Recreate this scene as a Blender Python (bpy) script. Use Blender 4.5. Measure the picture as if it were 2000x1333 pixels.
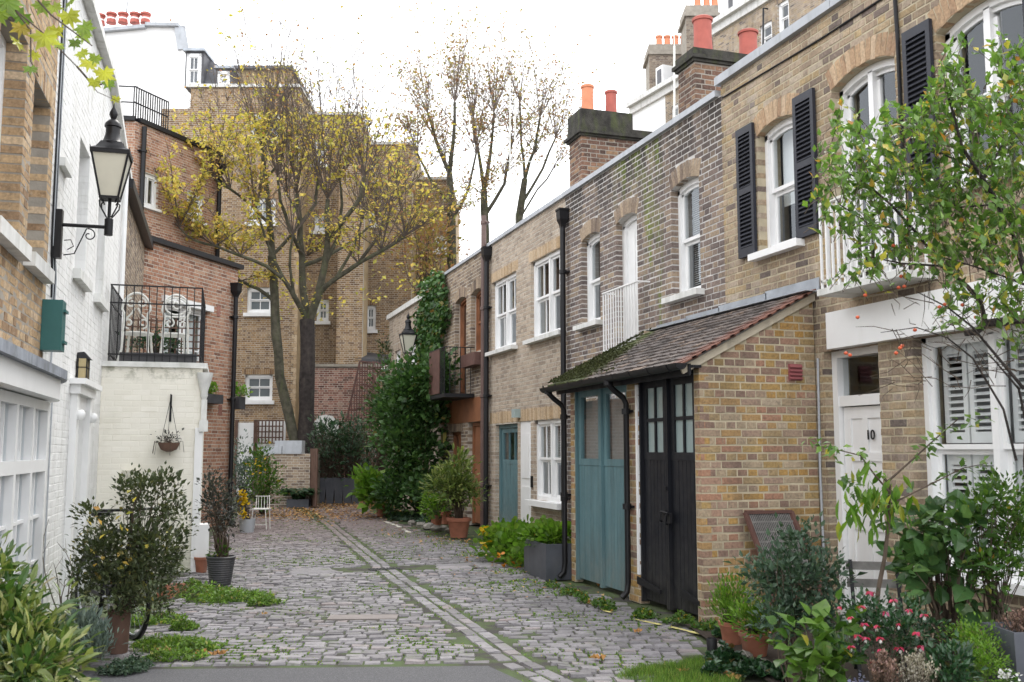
import bpy, math, random
import numpy as np
from mathutils import Vector, Matrix
random.seed(7); NR = np.random.RandomState(11)
for o in list(bpy.data.objects): bpy.data.objects.remove(o)
scene = bpy.context.scene; COL = scene.collection
# ------------------------------------------------------------------ camera, sky, sun, exposure
YAW = math.radians(18.246); PITCH = math.radians(6.217); CZ = 1.6; F = 1960.
cam = bpy.data.cameras.new('camera'); camo = bpy.data.objects.new('camera', cam); COL.objects.link(camo)
camo.location = (0, 0, CZ); camo.rotation_euler = (math.pi/2 + PITCH, 0, -YAW)
cam.sensor_width = 36; cam.lens = 36*F/2000; cam.clip_end = 800; cam.clip_start = .05
cam.dof.use_dof = True; cam.dof.focus_distance = 13.5; cam.dof.aperture_fstop = 5.6
scene.camera = camo
scene.render.resolution_x = 1024; scene.render.resolution_y = 682
w = bpy.data.worlds.new('World'); scene.world = w; w.use_nodes = True
nt = w.node_tree; nt.nodes.clear()
sky = nt.nodes.new('ShaderNodeTexSky'); sky.sky_type = 'NISHITA'; sky.sun_disc = False
SUN_EL, SUN_ROT = math.radians(48), math.radians(205)
sky.sun_elevation = SUN_EL; sky.sun_rotation = SUN_ROT; sky.dust_density = 3
hs = nt.nodes.new('ShaderNodeHueSaturation'); hs.inputs['Saturation'].default_value = .12
nt.links.new(sky.outputs[0], hs.inputs['Color'])
# a closed layer of thin bright cloud over the blue
cl = nt.nodes.new('ShaderNodeMixRGB'); cl.inputs[0].default_value = .82; cl.inputs[2].default_value = (16.2, 16.5, 17.0, 1)
nt.links.new(hs.outputs[0], cl.inputs[1])
bg = nt.nodes.new('ShaderNodeBackground'); bg.inputs[1].default_value = .125
nt.links.new(cl.outputs[0], bg.inputs[0])
wo = nt.nodes.new('ShaderNodeOutputWorld'); nt.links.new(bg.outputs[0], wo.inputs[0])
sun = bpy.data.lights.new('sun', 'SUN'); sun.energy = 1.3; sun.angle = math.radians(18); sun.color = (1, .96, .9)
suno = bpy.data.objects.new('sun', sun); COL.objects.link(suno)
suno.rotation_euler = (math.pi/2 - SUN_EL, 0, math.radians(200) - math.pi + math.radians(130))
vs = scene.view_settings; vs.view_transform = 'Standard'; vs.look = 'None'; vs.exposure = 0.53; vs.gamma = 1; vs.use_curve_mapping = False
scene.cycles.transparent_max_bounces = 12; scene.cycles.max_bounces = 6

# ------------------------------------------------------------------ pixel (2000 x 1333) -> place
def ray(px, py):
    a = (px-1000)/F; b = -(py-666.5)/F
    cp, sp = math.cos(PITCH), math.sin(PITCH)
    fw = cp - b*sp; up = sp + b*cp
    c, s = math.cos(YAW), math.sin(YAW)
    return Vector((a*c+fw*s, fw*c-a*s, up)), fw
def G(px, py, z=0.):
    r, f = ray(px, py); t = (z-CZ)/r.z
    return Vector((r.x*t, r.y*t, z))
def at(px, py, depth):
    r, f = ray(px, py); return Vector((0, 0, CZ)) + r*(depth/f)
def proj(p):
    c, s = math.cos(YAW), math.sin(YAW); a = p[0]*c-p[1]*s; f = p[0]*s+p[1]*c; u = p[2]-CZ
    cp, sp = math.cos(PITCH), math.sin(PITCH); fw = f*cp+u*sp; up = u*cp-f*sp
    if fw < .1: return -9999, -9999, fw
    return 1000+F*a/fw, 666.5-F*up/fw, fw

# ------------------------------------------------------------------ object helpers
def tag(o, label=None, cat=None, group=None, kind=None):
    if label: o['label'] = label
    if cat: o['category'] = cat
    if group: o['group'] = group
    if kind: o['kind'] = kind
    return o
def thing(name, label, cat, loc=(0, 0, 0), group=None):
    o = bpy.data.objects.new(name, None); COL.objects.link(o); o.location = loc; o.empty_display_size = .2
    return tag(o, label, cat, group)
def root_off(p):
    while p is not None and p.parent is not None: p = p.parent
    return Vector(p.location) if p is not None else Vector((0, 0, 0))
def link(name, me, parent=None, mat=None):
    o = bpy.data.objects.new(name, me); COL.objects.link(o)
    if parent is not None: o.parent = parent
    if mat is not None and len(me.materials) == 0: me.materials.append(mat)
    return o
class Fr:
    """a vertical wall frame: s along the wall, z up, d out of the wall"""
    def __init__(self, O, ang, side):
        a = math.radians(ang); self.O = Vector((O[0], O[1], 0)); self.u = Vector((math.sin(a), math.cos(a), 0))
        self.n = Vector((-math.cos(a), math.sin(a), 0)) if side == 'L' else Vector((math.cos(a), -math.sin(a), 0))
        self.flip = side != 'L'
    def pt(self, s, z, d=0.): return self.O + self.u*s + self.n*d + Vector((0, 0, z))
    def s_of(self, px, py, d=0.):
        r, f = ray(px, py); Ox, Oy = self.O.x+self.n.x*d, self.O.y+self.n.y*d
        det = r.x*(-self.u.y)+self.u.x*r.y; t = (Ox*(-self.u.y)+self.u.x*Oy)/det
        return (r.x*t-Ox)*self.u.x+(r.y*t-Oy)*self.u.y, CZ+r.z*t
WORLD = Fr((0, 0), 0, 'L')
class MB:
    def __init__(self): self.v = []; self.f = []; self.r = []
    def add(self, vs, fs, r=None):
        n = len(self.v); self.v += [tuple(p) for p in vs]
        for f in fs: self.f.append(tuple(i+n for i in f)); self.r.append(random.random() if r is None else r)
        return self
    def hexa(self, p, r=None, flip=False):     # p: bottom 4 (ccw from above), top 4
        fs = [(3, 2, 1, 0), (4, 5, 6, 7), (0, 1, 5, 4), (1, 2, 6, 5), (2, 3, 7, 6), (3, 0, 4, 7)]
        if flip: fs = [f[::-1] for f in fs]
        if r is None: r = random.random()
        return self.add(p, fs, r)
    def box(self, x0, x1, y0, y1, z0, z1, r=None):
        return self.hexa([(x0, y0, z0), (x1, y0, z0), (x1, y1, z0), (x0, y1, z0), (x0, y0, z1), (x1, y0, z1), (x1, y1, z1), (x0, y1, z1)], r)
    def fbox(self, fr, s0, s1, z0, z1, d0, d1, r=None):
        if s1 < s0: s0, s1 = s1, s0
        if d1 < d0: d0, d1 = d1, d0
        p = [fr.pt(s0, z0, d0), fr.pt(s1, z0, d0), fr.pt(s1, z0, d1), fr.pt(s0, z0, d1), fr.pt(s0, z1, d0), fr.pt(s1, z1, d0), fr.pt(s1, z1, d1), fr.pt(s0, z1, d1)]
        return self.hexa(p, r, fr.flip)
    def poly(self, fr, pts, d0, d1, r=None):    # prism from (s,z) outline
        n = len(pts); a = [fr.pt(s, z, d0) for s, z in pts]; b = [fr.pt(s, z, d1) for s, z in pts]
        fs = [tuple(range(n)), tuple(range(2*n-1, n-1, -1))] + [(i, i+n, (i+1) % n+n, (i+1) % n) for i in range(n)]
        return self.add(a+b, fs, random.random() if r is None else r)
    def beam(self, a, b, w, h=None, r=None):
        a = Vector(a); b = Vector(b); h = h or w; t = (b-a).normalized()
        up = Vector((0, 0, 1)) if abs(t.z) < .95 else Vector((0, 1, 0))
        x = t.cross(up).normalized()*w/2; y = x.cross(t).normalized()*h/2
        p = [a-x-y, a+x-y, b+x-y, b-x-y, a-x+y, a+x+y, b+x+y, b-x+y]
        return self.hexa(p, r)
    def tube(self, pts, rad, n=8, cap=True, r=None):
        pts = [Vector(p) for p in pts]; m = len(pts)
        if not hasattr(rad, '__len__'): rad = [rad]*m
        t0 = (pts[1]-pts[0]).normalized(); x = t0.cross(Vector((0, 0, 1)) if abs(t0.z) < .9 else Vector((1, 0, 0))).normalized()
        vs = []
        for i in range(m):
            t = (pts[min(i+1, m-1)]-pts[max(i-1, 0)])
            t = t.normalized() if t.length > 1e-9 else t0
            x = (x - t*x.dot(t)); x = x.normalized() if x.length > 1e-6 else t.orthogonal().normalized(); y = t.cross(x)
            for k in range(n):
                a = 2*math.pi*k/n; vs.append(pts[i]+(x*math.cos(a)+y*math.sin(a))*rad[i])
        fs = [(i*n+k, i*n+(k+1) % n, (i+1)*n+(k+1) % n, (i+1)*n+k) for i in range(m-1) for k in range(n)]
        if cap: fs += [tuple(range(n-1, -1, -1)), tuple((m-1)*n+k for k in range(n))]
        return self.add(vs, fs, random.random() if r is None else r)
    def lathe(self, prof, c=(0, 0, 0), n=20, r=None, sq=None, rot=0.):
        vs = []
        for (rr, z) in prof:
            for k in range(n):
                a = 2*math.pi*k/n+rot; vs.append((c[0]+rr*math.cos(a), c[1]+rr*math.sin(a), c[2]+z))
        m = len(prof); fs = [(i*n+k, i*n+(k+1) % n, (i+1)*n+(k+1) % n, (i+1)*n+k) for i in range(m-1) for k in range(n)]
        fs += [tuple(range(n-1, -1, -1)), tuple((m-1)*n+k for k in range(n))]
        return self.add(vs, fs, random.random() if r is None else r)
    def build(self, name, mat, parent=None, smooth=False, kind=None, label=None):
        off = root_off(parent) if parent is not None else Vector((0, 0, 0))
        me = bpy.data.meshes.new(name)
        me.from_pydata([(x-off.x, y-off.y, z-off.z) for x, y, z in self.v], [], self.f)
        a = me.attributes.new('rnd', 'FLOAT', 'FACE'); a.data.foreach_set('value', self.r)
        if smooth: me.polygons.foreach_set('use_smooth', [True]*len(self.f)); me.set_sharp_from_angle(angle=math.radians(40))
        o = link(name, me, parent, mat)
        if kind: o['kind'] = kind
        if label: o['label'] = label
        return o
def mesh_np(name, V, Fq, rnd, mat, smooth=False):
    """V (n,3), Fq (m,k) all faces k-gons, rnd (m,)"""
    me = bpy.data.meshes.new(name); m, k = Fq.shape
    me.vertices.add(len(V)); me.vertices.foreach_set('co', np.asarray(V, np.float32).ravel())
    me.loops.add(m*k); me.loops.foreach_set('vertex_index', Fq.astype(np.int32).ravel())
    me.polygons.add(m); me.polygons.foreach_set('loop_start', np.arange(0, m*k, k, dtype=np.int32))
    me.update(calc_edges=True)
    a = me.attributes.new('rnd', 'FLOAT', 'FACE'); a.data.foreach_set('value', np.asarray(rnd, np.float32))
    me.polygons.foreach_set('use_smooth', np.full(m, bool(smooth)))
    me.materials.append(mat)
    return me

# ------------------------------------------------------------------ materials
def newmat(name):
    m = bpy.data.materials.new(name); m.use_nodes = True; nt = m.node_tree
    return m, nt, nt.nodes['Principled BSDF'], nt.nodes['Material Output']
def N(nt, t, **k):
    n = nt.nodes.new(t)
    for a, b in k.items():
        if a in n.inputs: n.inputs[a].default_value = b
        else: setattr(n, a, b)
    return n
def ramp(nt, fac, stops, interp='LINEAR'):
    r = nt.nodes.new('ShaderNodeValToRGB'); r.color_ramp.interpolation = interp
    e = r.color_ramp.elements
    while len(e) < len(stops): e.new(.5)
    for i, (p, c) in enumerate(stops):
        e[i].position = p; e[i].color = (c[0], c[1], c[2], 1) if hasattr(c, '__len__') else (c, c, c, 1)
    nt.links.new(fac, r.inputs[0]); return r.outputs[0]
def noise(nt, scale, detail=3., vec=None, rough=.55, sx=None):
    n = N(nt, 'ShaderNodeTexNoise'); n.inputs['Scale'].default_value = scale; n.inputs['Detail'].default_value = detail; n.inputs['Roughness'].default_value = rough
    g = N(nt, 'ShaderNodeNewGeometry').outputs['Position'] if vec is None else vec
    if sx:
        mp = N(nt, 'ShaderNodeMapping'); mp.inputs['Scale'].default_value = sx; nt.links.new(g, mp.inputs[0]); g = mp.outputs[0]
    nt.links.new(g, n.inputs['Vector']); return n.outputs['Fac']
def mix(nt, fac, a, b, mode='MIX'):
    m = nt.nodes.new('ShaderNodeMixRGB'); m.blend_type = mode
    for i, v in ((0, fac), (1, a), (2, b)):
        if hasattr(v, 'is_output'): nt.links.new(v, m.inputs[i])
        elif i == 0: m.inputs[0].default_value = v
        else: m.inputs[i].default_value = (v[0], v[1], v[2], 1)
    return m.outputs[0]
def mth(nt, op, a, b=None, clamp=False):
    m = nt.nodes.new('ShaderNodeMath'); m.operation = op; m.use_clamp = clamp
    for i, v in ((0, a), (1, b)):
        if v is None: continue
        if hasattr(v, 'is_output'): nt.links.new(v, m.inputs[i])
        else: m.inputs[i].default_value = v
    return m.outputs[0]
def bump(nt, bs, h, strength=.4, dist=.01):
    b = N(nt, 'ShaderNodeBump'); b.inputs['Strength'].default_value = strength; b.inputs['Distance'].default_value = dist
    nt.links.new(h, b.inputs['Height']); nt.links.new(b.outputs[0], bs.inputs['Normal'])
def attr(nt, name='rnd'):
    a = N(nt, 'ShaderNodeAttribute'); a.attribute_name = name; return a.outputs['Fac']
def xyz(nt):
    s = N(nt, 'ShaderNodeSeparateXYZ'); nt.links.new(N(nt, 'ShaderNodeNewGeometry').outputs['Position'], s.inputs[0]); return s.outputs

def plain(name, col, rough=.6, var=.12, scale=6., bmp=.15, metal=0., bdist=.004, spec=.4, dirt=0., dirtcol=(.05, .045, .035)):
    m, nt, bs, out = newmat(name)
    n1 = noise(nt, scale, 4); n2 = noise(nt, scale*7, 3)
    lo = [c*(1-var) for c in col]; hi = [min(1, c*(1+var)) for c in col]
    c = ramp(nt, n1, [(.3, lo), (.7, hi)])
    if dirt: c = mix(nt, ramp(nt, noise(nt, 2.3, 5, sx=(3, 3, .7)), [(.52, 0), (.78, dirt)]), c, dirtcol)
    nt.links.new(c, bs.inputs['Base Color']); bs.inputs['Roughness'].default_value = rough; bs.inputs['Metallic'].default_value = metal
    bs.inputs['Specular IOR Level'].default_value = spec
    if bmp: bump(nt, bs, n2, bmp, bdist)
    return m
def brickmat(name, palette, soot=.5, sootcol=(.05, .045, .042), streak=.3, grain=.35, extra=None, eff=None, smear=(.44, .38, .30)):
    m, nt, bs, out = newmat(name)
    c = ramp(nt, attr(nt), palette)
    c = mix(nt, ramp(nt, noise(nt, 21, 5, rough=.7), [(.56, 0), (.70, .55)]), c, smear)          # lime smeared over the arrises
    c = mix(nt, ramp(nt, noise(nt, 13, 4), [(.58, 0), (.68, .35)]), c, (.09, .075, .065))       # burnt and weathered spots
    g = noise(nt, 38, 4); c = mix(nt, 1, c, ramp(nt, g, [(.3, (.72, .72, .72)), (.72, (1.22, 1.22, 1.22))]), 'MULTIPLY')
    big = noise(nt, .9, 5, rough=.65); c = mix(nt, ramp(nt, big, [(.46, 0), (.75, soot)]), c, sootcol)
    if streak: c = mix(nt, ramp(nt, noise(nt, 1.6, 5, sx=(1.6, 1.6, .35)), [(.5, 0), (.75, streak)]), c, sootcol)
    if eff: c = mix(nt, ramp(nt, noise(nt, 1.3, 5, rough=.7), [(.55, 0), (.75, eff)]), c, (.55, .5, .45))
    if extra: c = extra(nt, c)
    nt.links.new(c, bs.inputs['Base Color']); bs.inputs['Roughness'].default_value = .9; bs.inputs['Specular IOR Level'].default_value = .2
    bump(nt, bs, mix(nt, .6, noise(nt, 45, 4), noise(nt, 160, 3)), grain*1.1, .006)
    return m
def leafmat(name, stops, rough=.45, trans=.35, spec=.3, k=.66):
    m, nt, bs, out = newmat(name); trans *= .75
    c = ramp(nt, attr(nt), [(p, [v*k for v in q]) for p, q in stops])
    c = mix(nt, 1, c, ramp(nt, noise(nt, 9, 3), [(.3, (.6, .6, .62)), (.7, (1.25, 1.25, 1.2))]), 'MULTIPLY')
    c = mix(nt, ramp(nt, noise(nt, 45, 3), [(.62, 0), (.72, .5)]), c, (.20, .15, .05))
    nt.links.new(c, bs.inputs['Base Color']); bs.inputs['Roughness'].default_value = rough; bs.inputs['Specular IOR Level'].default_value = spec
    tr = N(nt, 'ShaderNodeBsdfTranslucent'); nt.links.new(mix(nt, 1, c, (1.5, 1.6, .8), 'MULTIPLY'), tr.inputs[0])
    ms = N(nt, 'ShaderNodeMixShader'); ms.inputs[0].default_value = trans
    nt.links.new(bs.outputs[0], ms.inputs[1]); nt.links.new(tr.outputs[0], ms.inputs[2]); nt.links.new(ms.outputs[0], out.inputs[0])
    return m
M = {}
def weathered(name, col, worn, spec=.4):
    # old gloss paint: faint grain, faded patches, chips and road dirt thrown up along the bottom
    m, nt, bs, out = newmat(name); z = xyz(nt)['Z']
    c = ramp(nt, noise(nt, 2.2, 5, sx=(4, 4, .5)), [(.3, [v*.8 for v in col]), (.7, [min(1, v*1.22) for v in col])])
    low = mth(nt, 'MULTIPLY', mth(nt, 'SUBTRACT', .75, z), 1.25, True)
    c = mix(nt, mth(nt, 'MULTIPLY', low, ramp(nt, noise(nt, 9, 6, rough=.7, sx=(1, 1, .6)), [(.35, .1), (.7, .9)])), c, worn)
    c = mix(nt, ramp(nt, noise(nt, 34, 5, rough=.75), [(.69, 0), (.73, .7)]), c, [v*1.6 for v in worn])
    nt.links.new(c, bs.inputs['Base Color']); nt.links.new(ramp(nt, noise(nt, 6, 4), [(.3, .32), (.7, .6)]), bs.inputs['Roughness']); bs.inputs['Specular IOR Level'].default_value = spec
    bump(nt, bs, noise(nt, 60, 4, sx=(1, 1, .06)), .25, .004); return m
# brick palettes: London stock yellows, browns, purples
M['stock'] = brickmat('stock_brick', [(0, (.14, .115, .105)), (.07, (.20, .155, .13)), (.16, (.31, .235, .17)), (.35, (.39, .295, .20)), (.55, (.40, .315, .235)), (.7, (.42, .31, .17)), (.85, (.34, .26, .195)), (1, (.46, .38, .29))], soot=.6, streak=.5, eff=.35, smear=(.38, .33, .27))
M['shedbrick'] = brickmat('yellow_stock_brick', [(0, (.17, .13, .11)), (.05, (.27, .18, .14)), (.15, (.38, .21, .14)), (.32, (.36, .25, .19)), (.45, (.38, .28, .20)), (.6, (.45, .265, .085)), (.78, (.41, .29, .13)), (.9, (.36, .27, .17)), (1, (.47, .38, .28))], soot=.55, streak=.45, grain=.5, smear=(.38, .32, .22))
def mossy(nt, c):
    x = xyz(nt)
    y, z = x['Y'], x['Z']
    # two green streaks running down from the parapet where water spills
    def band(y0, w, zlo, st):
        a = mth(nt, 'SUBTRACT', y, y0); a = mth(nt, 'ABSOLUTE', a); a = mth(nt, 'DIVIDE', a, w); a = mth(nt, 'SUBTRACT', 1, a, True)
        b = mth(nt, 'SUBTRACT', z, zlo); b = mth(nt, 'MULTIPLY', b, 1.1, True)
        return mth(nt, 'MULTIPLY', mth(nt, 'MULTIPLY', a, b), st)
    a = mth(nt, 'ADD', band(12.1, .22, 3.4, 1.3), band(12.75, .75, 4.85, 1.2))
    a = mth(nt, 'ADD', a, band(11.8, .13, 2.6, 1.3))
    n = noise(nt, 7, 5, sx=(1, 1, .3)); a = mth(nt, 'MULTIPLY', a, ramp(nt, n, [(.42, 0), (.62, .8)]), True)
    d = mth(nt, 'SUBTRACT', z, 4.7); d = mth(nt, 'MULTIPLY', d, 1.05, True)
    d = mth(nt, 'MULTIPLY', d, ramp(nt, noise(nt, 1.5, 5, sx=(1.5, 1.5, .4)), [(.34, .1), (.54, .95)]), True)
    c = mix(nt, d, c, (.045, .04, .038))
    return mix(nt, a, c, (.13, .17, .025))
M['darkbrick'] = brickmat('purple_brown_brick', [(0, (.13, .105, .10)), (.25, (.185, .145, .13)), (.55, (.235, .18, .155)), (.75, (.28, .215, .165)), (.92, (.32, .245, .18)), (1, (.38, .295, .205))], soot=.35, streak=.2, extra=mossy)
M['tanbrick'] = brickmat('tan_brick', [(0, (.31, .25, .20)), (.3, (.42, .34, .27)), (.7, (.47, .385, .30)), (1, (.51, .43, .35))], soot=.3, streak=.25, eff=.25)
M['brownbrick'] = brickmat('brown_brick', [(0, (.15, .11, .09)), (.4, (.30, .23, .17)), (1, (.40, .31, .22))], soot=.5, streak=.3)
M['soldier'] = brickmat('orange_rubbed_brick', [(0, (.34, .22, .14)), (.5, (.46, .32, .20)), (1, (.52, .39, .27))], soot=.2, streak=.1)
M['soldiertan'] = brickmat('yellow_rubbed_brick', [(0, (.38, .27, .16)), (.5, (.50, .37, .24)), (1, (.55, .43, .30))], soot=.2, streak=.1)
M['yellowfar'] = brickmat('yellow_brick_in_shade', [(0, (.17, .10, .06)), (.3, (.29, .185, .10)), (.7, (.37, .24, .125)), (1, (.40, .28, .17))], soot=.4, streak=.45, smear=(.34, .27, .18))  # palette darkened: shade of the plane tree is put into the brick colours
M['redbrick'] = brickmat('orange_red_brick', [(0, (.20, .10, .07)), (.2, (.34, .17, .11)), (.7, (.42, .225, .145)), (1, (.46, .29, .20))], soot=.25, streak=.25, eff=.12)
M['redold'] = brickmat('old_red_brick', [(0, (.12, .06, .05)), (.4, (.28, .13, .10)), (.8, (.36, .18, .14)), (1, (.42, .28, .22))], soot=.35, streak=.3)
M['leftbrick'] = brickmat('sandy_brick', [(0, (.28, .18, .11)), (.3, (.44, .30, .17)), (.7, (.52, .37, .22)), (1, (.55, .42, .29))], soot=.2, streak=.2)
M['chimbrick'] = brickmat('sooty_brick', [(0, (.08, .05, .04)), (.4, (.17, .095, .07)), (.8, (.25, .14, .09)), (1, (.31, .20, .12))], soot=.75, streak=.3)
def paintedbrick(name, col, dirtcol=(.30, .29, .24), dirt=.5):
    m, nt, bs, out = newmat(name)
    c = ramp(nt, attr(nt), [(0, [x*.93 for x in col]), (1, col)])
    c = mix(nt, ramp(nt, noise(nt, 2.1, 6, rough=.65, sx=(3, 3, .45)), [(.5, 0), (.8, dirt)]), c, dirtcol)
    low = mth(nt, 'MULTIPLY', mth(nt, 'SUBTRACT', .8, xyz(nt)['Z']), 1.1, True); c = mix(nt, mth(nt, 'MULTIPLY', low, ramp(nt, noise(nt, 5, 6, rough=.7), [(.4, 0), (.65, .55)])), c, (.28, .31, .20))
    c = mix(nt, ramp(nt, noise(nt, 14, 5), [(.66, 0), (.8, dirt)]), c, dirtcol)
    nt.links.new(c, bs.inputs['Base Color']); bs.inputs['Roughness'].default_value = .6; bs.inputs['Specular IOR Level'].default_value = .3
    bump(nt, bs, mix(nt, .6, noise(nt, 40, 4), noise(nt, 140, 3)), .4, .005)
    return m
M['whitebrick'] = paintedbrick('white_painted_brick', (.80, .80, .79))
def topmoss(nt, c):
    z = xyz(nt)['Z']; d = mth(nt, 'SUBTRACT', z, 2.45); d = mth(nt, 'MULTIPLY', d, 3.5, True)
    return mix(nt, mth(nt, 'MULTIPLY', d, ramp(nt, noise(nt, 6, 6, rough=.7), [(.5, 0), (.62, .85)])), c, (.22, .22, .15))
m, nt_, bs_, out_ = newmat('cream_painted_brick'); M['creambrick'] = m
c_ = ramp(nt_, attr(nt_), [(0, (.77, .74, .65)), (1, (.82, .79, .71))])
c_ = mix(nt_, ramp(nt_, noise(nt_, 1.6, 6, sx=(1.5, 1.5, .7)), [(.48, 0), (.75, .45)]), c_, (.55, .52, .42)); c_ = topmoss(nt_, c_)
low_ = mth(nt_, 'MULTIPLY', mth(nt_, 'SUBTRACT', .9, xyz(nt_)['Z']), 1.1, True); c_ = mix(nt_, mth(nt_, 'MULTIPLY', low_, ramp(nt_, noise(nt_, 5, 6, rough=.7), [(.38, 0), (.65, .6)])), c_, (.28, .31, .19))
nt_.links.new(c_, bs_.inputs['Base Color']); bs_.inputs['Roughness'].default_value = .6
bump(nt_, bs_, mix(nt_, .6, noise(nt_, 40, 4), noise(nt_, 140, 3)), .4, .005)
for k, c in dict(mortar=(.46, .42, .36), mortar_white=(.52, .50, .48), mortar_dark=(.30, .27, .23), mortar_yellow=(.45, .39, .28)).items():
    M[k] = plain(k, c, .95, .2, 5, .5, bdist=.006)
M['mortar_moss'] = M['mortar_white']
M['white'] = plain('white_gloss_paint', (.80, .80, .80), .35, .03, 4, .05, dirt=.12, dirtcol=(.45, .43, .38))
M['stone'] = plain('white_stone', (.66, .66, .64), .7, .1, 8, .3, dirt=.5, dirtcol=(.25, .25, .2))
M['render'] = plain('white_render', (.84, .84, .84), .85, .03, 2, .2, dirt=.08, dirtcol=(.4, .4, .4))
M['lead'] = plain('lead_flashing', (.36, .39, .43), .5, .18, 5, .25, metal=.3, dirt=.3, dirtcol=(.5, .5, .5))
M['coping'] = plain('grey_coping', (.40, .42, .45), .6, .12, 3, .2, dirt=.4, dirtcol=(.15, .15, .14))
M['black'] = plain('black_gloss_paint', (.010, .010, .012), .4, .2, 8, .1, spec=.3)
M['shutter'] = plain('charcoal_paint', (.026, .028, .038), .5, .15, 8, .1, spec=.3)
M['brownpipe'] = plain('brown_paint', (.12, .075, .065), .45, .15, 6, .1)
M['teal'] = weathered('teal_paint', (.10, .185, .205), (.19, .20, .18))
M['blackdoor'] = weathered('black_door_paint', (.011, .012, .016), (.055, .052, .047), .25)
M['wood'] = plain('varnished_wood', (.25, .105, .05), .5, .25, 3, .2)
M['barge'] = plain('painted_barge_board', (.52, .46, .36), .7, .15, 5, .2, dirt=.4)
M['darkin'] = plain('dark_interior', (.05, .05, .05), .9, .1, 2, 0)
M['room'] = plain('room_wall', (.25, .25, .25), .9, .1, 2, 0)
M['blind'] = plain('pale_blind', (.72, .74, .74), .8, .03, 3, 0)
M['iron'] = plain('black_iron', (.012, .012, .014), .55, .2, 20, .3, spec=.3)
M['whiteiron'] = plain('white_painted_iron', (.70, .70, .66), .55, .12, 20, .3, dirt=.3, dirtcol=(.3, .2, .12))
M['terracotta'] = plain('terracotta', (.33, .13, .08), .8, .2, 7, .3, dirt=.35, dirtcol=(.35, .3, .25))
M['potred'] = plain('chimney_pot_red', (.40, .11, .085), .75, .15, 5, .2, dirt=.5, dirtcol=(.12, .05, .05))
M['potorange'] = plain('chimney_pot_orange', (.62, .24, .13), .75, .12, 5, .2, dirt=.3, dirtcol=(.3, .12, .08))
M['slate'] = plain('slate', (.10, .10, .11), .6, .25, 3, .3)
M['asphalt_roof'] = plain('felt_roof', (.07, .07, .075), .85, .2, 2, .3)
M['graypot'] = plain('charcoal_pot', (.055, .055, .06), .55, .2, 9, .15, dirt=.4, dirtcol=(.14, .13, .12))
M['plantergrey'] = plain('grey_zinc_planter', (.075, .08, .095), .5, .2, 4, .1, dirt=.35, dirtcol=(.14, .14, .14))
M['soil'] = plain('potting_soil', (.035, .025, .018), .95, .3, 30, .8)
M['green_box'] = plain('green_plastic', (.03, .12, .115), .5, .1, 5, .05)
M['bark'] = plain('mossy_bark', (.075, .07, .05), .95, .5, 6, 1.0, bdist=.03, dirt=.75, dirtcol=(.075, .10, .03))
M['barkdark'] = plain('dark_bark', (.035, .028, .026), .9, .5, 8, 1.0, bdist=.03, dirt=.4, dirtcol=(.12, .10, .08))
M['stem'] = plain('twig', (.07, .05, .035), .8, .3, 10, .3)
M['stempale'] = plain('grey_twig', (.20, .17, .14), .8, .3, 10, .3)
M['greenstem'] = plain('green_stem', (.10, .14, .05), .7, .3, 10, .1)
M['redplastic'] = plain('maroon_plastic', (.28, .09, .095), .5, .1, 6, .05)
M['rust'] = plain('rust_brown_paint', (.11, .055, .045), .6, .25, 10, .3)
M['greywood'] = plain('weathered_wood', (.22, .21, .20), .85, .25, 12, .4)
M['brownwood'] = plain('brown_stained_wood', (.13, .075, .055), .8, .25, 5, .3)
M['berry'] = plain('red_fruit', (.55, .10, .04), .4, .2, 30, 0)
M['rock'] = plain('garden_stone', (.28, .26, .23), .9, .3, 7, .8, bdist=.03, dirt=.5, dirtcol=(.08, .10, .04))
# glass: clear pane with a sharp reflection
m, nt_, bs_, out_ = newmat('window_glass'); M['glass'] = m
gl = N(nt_, 'ShaderNodeBsdfGlossy'); gl.inputs['Roughness'].default_value = .02; gl.inputs[0].default_value = (.9, .95, 1, 1)
tr = N(nt_, 'ShaderNodeBsdfTransparent'); tr.inputs[0].default_value = (.88, .90, .90, 1)
fz = N(nt_, 'ShaderNodeLayerWeight'); fz.inputs[0].default_value = .5
fa = mth(nt_, 'ADD', mth(nt_, 'MULTIPLY', mth(nt_, 'POWER', fz.outputs['Facing'], 4.), .85), .07, True)
ms = N(nt_, 'ShaderNodeMixShader'); nt_.links.new(fa, ms.inputs[0]); nt_.links.new(tr.outputs[0], ms.inputs[1]); nt_.links.new(gl.outputs[0], ms.inputs[2]); nt_.links.new(ms.outputs[0], out_.inputs[0])
M['dim_curtain'] = plain('dim_curtain', (.26, .26, .25), .8, .1, 3, 0)
M['frost'] = plain('frosted_pane', (.30, .38, .38), .12, .08, 2, 0, spec=.8)
M['farglass'] = plain('far_window_glass', (.13, .15, .16), .08, .15, 1.2, 0, spec=.9)
M['lampglass'] = plain('opal_lamp_glass', (.62, .60, .50), .3, .06, 5, 0, spec=.6)
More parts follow.
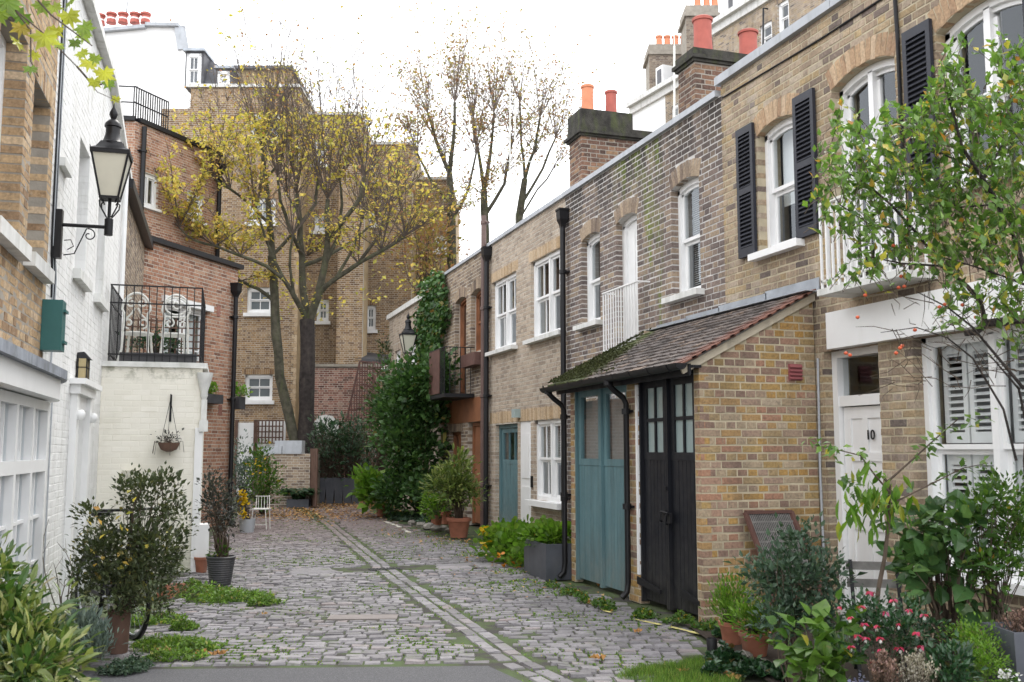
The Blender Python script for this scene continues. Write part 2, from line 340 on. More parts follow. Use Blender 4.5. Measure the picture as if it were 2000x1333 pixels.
# foliage
M['lf_yellow'] = leafmat('yellow_autumn_leaf', [(0, (.36, .36, .09)), (.35, (.56, .47, .12)), (.7, (.70, .54, .15)), (.92, (.66, .40, .13)), (1, (.44, .24, .10))], trans=.5, k=.95)
M['lf_brown'] = leafmat('brown_autumn_leaf', [(0, (.25, .26, .08)), (.4, (.34, .26, .10)), (.75, (.38, .20, .12)), (1, (.30, .14, .10))], trans=.5, k=.95)
M['lf_mid'] = leafmat('green_leaf', [(0, (.05, .12, .02)), (.5, (.09, .20, .03)), (.9, (.16, .29, .05)), (.96, (.45, .38, .05)), (1, (.40, .16, .03))])
M['lf_tree'] = leafmat('glossy_tree_leaf', [(0, (.06, .13, .03)), (.5, (.125, .23, .05)), (.9, (.21, .33, .09)), (.96, (.50, .42, .08)), (1, (.45, .20, .05))], rough=.32, trans=.5, k=.92, spec=.5)
M['lf_ivy'] = leafmat('ivy_leaf', [(0, (.035, .09, .03)), (.5, (.075, .17, .05)), (.9, (.12, .24, .07)), (.97, (.30, .28, .08)), (1, (.30, .10, .05))], rough=.4, trans=.3)
M['lf_dark'] = leafmat('dark_ivy_leaf', [(0, (.018, .055, .022)), (.6, (.035, .10, .04)), (.95, (.06, .15, .05)), (1, (.25, .10, .04))], rough=.35, trans=.2, spec=.5)
M['lf_olive'] = leafmat('olive_leaf', [(0, (.05, .07, .03)), (.5, (.09, .12, .055)), (.85, (.15, .17, .08)), (.95, (.30, .25, .06)), (1, (.22, .10, .07))], rough=.4, trans=.25)
M['lf_purple'] = leafmat('grey_purple_leaf', [(0, (.045, .05, .045)), (.6, (.08, .09, .08)), (1, (.14, .13, .12))], rough=.45, trans=.2)
M['lf_var'] = leafmat('variegated_leaf', [(0, (.035, .09, .02)), (.35, (.07, .15, .03)), (.6, (.16, .23, .05)), (.8, (.36, .39, .13)), (.94, (.50, .50, .24)), (1, (.33, .24, .16))], rough=.35, trans=.3, spec=.5)
M['lf_bright'] = leafmat('bright_green_leaf', [(0, (.09, .22, .02)), (.5, (.17, .34, .04)), (.9, (.26, .42, .07)), (1, (.55, .45, .05))], trans=.45)
M['lf_grey'] = leafmat('silver_leaf', [(0, (.13, .19, .16)), (1, (.27, .34, .31))], trans=.2)
M['lf_bluegreen'] = leafmat('blue_green_leaf', [(0, (.045, .09, .055)), (.6, (.09, .155, .10)), (1, (.15, .23, .15))], rough=.4, trans=.25)
M['lf_heather'] = leafmat('pale_heather', [(0, (.35, .30, .24)), (1, (.62, .58, .48))], trans=.2)
M['lf_pinkheather'] = leafmat('pink_heather', [(0, (.20, .13, .09)), (1, (.45, .27, .24))], trans=.2)
M['fl_yellow'] = leafmat('yellow_flower', [(0, (.75, .45, .01)), (1, (.85, .62, .03))], trans=.3)
M['fl_orange'] = leafmat('orange_flower', [(0, (.8, .2, .01)), (1, (.85, .35, .03))], trans=.3)
M['fl_pink'] = leafmat('pink_flower', [(0, (.60, .02, .06)), (.7, (.70, .05, .16)), (1, (.75, .2, .35))], trans=.3)
M['fl_white'] = leafmat('white_flower', [(0, (.75, .75, .78)), (1, (.85, .85, .85))], trans=.3)
M['fl_blue'] = leafmat('lilac_flower', [(0, (.40, .42, .75)), (1, (.6, .6, .85))], trans=.3)
M['grass'] = leafmat('grass_blade', [(0, (.07, .13, .025)), (.6, (.13, .24, .04)), (.92, (.22, .35, .07)), (1, (.42, .34, .12))], trans=.4, k=.95)
M['litter'] = leafmat('fallen_leaf', k=1., stops=[(0, (.16, .08, .03)), (.4, (.34, .17, .06)), (.8, (.50, .28, .10)), (1, (.58, .40, .18))], rough=.7, trans=.1)
# ------------------------------------------------------------------ brickwork
# unit brick (1 x 1 x 1): x along the course, y depth (front at 0, back at -1), z up, with a worn, chamfered front
def brick_template(cx=.014, cz=.035, cd=.022):
    o = [(-.5, 0), (.5, 0), (.5, 1), (-.5, 1)]
    V = [(-.5, -1, -.5), (.5, -1, -.5), (.5, -1, .5), (-.5, -1, .5),
         (-.5, -cd, -.5), (.5, -cd, -.5), (.5, -cd, .5), (-.5, -cd, .5),
         (-.5+cx, 0, -.5+cz), (.5-cx, 0, -.5+cz), (.5-cx, 0, .5-cz), (-.5+cx, 0, .5-cz)]
    Fq = [(0, 1, 5, 4), (1, 2, 6, 5), (2, 3, 7, 6), (3, 0, 4, 7), (4, 5, 9, 8), (5, 6, 10, 9), (6, 7, 11, 10), (7, 4, 8, 11), (8, 9, 10, 11)]
    return np.array(V, float), np.array(Fq)
TV, TF = brick_template()
def brick_meshes(mat, n=10, key={}):
    if mat.name in key: return key[mat.name]
    out = []
    for i in range(n):
        V = TV + NR.normal(0, 1, TV.shape)*np.array([.006, .0, .018])*(np.arange(12) > 3)[:, None]
        V[8:, 1] += NR.normal(0, .009, 4)
        out.append(mesh_np('brick', V, TF, np.full(len(TF), (i+.5)/n), mat))
    key[mat.name] = out; return out
def batch_bricks(fr, bl, depth, mat, name, parent, front=0., cham=True, jit=.0008):
    """bl: list of (s, z, w, h, angle) -> one joined mesh"""
    if not bl: return None
    A = np.array(bl, float); n = len(A)
    V = TV[None].repeat(n, 0).copy()
    V += NR.normal(0, 1, V.shape)*np.array([.006, 0, .018])*(np.arange(12) > 3)[None, :, None]
    x = V[..., 0]*A[:, 2, None]; z = V[..., 2]*A[:, 3, None]; y = V[..., 1]*depth + front + NR.normal(0, jit, (n, 1))
    c, s = np.cos(A[:, 4, None]), np.sin(A[:, 4, None])
    S = A[:, 0, None]+x*c-z*s; Z = A[:, 1, None]+x*s+z*c
    off = root_off(parent)
    P = np.stack([fr.O.x+fr.u.x*S+fr.n.x*y-off.x, fr.O.y+fr.u.y*S+fr.n.y*y-off.y, Z-off.z], -1).reshape(-1, 3)
    T = TF if not fr.flip else TF[:, ::-1]
    T = T if not (not fr.flip) else T
    Fq = (T[None]+np.arange(n)[:, None, None]*12).reshape(-1, 4)
    r = NR.rand(n).repeat(len(TF))
    if not cham: pass
    o = link(name, mesh_np(name, P, Fq, r, mat), parent); o['kind'] = 'stuff'; return o
def single_bricks(fr, bl, depth, mat, name, parent, front=0., jit=.0008):
    ms = brick_meshes(mat); off = root_off(parent)
    R = Matrix(((fr.u.x, fr.n.x, 0), (fr.u.y, fr.n.y, 0), (0, 0, 1)))
    for (s, z, w, h, a) in bl:
        o = bpy.data.objects.new(name, random.choice(ms)); COL.objects.link(o); o.parent = parent
        p = fr.pt(s, z, front+random.gauss(0, jit))-off
        L = R.to_4x4() @ Matrix.Rotation(-a, 4, 'Y') @ Matrix.Diagonal((w, depth, h, 1))
        o.matrix_local = Matrix.Translation(p) @ L
def arch(a, b, z1, rise):
    wd = (b-a)/2; r = (wd*wd+rise*rise)/(2*rise); zc = z1-r; return (a+b)/2, zc, r, math.asin(min(1, wd/r))
def arch_z(op, s):
    a, b, z0, z1, rise = op[:5]
    if not rise: return z1
    sc, zc, r, th = arch(a, b, z1, rise); return zc+math.sqrt(max(0, r*r-(s-sc)**2))
RING = .225
def blocked(op, z):
    a, b, z0, z1, rise = op[:5]; ring = op[5] if len(op) > 5 else RING
    if z < z0 or z > z1+ring: return None
    if not rise:
        return (a, b) if z < z1 else ((a-.12*(ring > 0), b+.12*(ring > 0)) if ring else None)
    sc, zc, r, th = arch(a, b, z1, rise); sp = z1-rise
    if z < sp: return (a, b)
    R_ = r+ring; v = R_*R_-(z-zc)**2
    if v <= 0: return None
    hw = min(math.sqrt(v), (z-zc)*math.tan(th)); return (sc-hw, sc+hw)
def lay(s0, s1, z0, z1, ops, bond='flemish', top=None, bot=None, H=.075, j=.014, phase=0.):
    out = []; k = 0; z = z0
    while z < z1-.02:
        h = min(H, z1-z); zm = z+h/2
        iv = [(s0, s1)] if top is None else [top(zm)]
        if bot is not None and zm < bot: iv = []
        for op in ops:
            bl = blocked(op, zm)
            if not bl: continue
            nv = []
            for a, b in iv:
                if bl[1] <= a or bl[0] >= b: nv.append((a, b)); continue
                if bl[0] > a: nv.append((a, bl[0]))
                if bl[1] < b: nv.append((bl[1], b))
            iv = nv
        if bond == 'flemish': pat = [.225, .1125]; off = (k % 2)*.16875
        elif bond == 'english': pat = [.225] if k % 2 else [.1125]; off = .056 if k % 2 else 0
        else: pat = [.225]; off = (k % 2)*.1125
        s = s0-off-.4+phase; i = 0
        while s < s1:
            wd = pat[i % len(pat)]; i += 1
            for a, b in iv:
                x0, x1 = max(s, a), min(s+wd, b)
                if x1-x0 > .03:
                    lj = j/2 if x0 > a+1e-6 else 0; rj = j/2 if x1 < b-1e-6 else 0
                    ww = x1-x0-lj-rj+random.uniform(-.004, .003)
                    out.append(((x0+lj+x1-rj)/2, zm+random.uniform(-.0015, .0015), ww, h-j+random.uniform(-.006, .003), random.gauss(0, .004)))
            s += wd
        z += H; k += 1
    return out
def ring_bricks(op, ring=RING):
    a, b, z0, z1, rise = op[:5]; out = []
    if not rise:
        n = max(3, round((b-a+.24)/.075)); wd = (b-a+.24)/n
        return [(a-.12+(i+.5)*wd, z1+ring/2, wd-.008, ring-.008, random.gauss(0, .006)) for i in range(n)]
    sc, zc, r, th = arch(a, b, z1, rise); n = max(5, round(2*th*(r+ring/2)/.075))
    for i in range(n):
        t = -th+2*th*(i+.5)/n; rm = r+ring/2
        out.append((sc+rm*math.sin(t), zc+rm*math.cos(t), 2*th*rm/n-.008, ring-.006, -t))
    return out
def slab(mb, fr, s0, s1, z0, z1, ops, d0, d1, top=None):
    """mortar backing with openings; top: optional sloping top z(s)"""
    e = .003; O = [(o[0]-e, o[1]+e, o[2]-e, o[3]+e, o[4]) for o in ops]
    ss = sorted(set([s0, s1]+[min(max(v, s0), s1) for o in O for v in (o[0], o[1])]))
    zs = sorted(set([z0, z1]+[min(max(v, z0), z1) for o in O for v in (o[2], o[3])]))
    for i in range(len(ss)-1):
        run = None
        for k in range(len(zs)):
            inside = True
            if k < len(zs)-1:
                cs, cz = (ss[i]+ss[i+1])/2, (zs[k]+zs[k+1])/2
                inside = any(o[0] < cs < o[1] and o[2] < cz < o[3] for o in O)
            if not inside and run is None: run = zs[k]
            if inside and run is not None:
                zt = zs[k]
                if zt == z1 and top is not None:
                    ta, tb = top(ss[i]), top(ss[i+1])
                    p = [fr.pt(ss[i], run, d0), fr.pt(ss[i+1], run, d0), fr.pt(ss[i+1], run, d1), fr.pt(ss[i], run, d1), fr.pt(ss[i], ta, d0), fr.pt(ss[i+1], tb, d0), fr.pt(ss[i+1], tb, d1), fr.pt(ss[i], ta, d1)]
                    mb.hexa(p, .5, fr.flip != (d1 < d0))
                else: mb.fbox(fr, ss[i], ss[i+1], run, zt, d0, d1, .5)
                run = None
    for o in O:
        if o[4]:
            n = 8
            for i in range(n):
                sa, sb = o[0]+(o[1]-o[0])*i/n, o[0]+(o[1]-o[0])*(i+1)/n; za, zb = arch_z(o, sa), arch_z(o, sb)
                p = [fr.pt(sa, za, d1), fr.pt(sb, zb, d1), fr.pt(sb, zb, d0), fr.pt(sa, za, d0), fr.pt(sa, o[3], d1), fr.pt(sb, o[3], d1), fr.pt(sb, o[3], d0), fr.pt(sa, o[3], d0)]
                mb.hexa(p, .5, fr.flip)
def score(fr, b):
    x, y, f = proj(fr.pt(b[0], b[1], 0))
    if f < .3 or x < -40 or x > 2040 or y < -30 or y > 1370: return 1e9
    return f
def brick_wall(house, fr, s0, s1, z0, z1, ops, mat, mortar, bond='flemish', ringmat=None, thick=.3, nmax=300, top=None, slabtop=None, depth=.1, front=0., extra=None, wallname='wall', mfront=-.004, phase=0., jt=.014):
    mb = MB(); slab(mb, fr, s0+.002, s1-.002, z0, z1, ops, front+mfront, -thick, slabtop); wall = mb.build(wallname, mortar, house)
    bl = lay(s0, s1, z0, z1, ops, bond, top=top, phase=phase, j=jt)
    rl = []
    for o in ops:
        rg = o[5] if len(o) > 5 else RING
        if rg: rl += ring_bricks(o, rg)
    if extra: rl += extra
    used = 0
    if rl:
        rl.sort(key=lambda b: score(fr, b)); k = min(len([b for b in rl if score(fr, b) < 45]), 90)
        single_bricks(fr, rl[:k], depth, ringmat or mat, 'arch_brick', wall, front+.001)
        batch_bricks(fr, rl[k:], depth, ringmat or mat, 'arch_brickwork', wall, front+.001)
    bl.sort(key=lambda b: score(fr, b)); k = min(len([b for b in bl if score(fr, b) < 45]), nmax)
    single_bricks(fr, bl[:k], depth, mat, 'brick', wall, front)
    batch_bricks(fr, bl[k:], depth, mat, 'brickwork', wall, front)
    return wall
def shell(house, fr, s0, s1, z0, z1, d0, d1, mat=None, name='shell'):
    """party walls, back wall, floor and flat roof of the house behind its facade"""
    mb = MB(); t = .2
    mb.fbox(fr, s0, s0+t, z0, z1, d1, d0-.31); mb.fbox(fr, s1-t, s1, z0, z1, d1, d0-.31)
    mb.fbox(fr, s0+t, s1-t, z0, z1, d1, d1+t)
    r = mb.build('party_wall', mat or M['room'], house)
    mb = MB(); mb.fbox(fr, s0, s1, z1, z1+.12, d1, d0-.05); mb.build('flat_roof', M['asphalt_roof'], house)
    mb = MB(); mb.fbox(fr, s0+t, s1-t, z0+2.72, z0+2.9, d1+t, d0-.9); mb.build('upper_floor', M['room'], house)
# ------------------------------------------------------------------ windows and doors
def window(house, fr, op, d=-.10, rows=2, cols=1, lights=1, meet=True, blind=None, sill=.07, sillw=.09, fw=.055, name='window', mat=None, bars=None, label=None, open_low=0, glass='glass', siln=None):
    """op=(a,b,z0,z1,rise): boxed frame, sliding sashes (2 rows), panes, bars, sill"""
    a, b, z0, z1, rise = op[:5]; mat = mat or M['white']; mb = MB(); sp = z1-rise
    mb.fbox(fr, a, a+fw, z0, sp, d-.12, d); mb.fbox(fr, b-fw, b, z0, sp, d-.12, d)
    n = 8 if rise else 1
    for i in range(n):
        sa, sb = a+(b-a)*i/n, a+(b-a)*(i+1)/n; za, zb = arch_z(op, sa), arch_z(op, sb)
        la, lb = (za-fw*1.2, zb-fw*1.2)
        p = [fr.pt(sa, la, d-.12), fr.pt(sb, lb, d-.12), fr.pt(sb, lb, d), fr.pt(sa, la, d), fr.pt(sa, za, d-.12), fr.pt(sb, zb, d-.12), fr.pt(sb, zb, d), fr.pt(sa, za, d)]
        mb.hexa(p, .5, fr.flip)
    mb.fbox(fr, a+fw, b-fw, z0, z0+fw*1.3, d-.12, d)
    gw = .065
    W = (b-a-2*fw-gw*(lights-1))/lights
    for i in range(1, lights):
        x = a+fw+W*i+gw*(i-1); mb.fbox(fr, x, x+gw, z0+fw*1.3, arch_z(op, x)-fw, d-.12, d)
    win = mb.build(name, mat, house, label=label)
    zt = z1-fw*1.2; zb = z0+fw*1.3
    zm = (zb+sp-fw)/2 if meet else None
    bw = .028; sw = .042
    for i in range(lights):
        x0 = a+fw+(W+gw)*i; x1 = x0+W
        parts = [(zb, zm, d-.075), (zm, zt, d-.035)] if meet else [(zb, zt, d-.05)]
        for (za_, zb_, dd) in parts:
            s_ = MB(); tt = .03
            upper = zb_ == zt and rise
            zq = zb_-(rise*.85 if upper else 0)
            s_.fbox(fr, x0, x0+sw, za_, zq, dd-tt, dd); s_.fbox(fr, x1-sw, x1, za_, zq, dd-tt, dd)
            s_.fbox(fr, x0+sw, x1-sw, za_, za_+sw, dd-tt, dd)
            if not upper: s_.fbox(fr, x0+sw, x1-sw, zb_-sw, zb_, dd-tt, dd)
            else:
                for q in range(n):
                    sa, sb = x0+(x1-x0)*q/n, x0+(x1-x0)*(q+1)/n; a1, b1 = arch_z(op, sa)-fw*1.2, arch_z(op, sb)-fw*1.2
                    p = [fr.pt(sa, a1-sw, dd-tt), fr.pt(sb, b1-sw, dd-tt), fr.pt(sb, b1-sw, dd), fr.pt(sa, a1-sw, dd), fr.pt(sa, a1, dd-tt), fr.pt(sb, b1, dd-tt), fr.pt(sb, b1, dd), fr.pt(sa, a1, dd)]
                    s_.hexa(p, .5, fr.flip)
            s_.build('sash_frame', mat, win)
            cw = (x1-x0-2*sw)/cols; rr = rows if meet is False else (bars or 1)
            ch = (zb_-za_-2*sw)/rr
            for c in range(cols):
                for r_ in range(rr):
                    px0 = x0+sw+cw*c; pz0 = za_+sw+ch*r_
                    ztop = pz0+ch+(.0 if not upper else .02)
                    g = MB(); g.add([fr.pt(px0, pz0, dd-.018), fr.pt(px0+cw, pz0, dd-.018), fr.pt(px0+cw, ztop, dd-.018), fr.pt(px0, ztop, dd-.018)], [(0, 1, 2, 3)]); g.build('pane', M[glass], win)
            if cols > 1 or rr > 1:
                g = MB()
                for c in range(1, cols): g.fbox(fr, x0+sw+cw*c-bw/2, x0+sw+cw*c+bw/2, za_+sw, zb_-sw-(.01 if upper else 0), dd-.024, dd-.004)
                for r_ in range(1, rr): g.fbox(fr, x0+sw, x1-sw, za_+sw+ch*r_-bw/2, za_+sw+ch*r_+bw/2, dd-.026, dd-.006)
                g.build('glazing_bar', mat, win)
    if sill:
        g = MB(); g.fbox(fr, a-.09, b+.09, z0-sill, z0+.003, d-.12, sillw); g.build('sill', M[siln] if siln else M['white'], win)
    if blind:
        kind, frac = blind
        g = MB()
        if kind == 'slats':
            z = z1-.08
            while z > z1-(z1-z0)*frac:
                p = [fr.pt(a+.07, z, d-.20), fr.pt(b-.07, z, d-.20), fr.pt(b-.07, z-.018, d-.175), fr.pt(a+.07, z-.018, d-.175)]; g.add(p, [(0, 1, 2, 3)]); z -= .028
        elif kind == 'roller': g.fbox(fr, a+.05, b-.05, z1-(z1-z0)*frac, z1-.02, d-.2, d-.19)
        elif kind == 'curtain':
            for (c0, c1) in ((a+.05, a+(b-a)*frac/2), (b-(b-a)*frac/2, b-.05)):
                k = 10; pr = []
                for i in range(k): 
                    x = c0+(c1-c0)*i/(k-1); pr.append((x, d-.2+.02*(i % 2)))
                for i in range(k-1): g.add([fr.pt(pr[i][0], z0, pr[i][1]), fr.pt(pr[i+1][0], z0, pr[i+1][1]), fr.pt(pr[i+1][0], z1, pr[i+1][1]), fr.pt(pr[i][0], z1, pr[i][1])], [(0, 1, 2, 3)])
        g.build('blind' if kind != 'curtain' else 'curtain', M['blind'], win)
    return win
def pipe(house, fr, s, z0, z1, d, mat, r=.038, name='drainpipe', hopper=False, shoe=True, foot=None, cl=1.8):
    mb = MB(); pts = [fr.pt(s, z1, d)]
    if shoe: pts += [fr.pt(s, z0+.16, d), fr.pt(s, z0+.06, d+.03), fr.pt(s, z0+.01, d+.10)]
    else: pts += [fr.pt(s, z0, d)]
    mb.tube(pts, r, 10); p = mb.build(name, mat, house, smooth=True)
    z = z0+.9
    while z < z1-.1:
        c = MB(); c.lathe([(r*1.25, -.035), (r*1.35, -.03), (r*1.35, .03), (r*1.25, .035)], fr.pt(s, z, d), 10)
        c.fbox(fr, s-r*2, s+r*2, z-.012, z+.012, -.005, d-.01); z += cl; c.build('pipe_collar', mat, p)
    if hopper:
        h = MB(); c0 = fr.pt(s, z1, d)
        h.lathe([(r*1.1, -.02), (r*1.5, .04), (r*2.4, .12), (r*2.6, .26), (r*2.9, .27), (r*2.9, .30), (r*2.3, .30), (r*2.2, .24)], c0, 4, rot=math.pi/4+math.atan2(fr.u.y, fr.u.x)); h.build('hopper', mat, p)
    return p
def bars(parent, pts_bot, pts_top, r, mat, name='baluster', n=4):
    for a, b in zip(pts_bot, pts_top):
        m = MB(); m.beam(a, b, r) if n == 4 else m.tube([a, b], r/2, n); m.build(name, mat, parent)
# ------------------------------------------------------------------ foliage
def leaf_tpl(kind):
    if kind == 'ovate': V = [(0, 0, 0), (-.28, .42, .09), (0, .5, 0), (.28, .42, .09), (0, 1, -.08)]; Fq = [(0, 2, 1), (0, 3, 2), (1, 2, 4), (2, 3, 4)]
    elif kind == 'tiny': V = [(0, 0, 0), (-.3, .5, .08), (.3, .5, .08), (0, 1, 0)]; Fq = [(0, 3, 1), (0, 2, 3)]
    elif kind == 'long': V = [(0, 0, 0), (-.15, .35, .05), (0, .45, 0), (.15, .35, .05), (-.11, .75, .0), (.11, .75, .0), (0, 1, -.12)]; Fq = [(0, 2, 1), (0, 3, 2), (1, 2, 4), (2, 3, 5), (2, 6, 4), (2, 5, 6)]
    elif kind == 'broad': V = [(0, 0, 0), (-.34, .25, .08), (-.36, .55, .09), (0, .5, 0), (.34, .25, .08), (.36, .55, .09), (0, 1, -.1)]; Fq = [(0, 3, 1), (0, 4, 3), (1, 3, 2), (3, 4, 5), (2, 3, 6), (3, 5, 6)]
    elif kind == 'round':
        V = [(0, .5, -.04)]+[(.5*math.cos(a), .5+.5*math.sin(a), .04*math.cos(2*a)) for a in [i*math.pi/3.5 for i in range(7)]]; Fq = [(0, 1+i, 1+(i+1) % 7) for i in range(7)]
    elif kind == 'maple':
        pts = []
        for i, (an, rr) in enumerate([(-90, .06), (-58, .36), (-38, .28), (-12, .52), (4, .36), (18, .42), (30, .32), (46, .64), (58, .42), (68, .44), (76, .36), (90, .72), (104, .36), (112, .44), (122, .42), (134, .64), (150, .32), (162, .42), (176, .36), (192, .52), (218, .28), (238, .36)]):
            pts.append((rr*math.cos(math.radians(an)), .35+rr*math.sin(math.radians(an)), .05*math.cos(i*2.1)))
        V = [(0, .35, -.02)]+pts; Fq = [(0, 1+i, 1+(i+1) % 22) for i in range(22)]
    elif kind == 'blade': V = [(-.03, 0, 0), (.03, 0, 0), (.02, .55, .03), (-.02, .55, .03), (0, 1, .16)]; Fq = [(0, 1, 2), (0, 2, 3), (3, 2, 4)]
    return np.array(V, float), np.array(Fq)
def leaf_arrays(kind, P, D, size, rnd, up=None, droop=0.):
    V, Fq = leaf_tpl(kind); P = np.asarray(P, float); n = len(P); D = np.asarray(D, float)
    D = D/np.maximum(1e-6, np.linalg.norm(D, axis=1))[:, None]
    U = np.tile(np.array([0, 0, 1.]), (n, 1))+NR.normal(0, .5, (n, 3)) if up is None else up
    X = np.cross(D, U); X /= np.maximum(1e-6, np.linalg.norm(X, axis=1))[:, None]; Z = np.cross(X, D)
    S = np.asarray(size, float)*np.ones(n)
    W = P[:, None, :]+S[:, None, None]*(V[None, :, 0, None]*X[:, None, :]+V[None, :, 1, None]*D[:, None, :]+V[None, :, 2, None]*Z[:, None, :])
    FF = (Fq[None]+np.arange(n)[:, None, None]*len(V)).reshape(-1, 3)
    return W.reshape(-1, 3), FF, np.asarray(rnd, float).repeat(len(Fq))
def leaves(name, parent, kind, P, D, size, mat, rnd=None, indiv=0, up=None):
    P = np.asarray(P, float); n = len(P)
    if n == 0: return
    if rnd is None: rnd = NR.rand(n)
    off = root_off(parent); D = np.asarray(D, float); size = np.asarray(size, float)*np.ones(n)
    if indiv:
        sc = []
        for p in P:
            x, y, f = proj(p); sc.append(f if (f > .3 and -20 < x < 2020 and -20 < y < 1353) else 1e9)
        order = np.argsort(np.array(sc)/size); ind = order[:indiv]; rest = order[indiv:]
        V, Fq = leaf_tpl(kind)
        ms = [mesh_np('leaf', V, Fq, np.full(len(Fq), (i+.5)/10), mat) for i in range(10)]
        for i in ind:
            if sc[i] > 1e8: continue
            d = Vector(D[i]).normalized(); u = Vector((random.gauss(0, .5), random.gauss(0, .5), 1)) if up is None else Vector(up[i]); x = d.cross(u).normalized(); z = x.cross(d)
            o = bpy.data.objects.new('leaf', ms[min(9, int(rnd[i]*10))]); COL.objects.link(o); o.parent = parent
            s = float(size[i]); mt = Matrix((x*s, d*s, z*s)).transposed().to_4x4(); mt.translation = Vector(P[i])-off; o.matrix_local = mt
        if len(rest) == 0: return
        P, D, size, rnd = P[rest], D[rest], size[rest], np.asarray(rnd)[rest]
        if up is not None: up = up[rest]
    W, FF, r = leaf_arrays(kind, P, D, size, rnd, up)
    o = link(name, mesh_np(name, W-np.array(off), FF, r, mat), parent); o['kind'] = 'stuff'
    return o
def curve_pts(a, b, n=5, sag=.1, up=True):
    a = Vector(a); b = Vector(b); L = (b-a).length; w = Vector((random.gauss(0, 1), random.gauss(0, 1), random.gauss(0, .6)))*L*sag
    return [a.lerp(b, t)+w*math.sin(math.pi*t)+(Vector((0, 0, 1))*L*.12*math.sin(math.pi*t) if up else Vector((0, 0, 0))) for t in [i/n for i in range(n+1)]]
def shrub(root, base, blobs, nclust, nleaf, lsize, kind, mat, stem='stem', spread=.1, stemr=.006, indiv=0, rj=1.12, outw=.6, upw=.5, nstem=None, name='foliage', clump=.25, shell_=.35, woody=True):
    """blobs: list of (centre, (rx,ry,rz)); leaf clumps on stems through the volume, denser to its outside"""
    base = Vector(base); P = []; D = []; R = []; S = MB(); vol = [b[1][0]*b[1][1]*b[1][2] for b in blobs]; tot = sum(vol)
    ns = 0
    for (c, rad), v in zip(blobs, vol):
        c = Vector(c)
        for i in range(max(2, int(nclust*v/tot))):
            d = Vector((random.gauss(0, 1), random.gauss(0, 1), random.gauss(0, 1))).normalized()
            k = shell_+(1-shell_)*random.random() if random.random() < .8 else random.random()*.8
            k *= random.uniform(.8, rj)
            q = c+Vector((d.x*rad[0], d.y*rad[1], d.z*rad[2]))*k
            if q.z < base.z+.01: q.z = base.z+abs(base.z+.01-q.z)*.5+.02
            tone = random.random()
            if woody and ns < (nstem or 45):
                mid = base.lerp(q, .5)+(c-q)*.18; pts = curve_pts(base+Vector((random.gauss(0, .03), random.gauss(0, .03), 0)), mid, 3, .10)[:-1]+curve_pts(mid, q, 3, .08, False)
                S.tube(pts, [stemr*(1.3-1.0*j/(len(pts)-1)) for j in range(len(pts))], 4, cap=False); ns += 1
            for j in range(nleaf):
                o = Vector((random.gauss(0, 1), random.gauss(0, 1), random.gauss(0, 1)))*spread
                P.append(q+o); dd = d*outw+o.normalized()*.6+Vector((0, 0, upw))+Vector((random.gauss(0, .3), random.gauss(0, .3), random.gauss(0, .3))); D.append(dd)
                R.append(min(.999, max(0, (1-clump)*random.random()+clump*tone)))
    if woody and S.v: S.build('stem', M[stem], root)
    P = np.array([tuple(p) for p in P]); D = np.array([tuple(p) for p in D])
    keep = P[:, 2] > base.z-.0
    sz = lsize*np.clip(NR.lognormal(-.12, .30, len(P)), .4, 1.6)
    leaves(name, root, kind, P[keep], D[keep], sz[keep], mat, np.array(R)[keep], indiv=indiv)
    return P, D
def pot(root, c, r, h, mat, style='terra', taper=.72):
    mb = MB(); c = Vector(c)
    if style == 'terra': pr = [(r*taper, 0), (r*.97, h*.80), (r*1.0, h*.82), (r*1.08, h*.83), (r*1.1, h*.98), (r*1.06, h), (r*.96, h), (r*.92, h*.88)]
    elif style == 'ribbed':
        pr = [(r*taper, 0)]
        for i in range(11):
            z = h*(.05+.85*i/11); q = r*(taper+(1-taper)*z/h); pr += [(q, z), (q*1.035, z+h*.02), (q*1.035, z+h*.045), (q, z+h*.065)]
        pr += [(r*1.02, h*.93), (r*1.05, h*.98), (r*1.0, h), (r*.93, h), (r*.9, h*.88)]
    else: pr = [(r*taper, 0), (r, h*.97), (r, h), (r*.93, h), (r*.9, h*.9)]
    mb.lathe(pr, c, 28); mb.build('pot', mat, root, smooth=True)
    s = MB(); s.lathe([(r*.9, h*.85), (r*.6, h*.89), (.001, h*.9)], c, 18); s.build('soil', M['soil'], root, smooth=True)
def boxpot(root, c, w, dp, h, mat, ang=0, t=.02, bev=.0):
    c = Vector(c); fr = Fr((c.x, c.y), ang, 'R'); mb = MB(); z = c.z
    mb.fbox(fr, -w/2, w/2, z, z+h, dp/2-t, dp/2); mb.fbox(fr, -w/2, w/2, z, z+h, -dp/2, -dp/2+t)
    mb.fbox(fr, -w/2, -w/2+t, z, z+h, -dp/2+t, dp/2-t); mb.fbox(fr, w/2-t, w/2, z, z+h, -dp/2+t, dp/2-t); mb.fbox(fr, -w/2+t, w/2-t, z, z+.02, -dp/2+t, dp/2-t)
    mb.build('planter_box', mat, root); s = MB(); s.fbox(fr, -w/2+t+.001, w/2-t-.001, z+.03, z+h-.05, -dp/2+t+.001, dp/2-t-.001); s.build('soil', M['soil'], root)
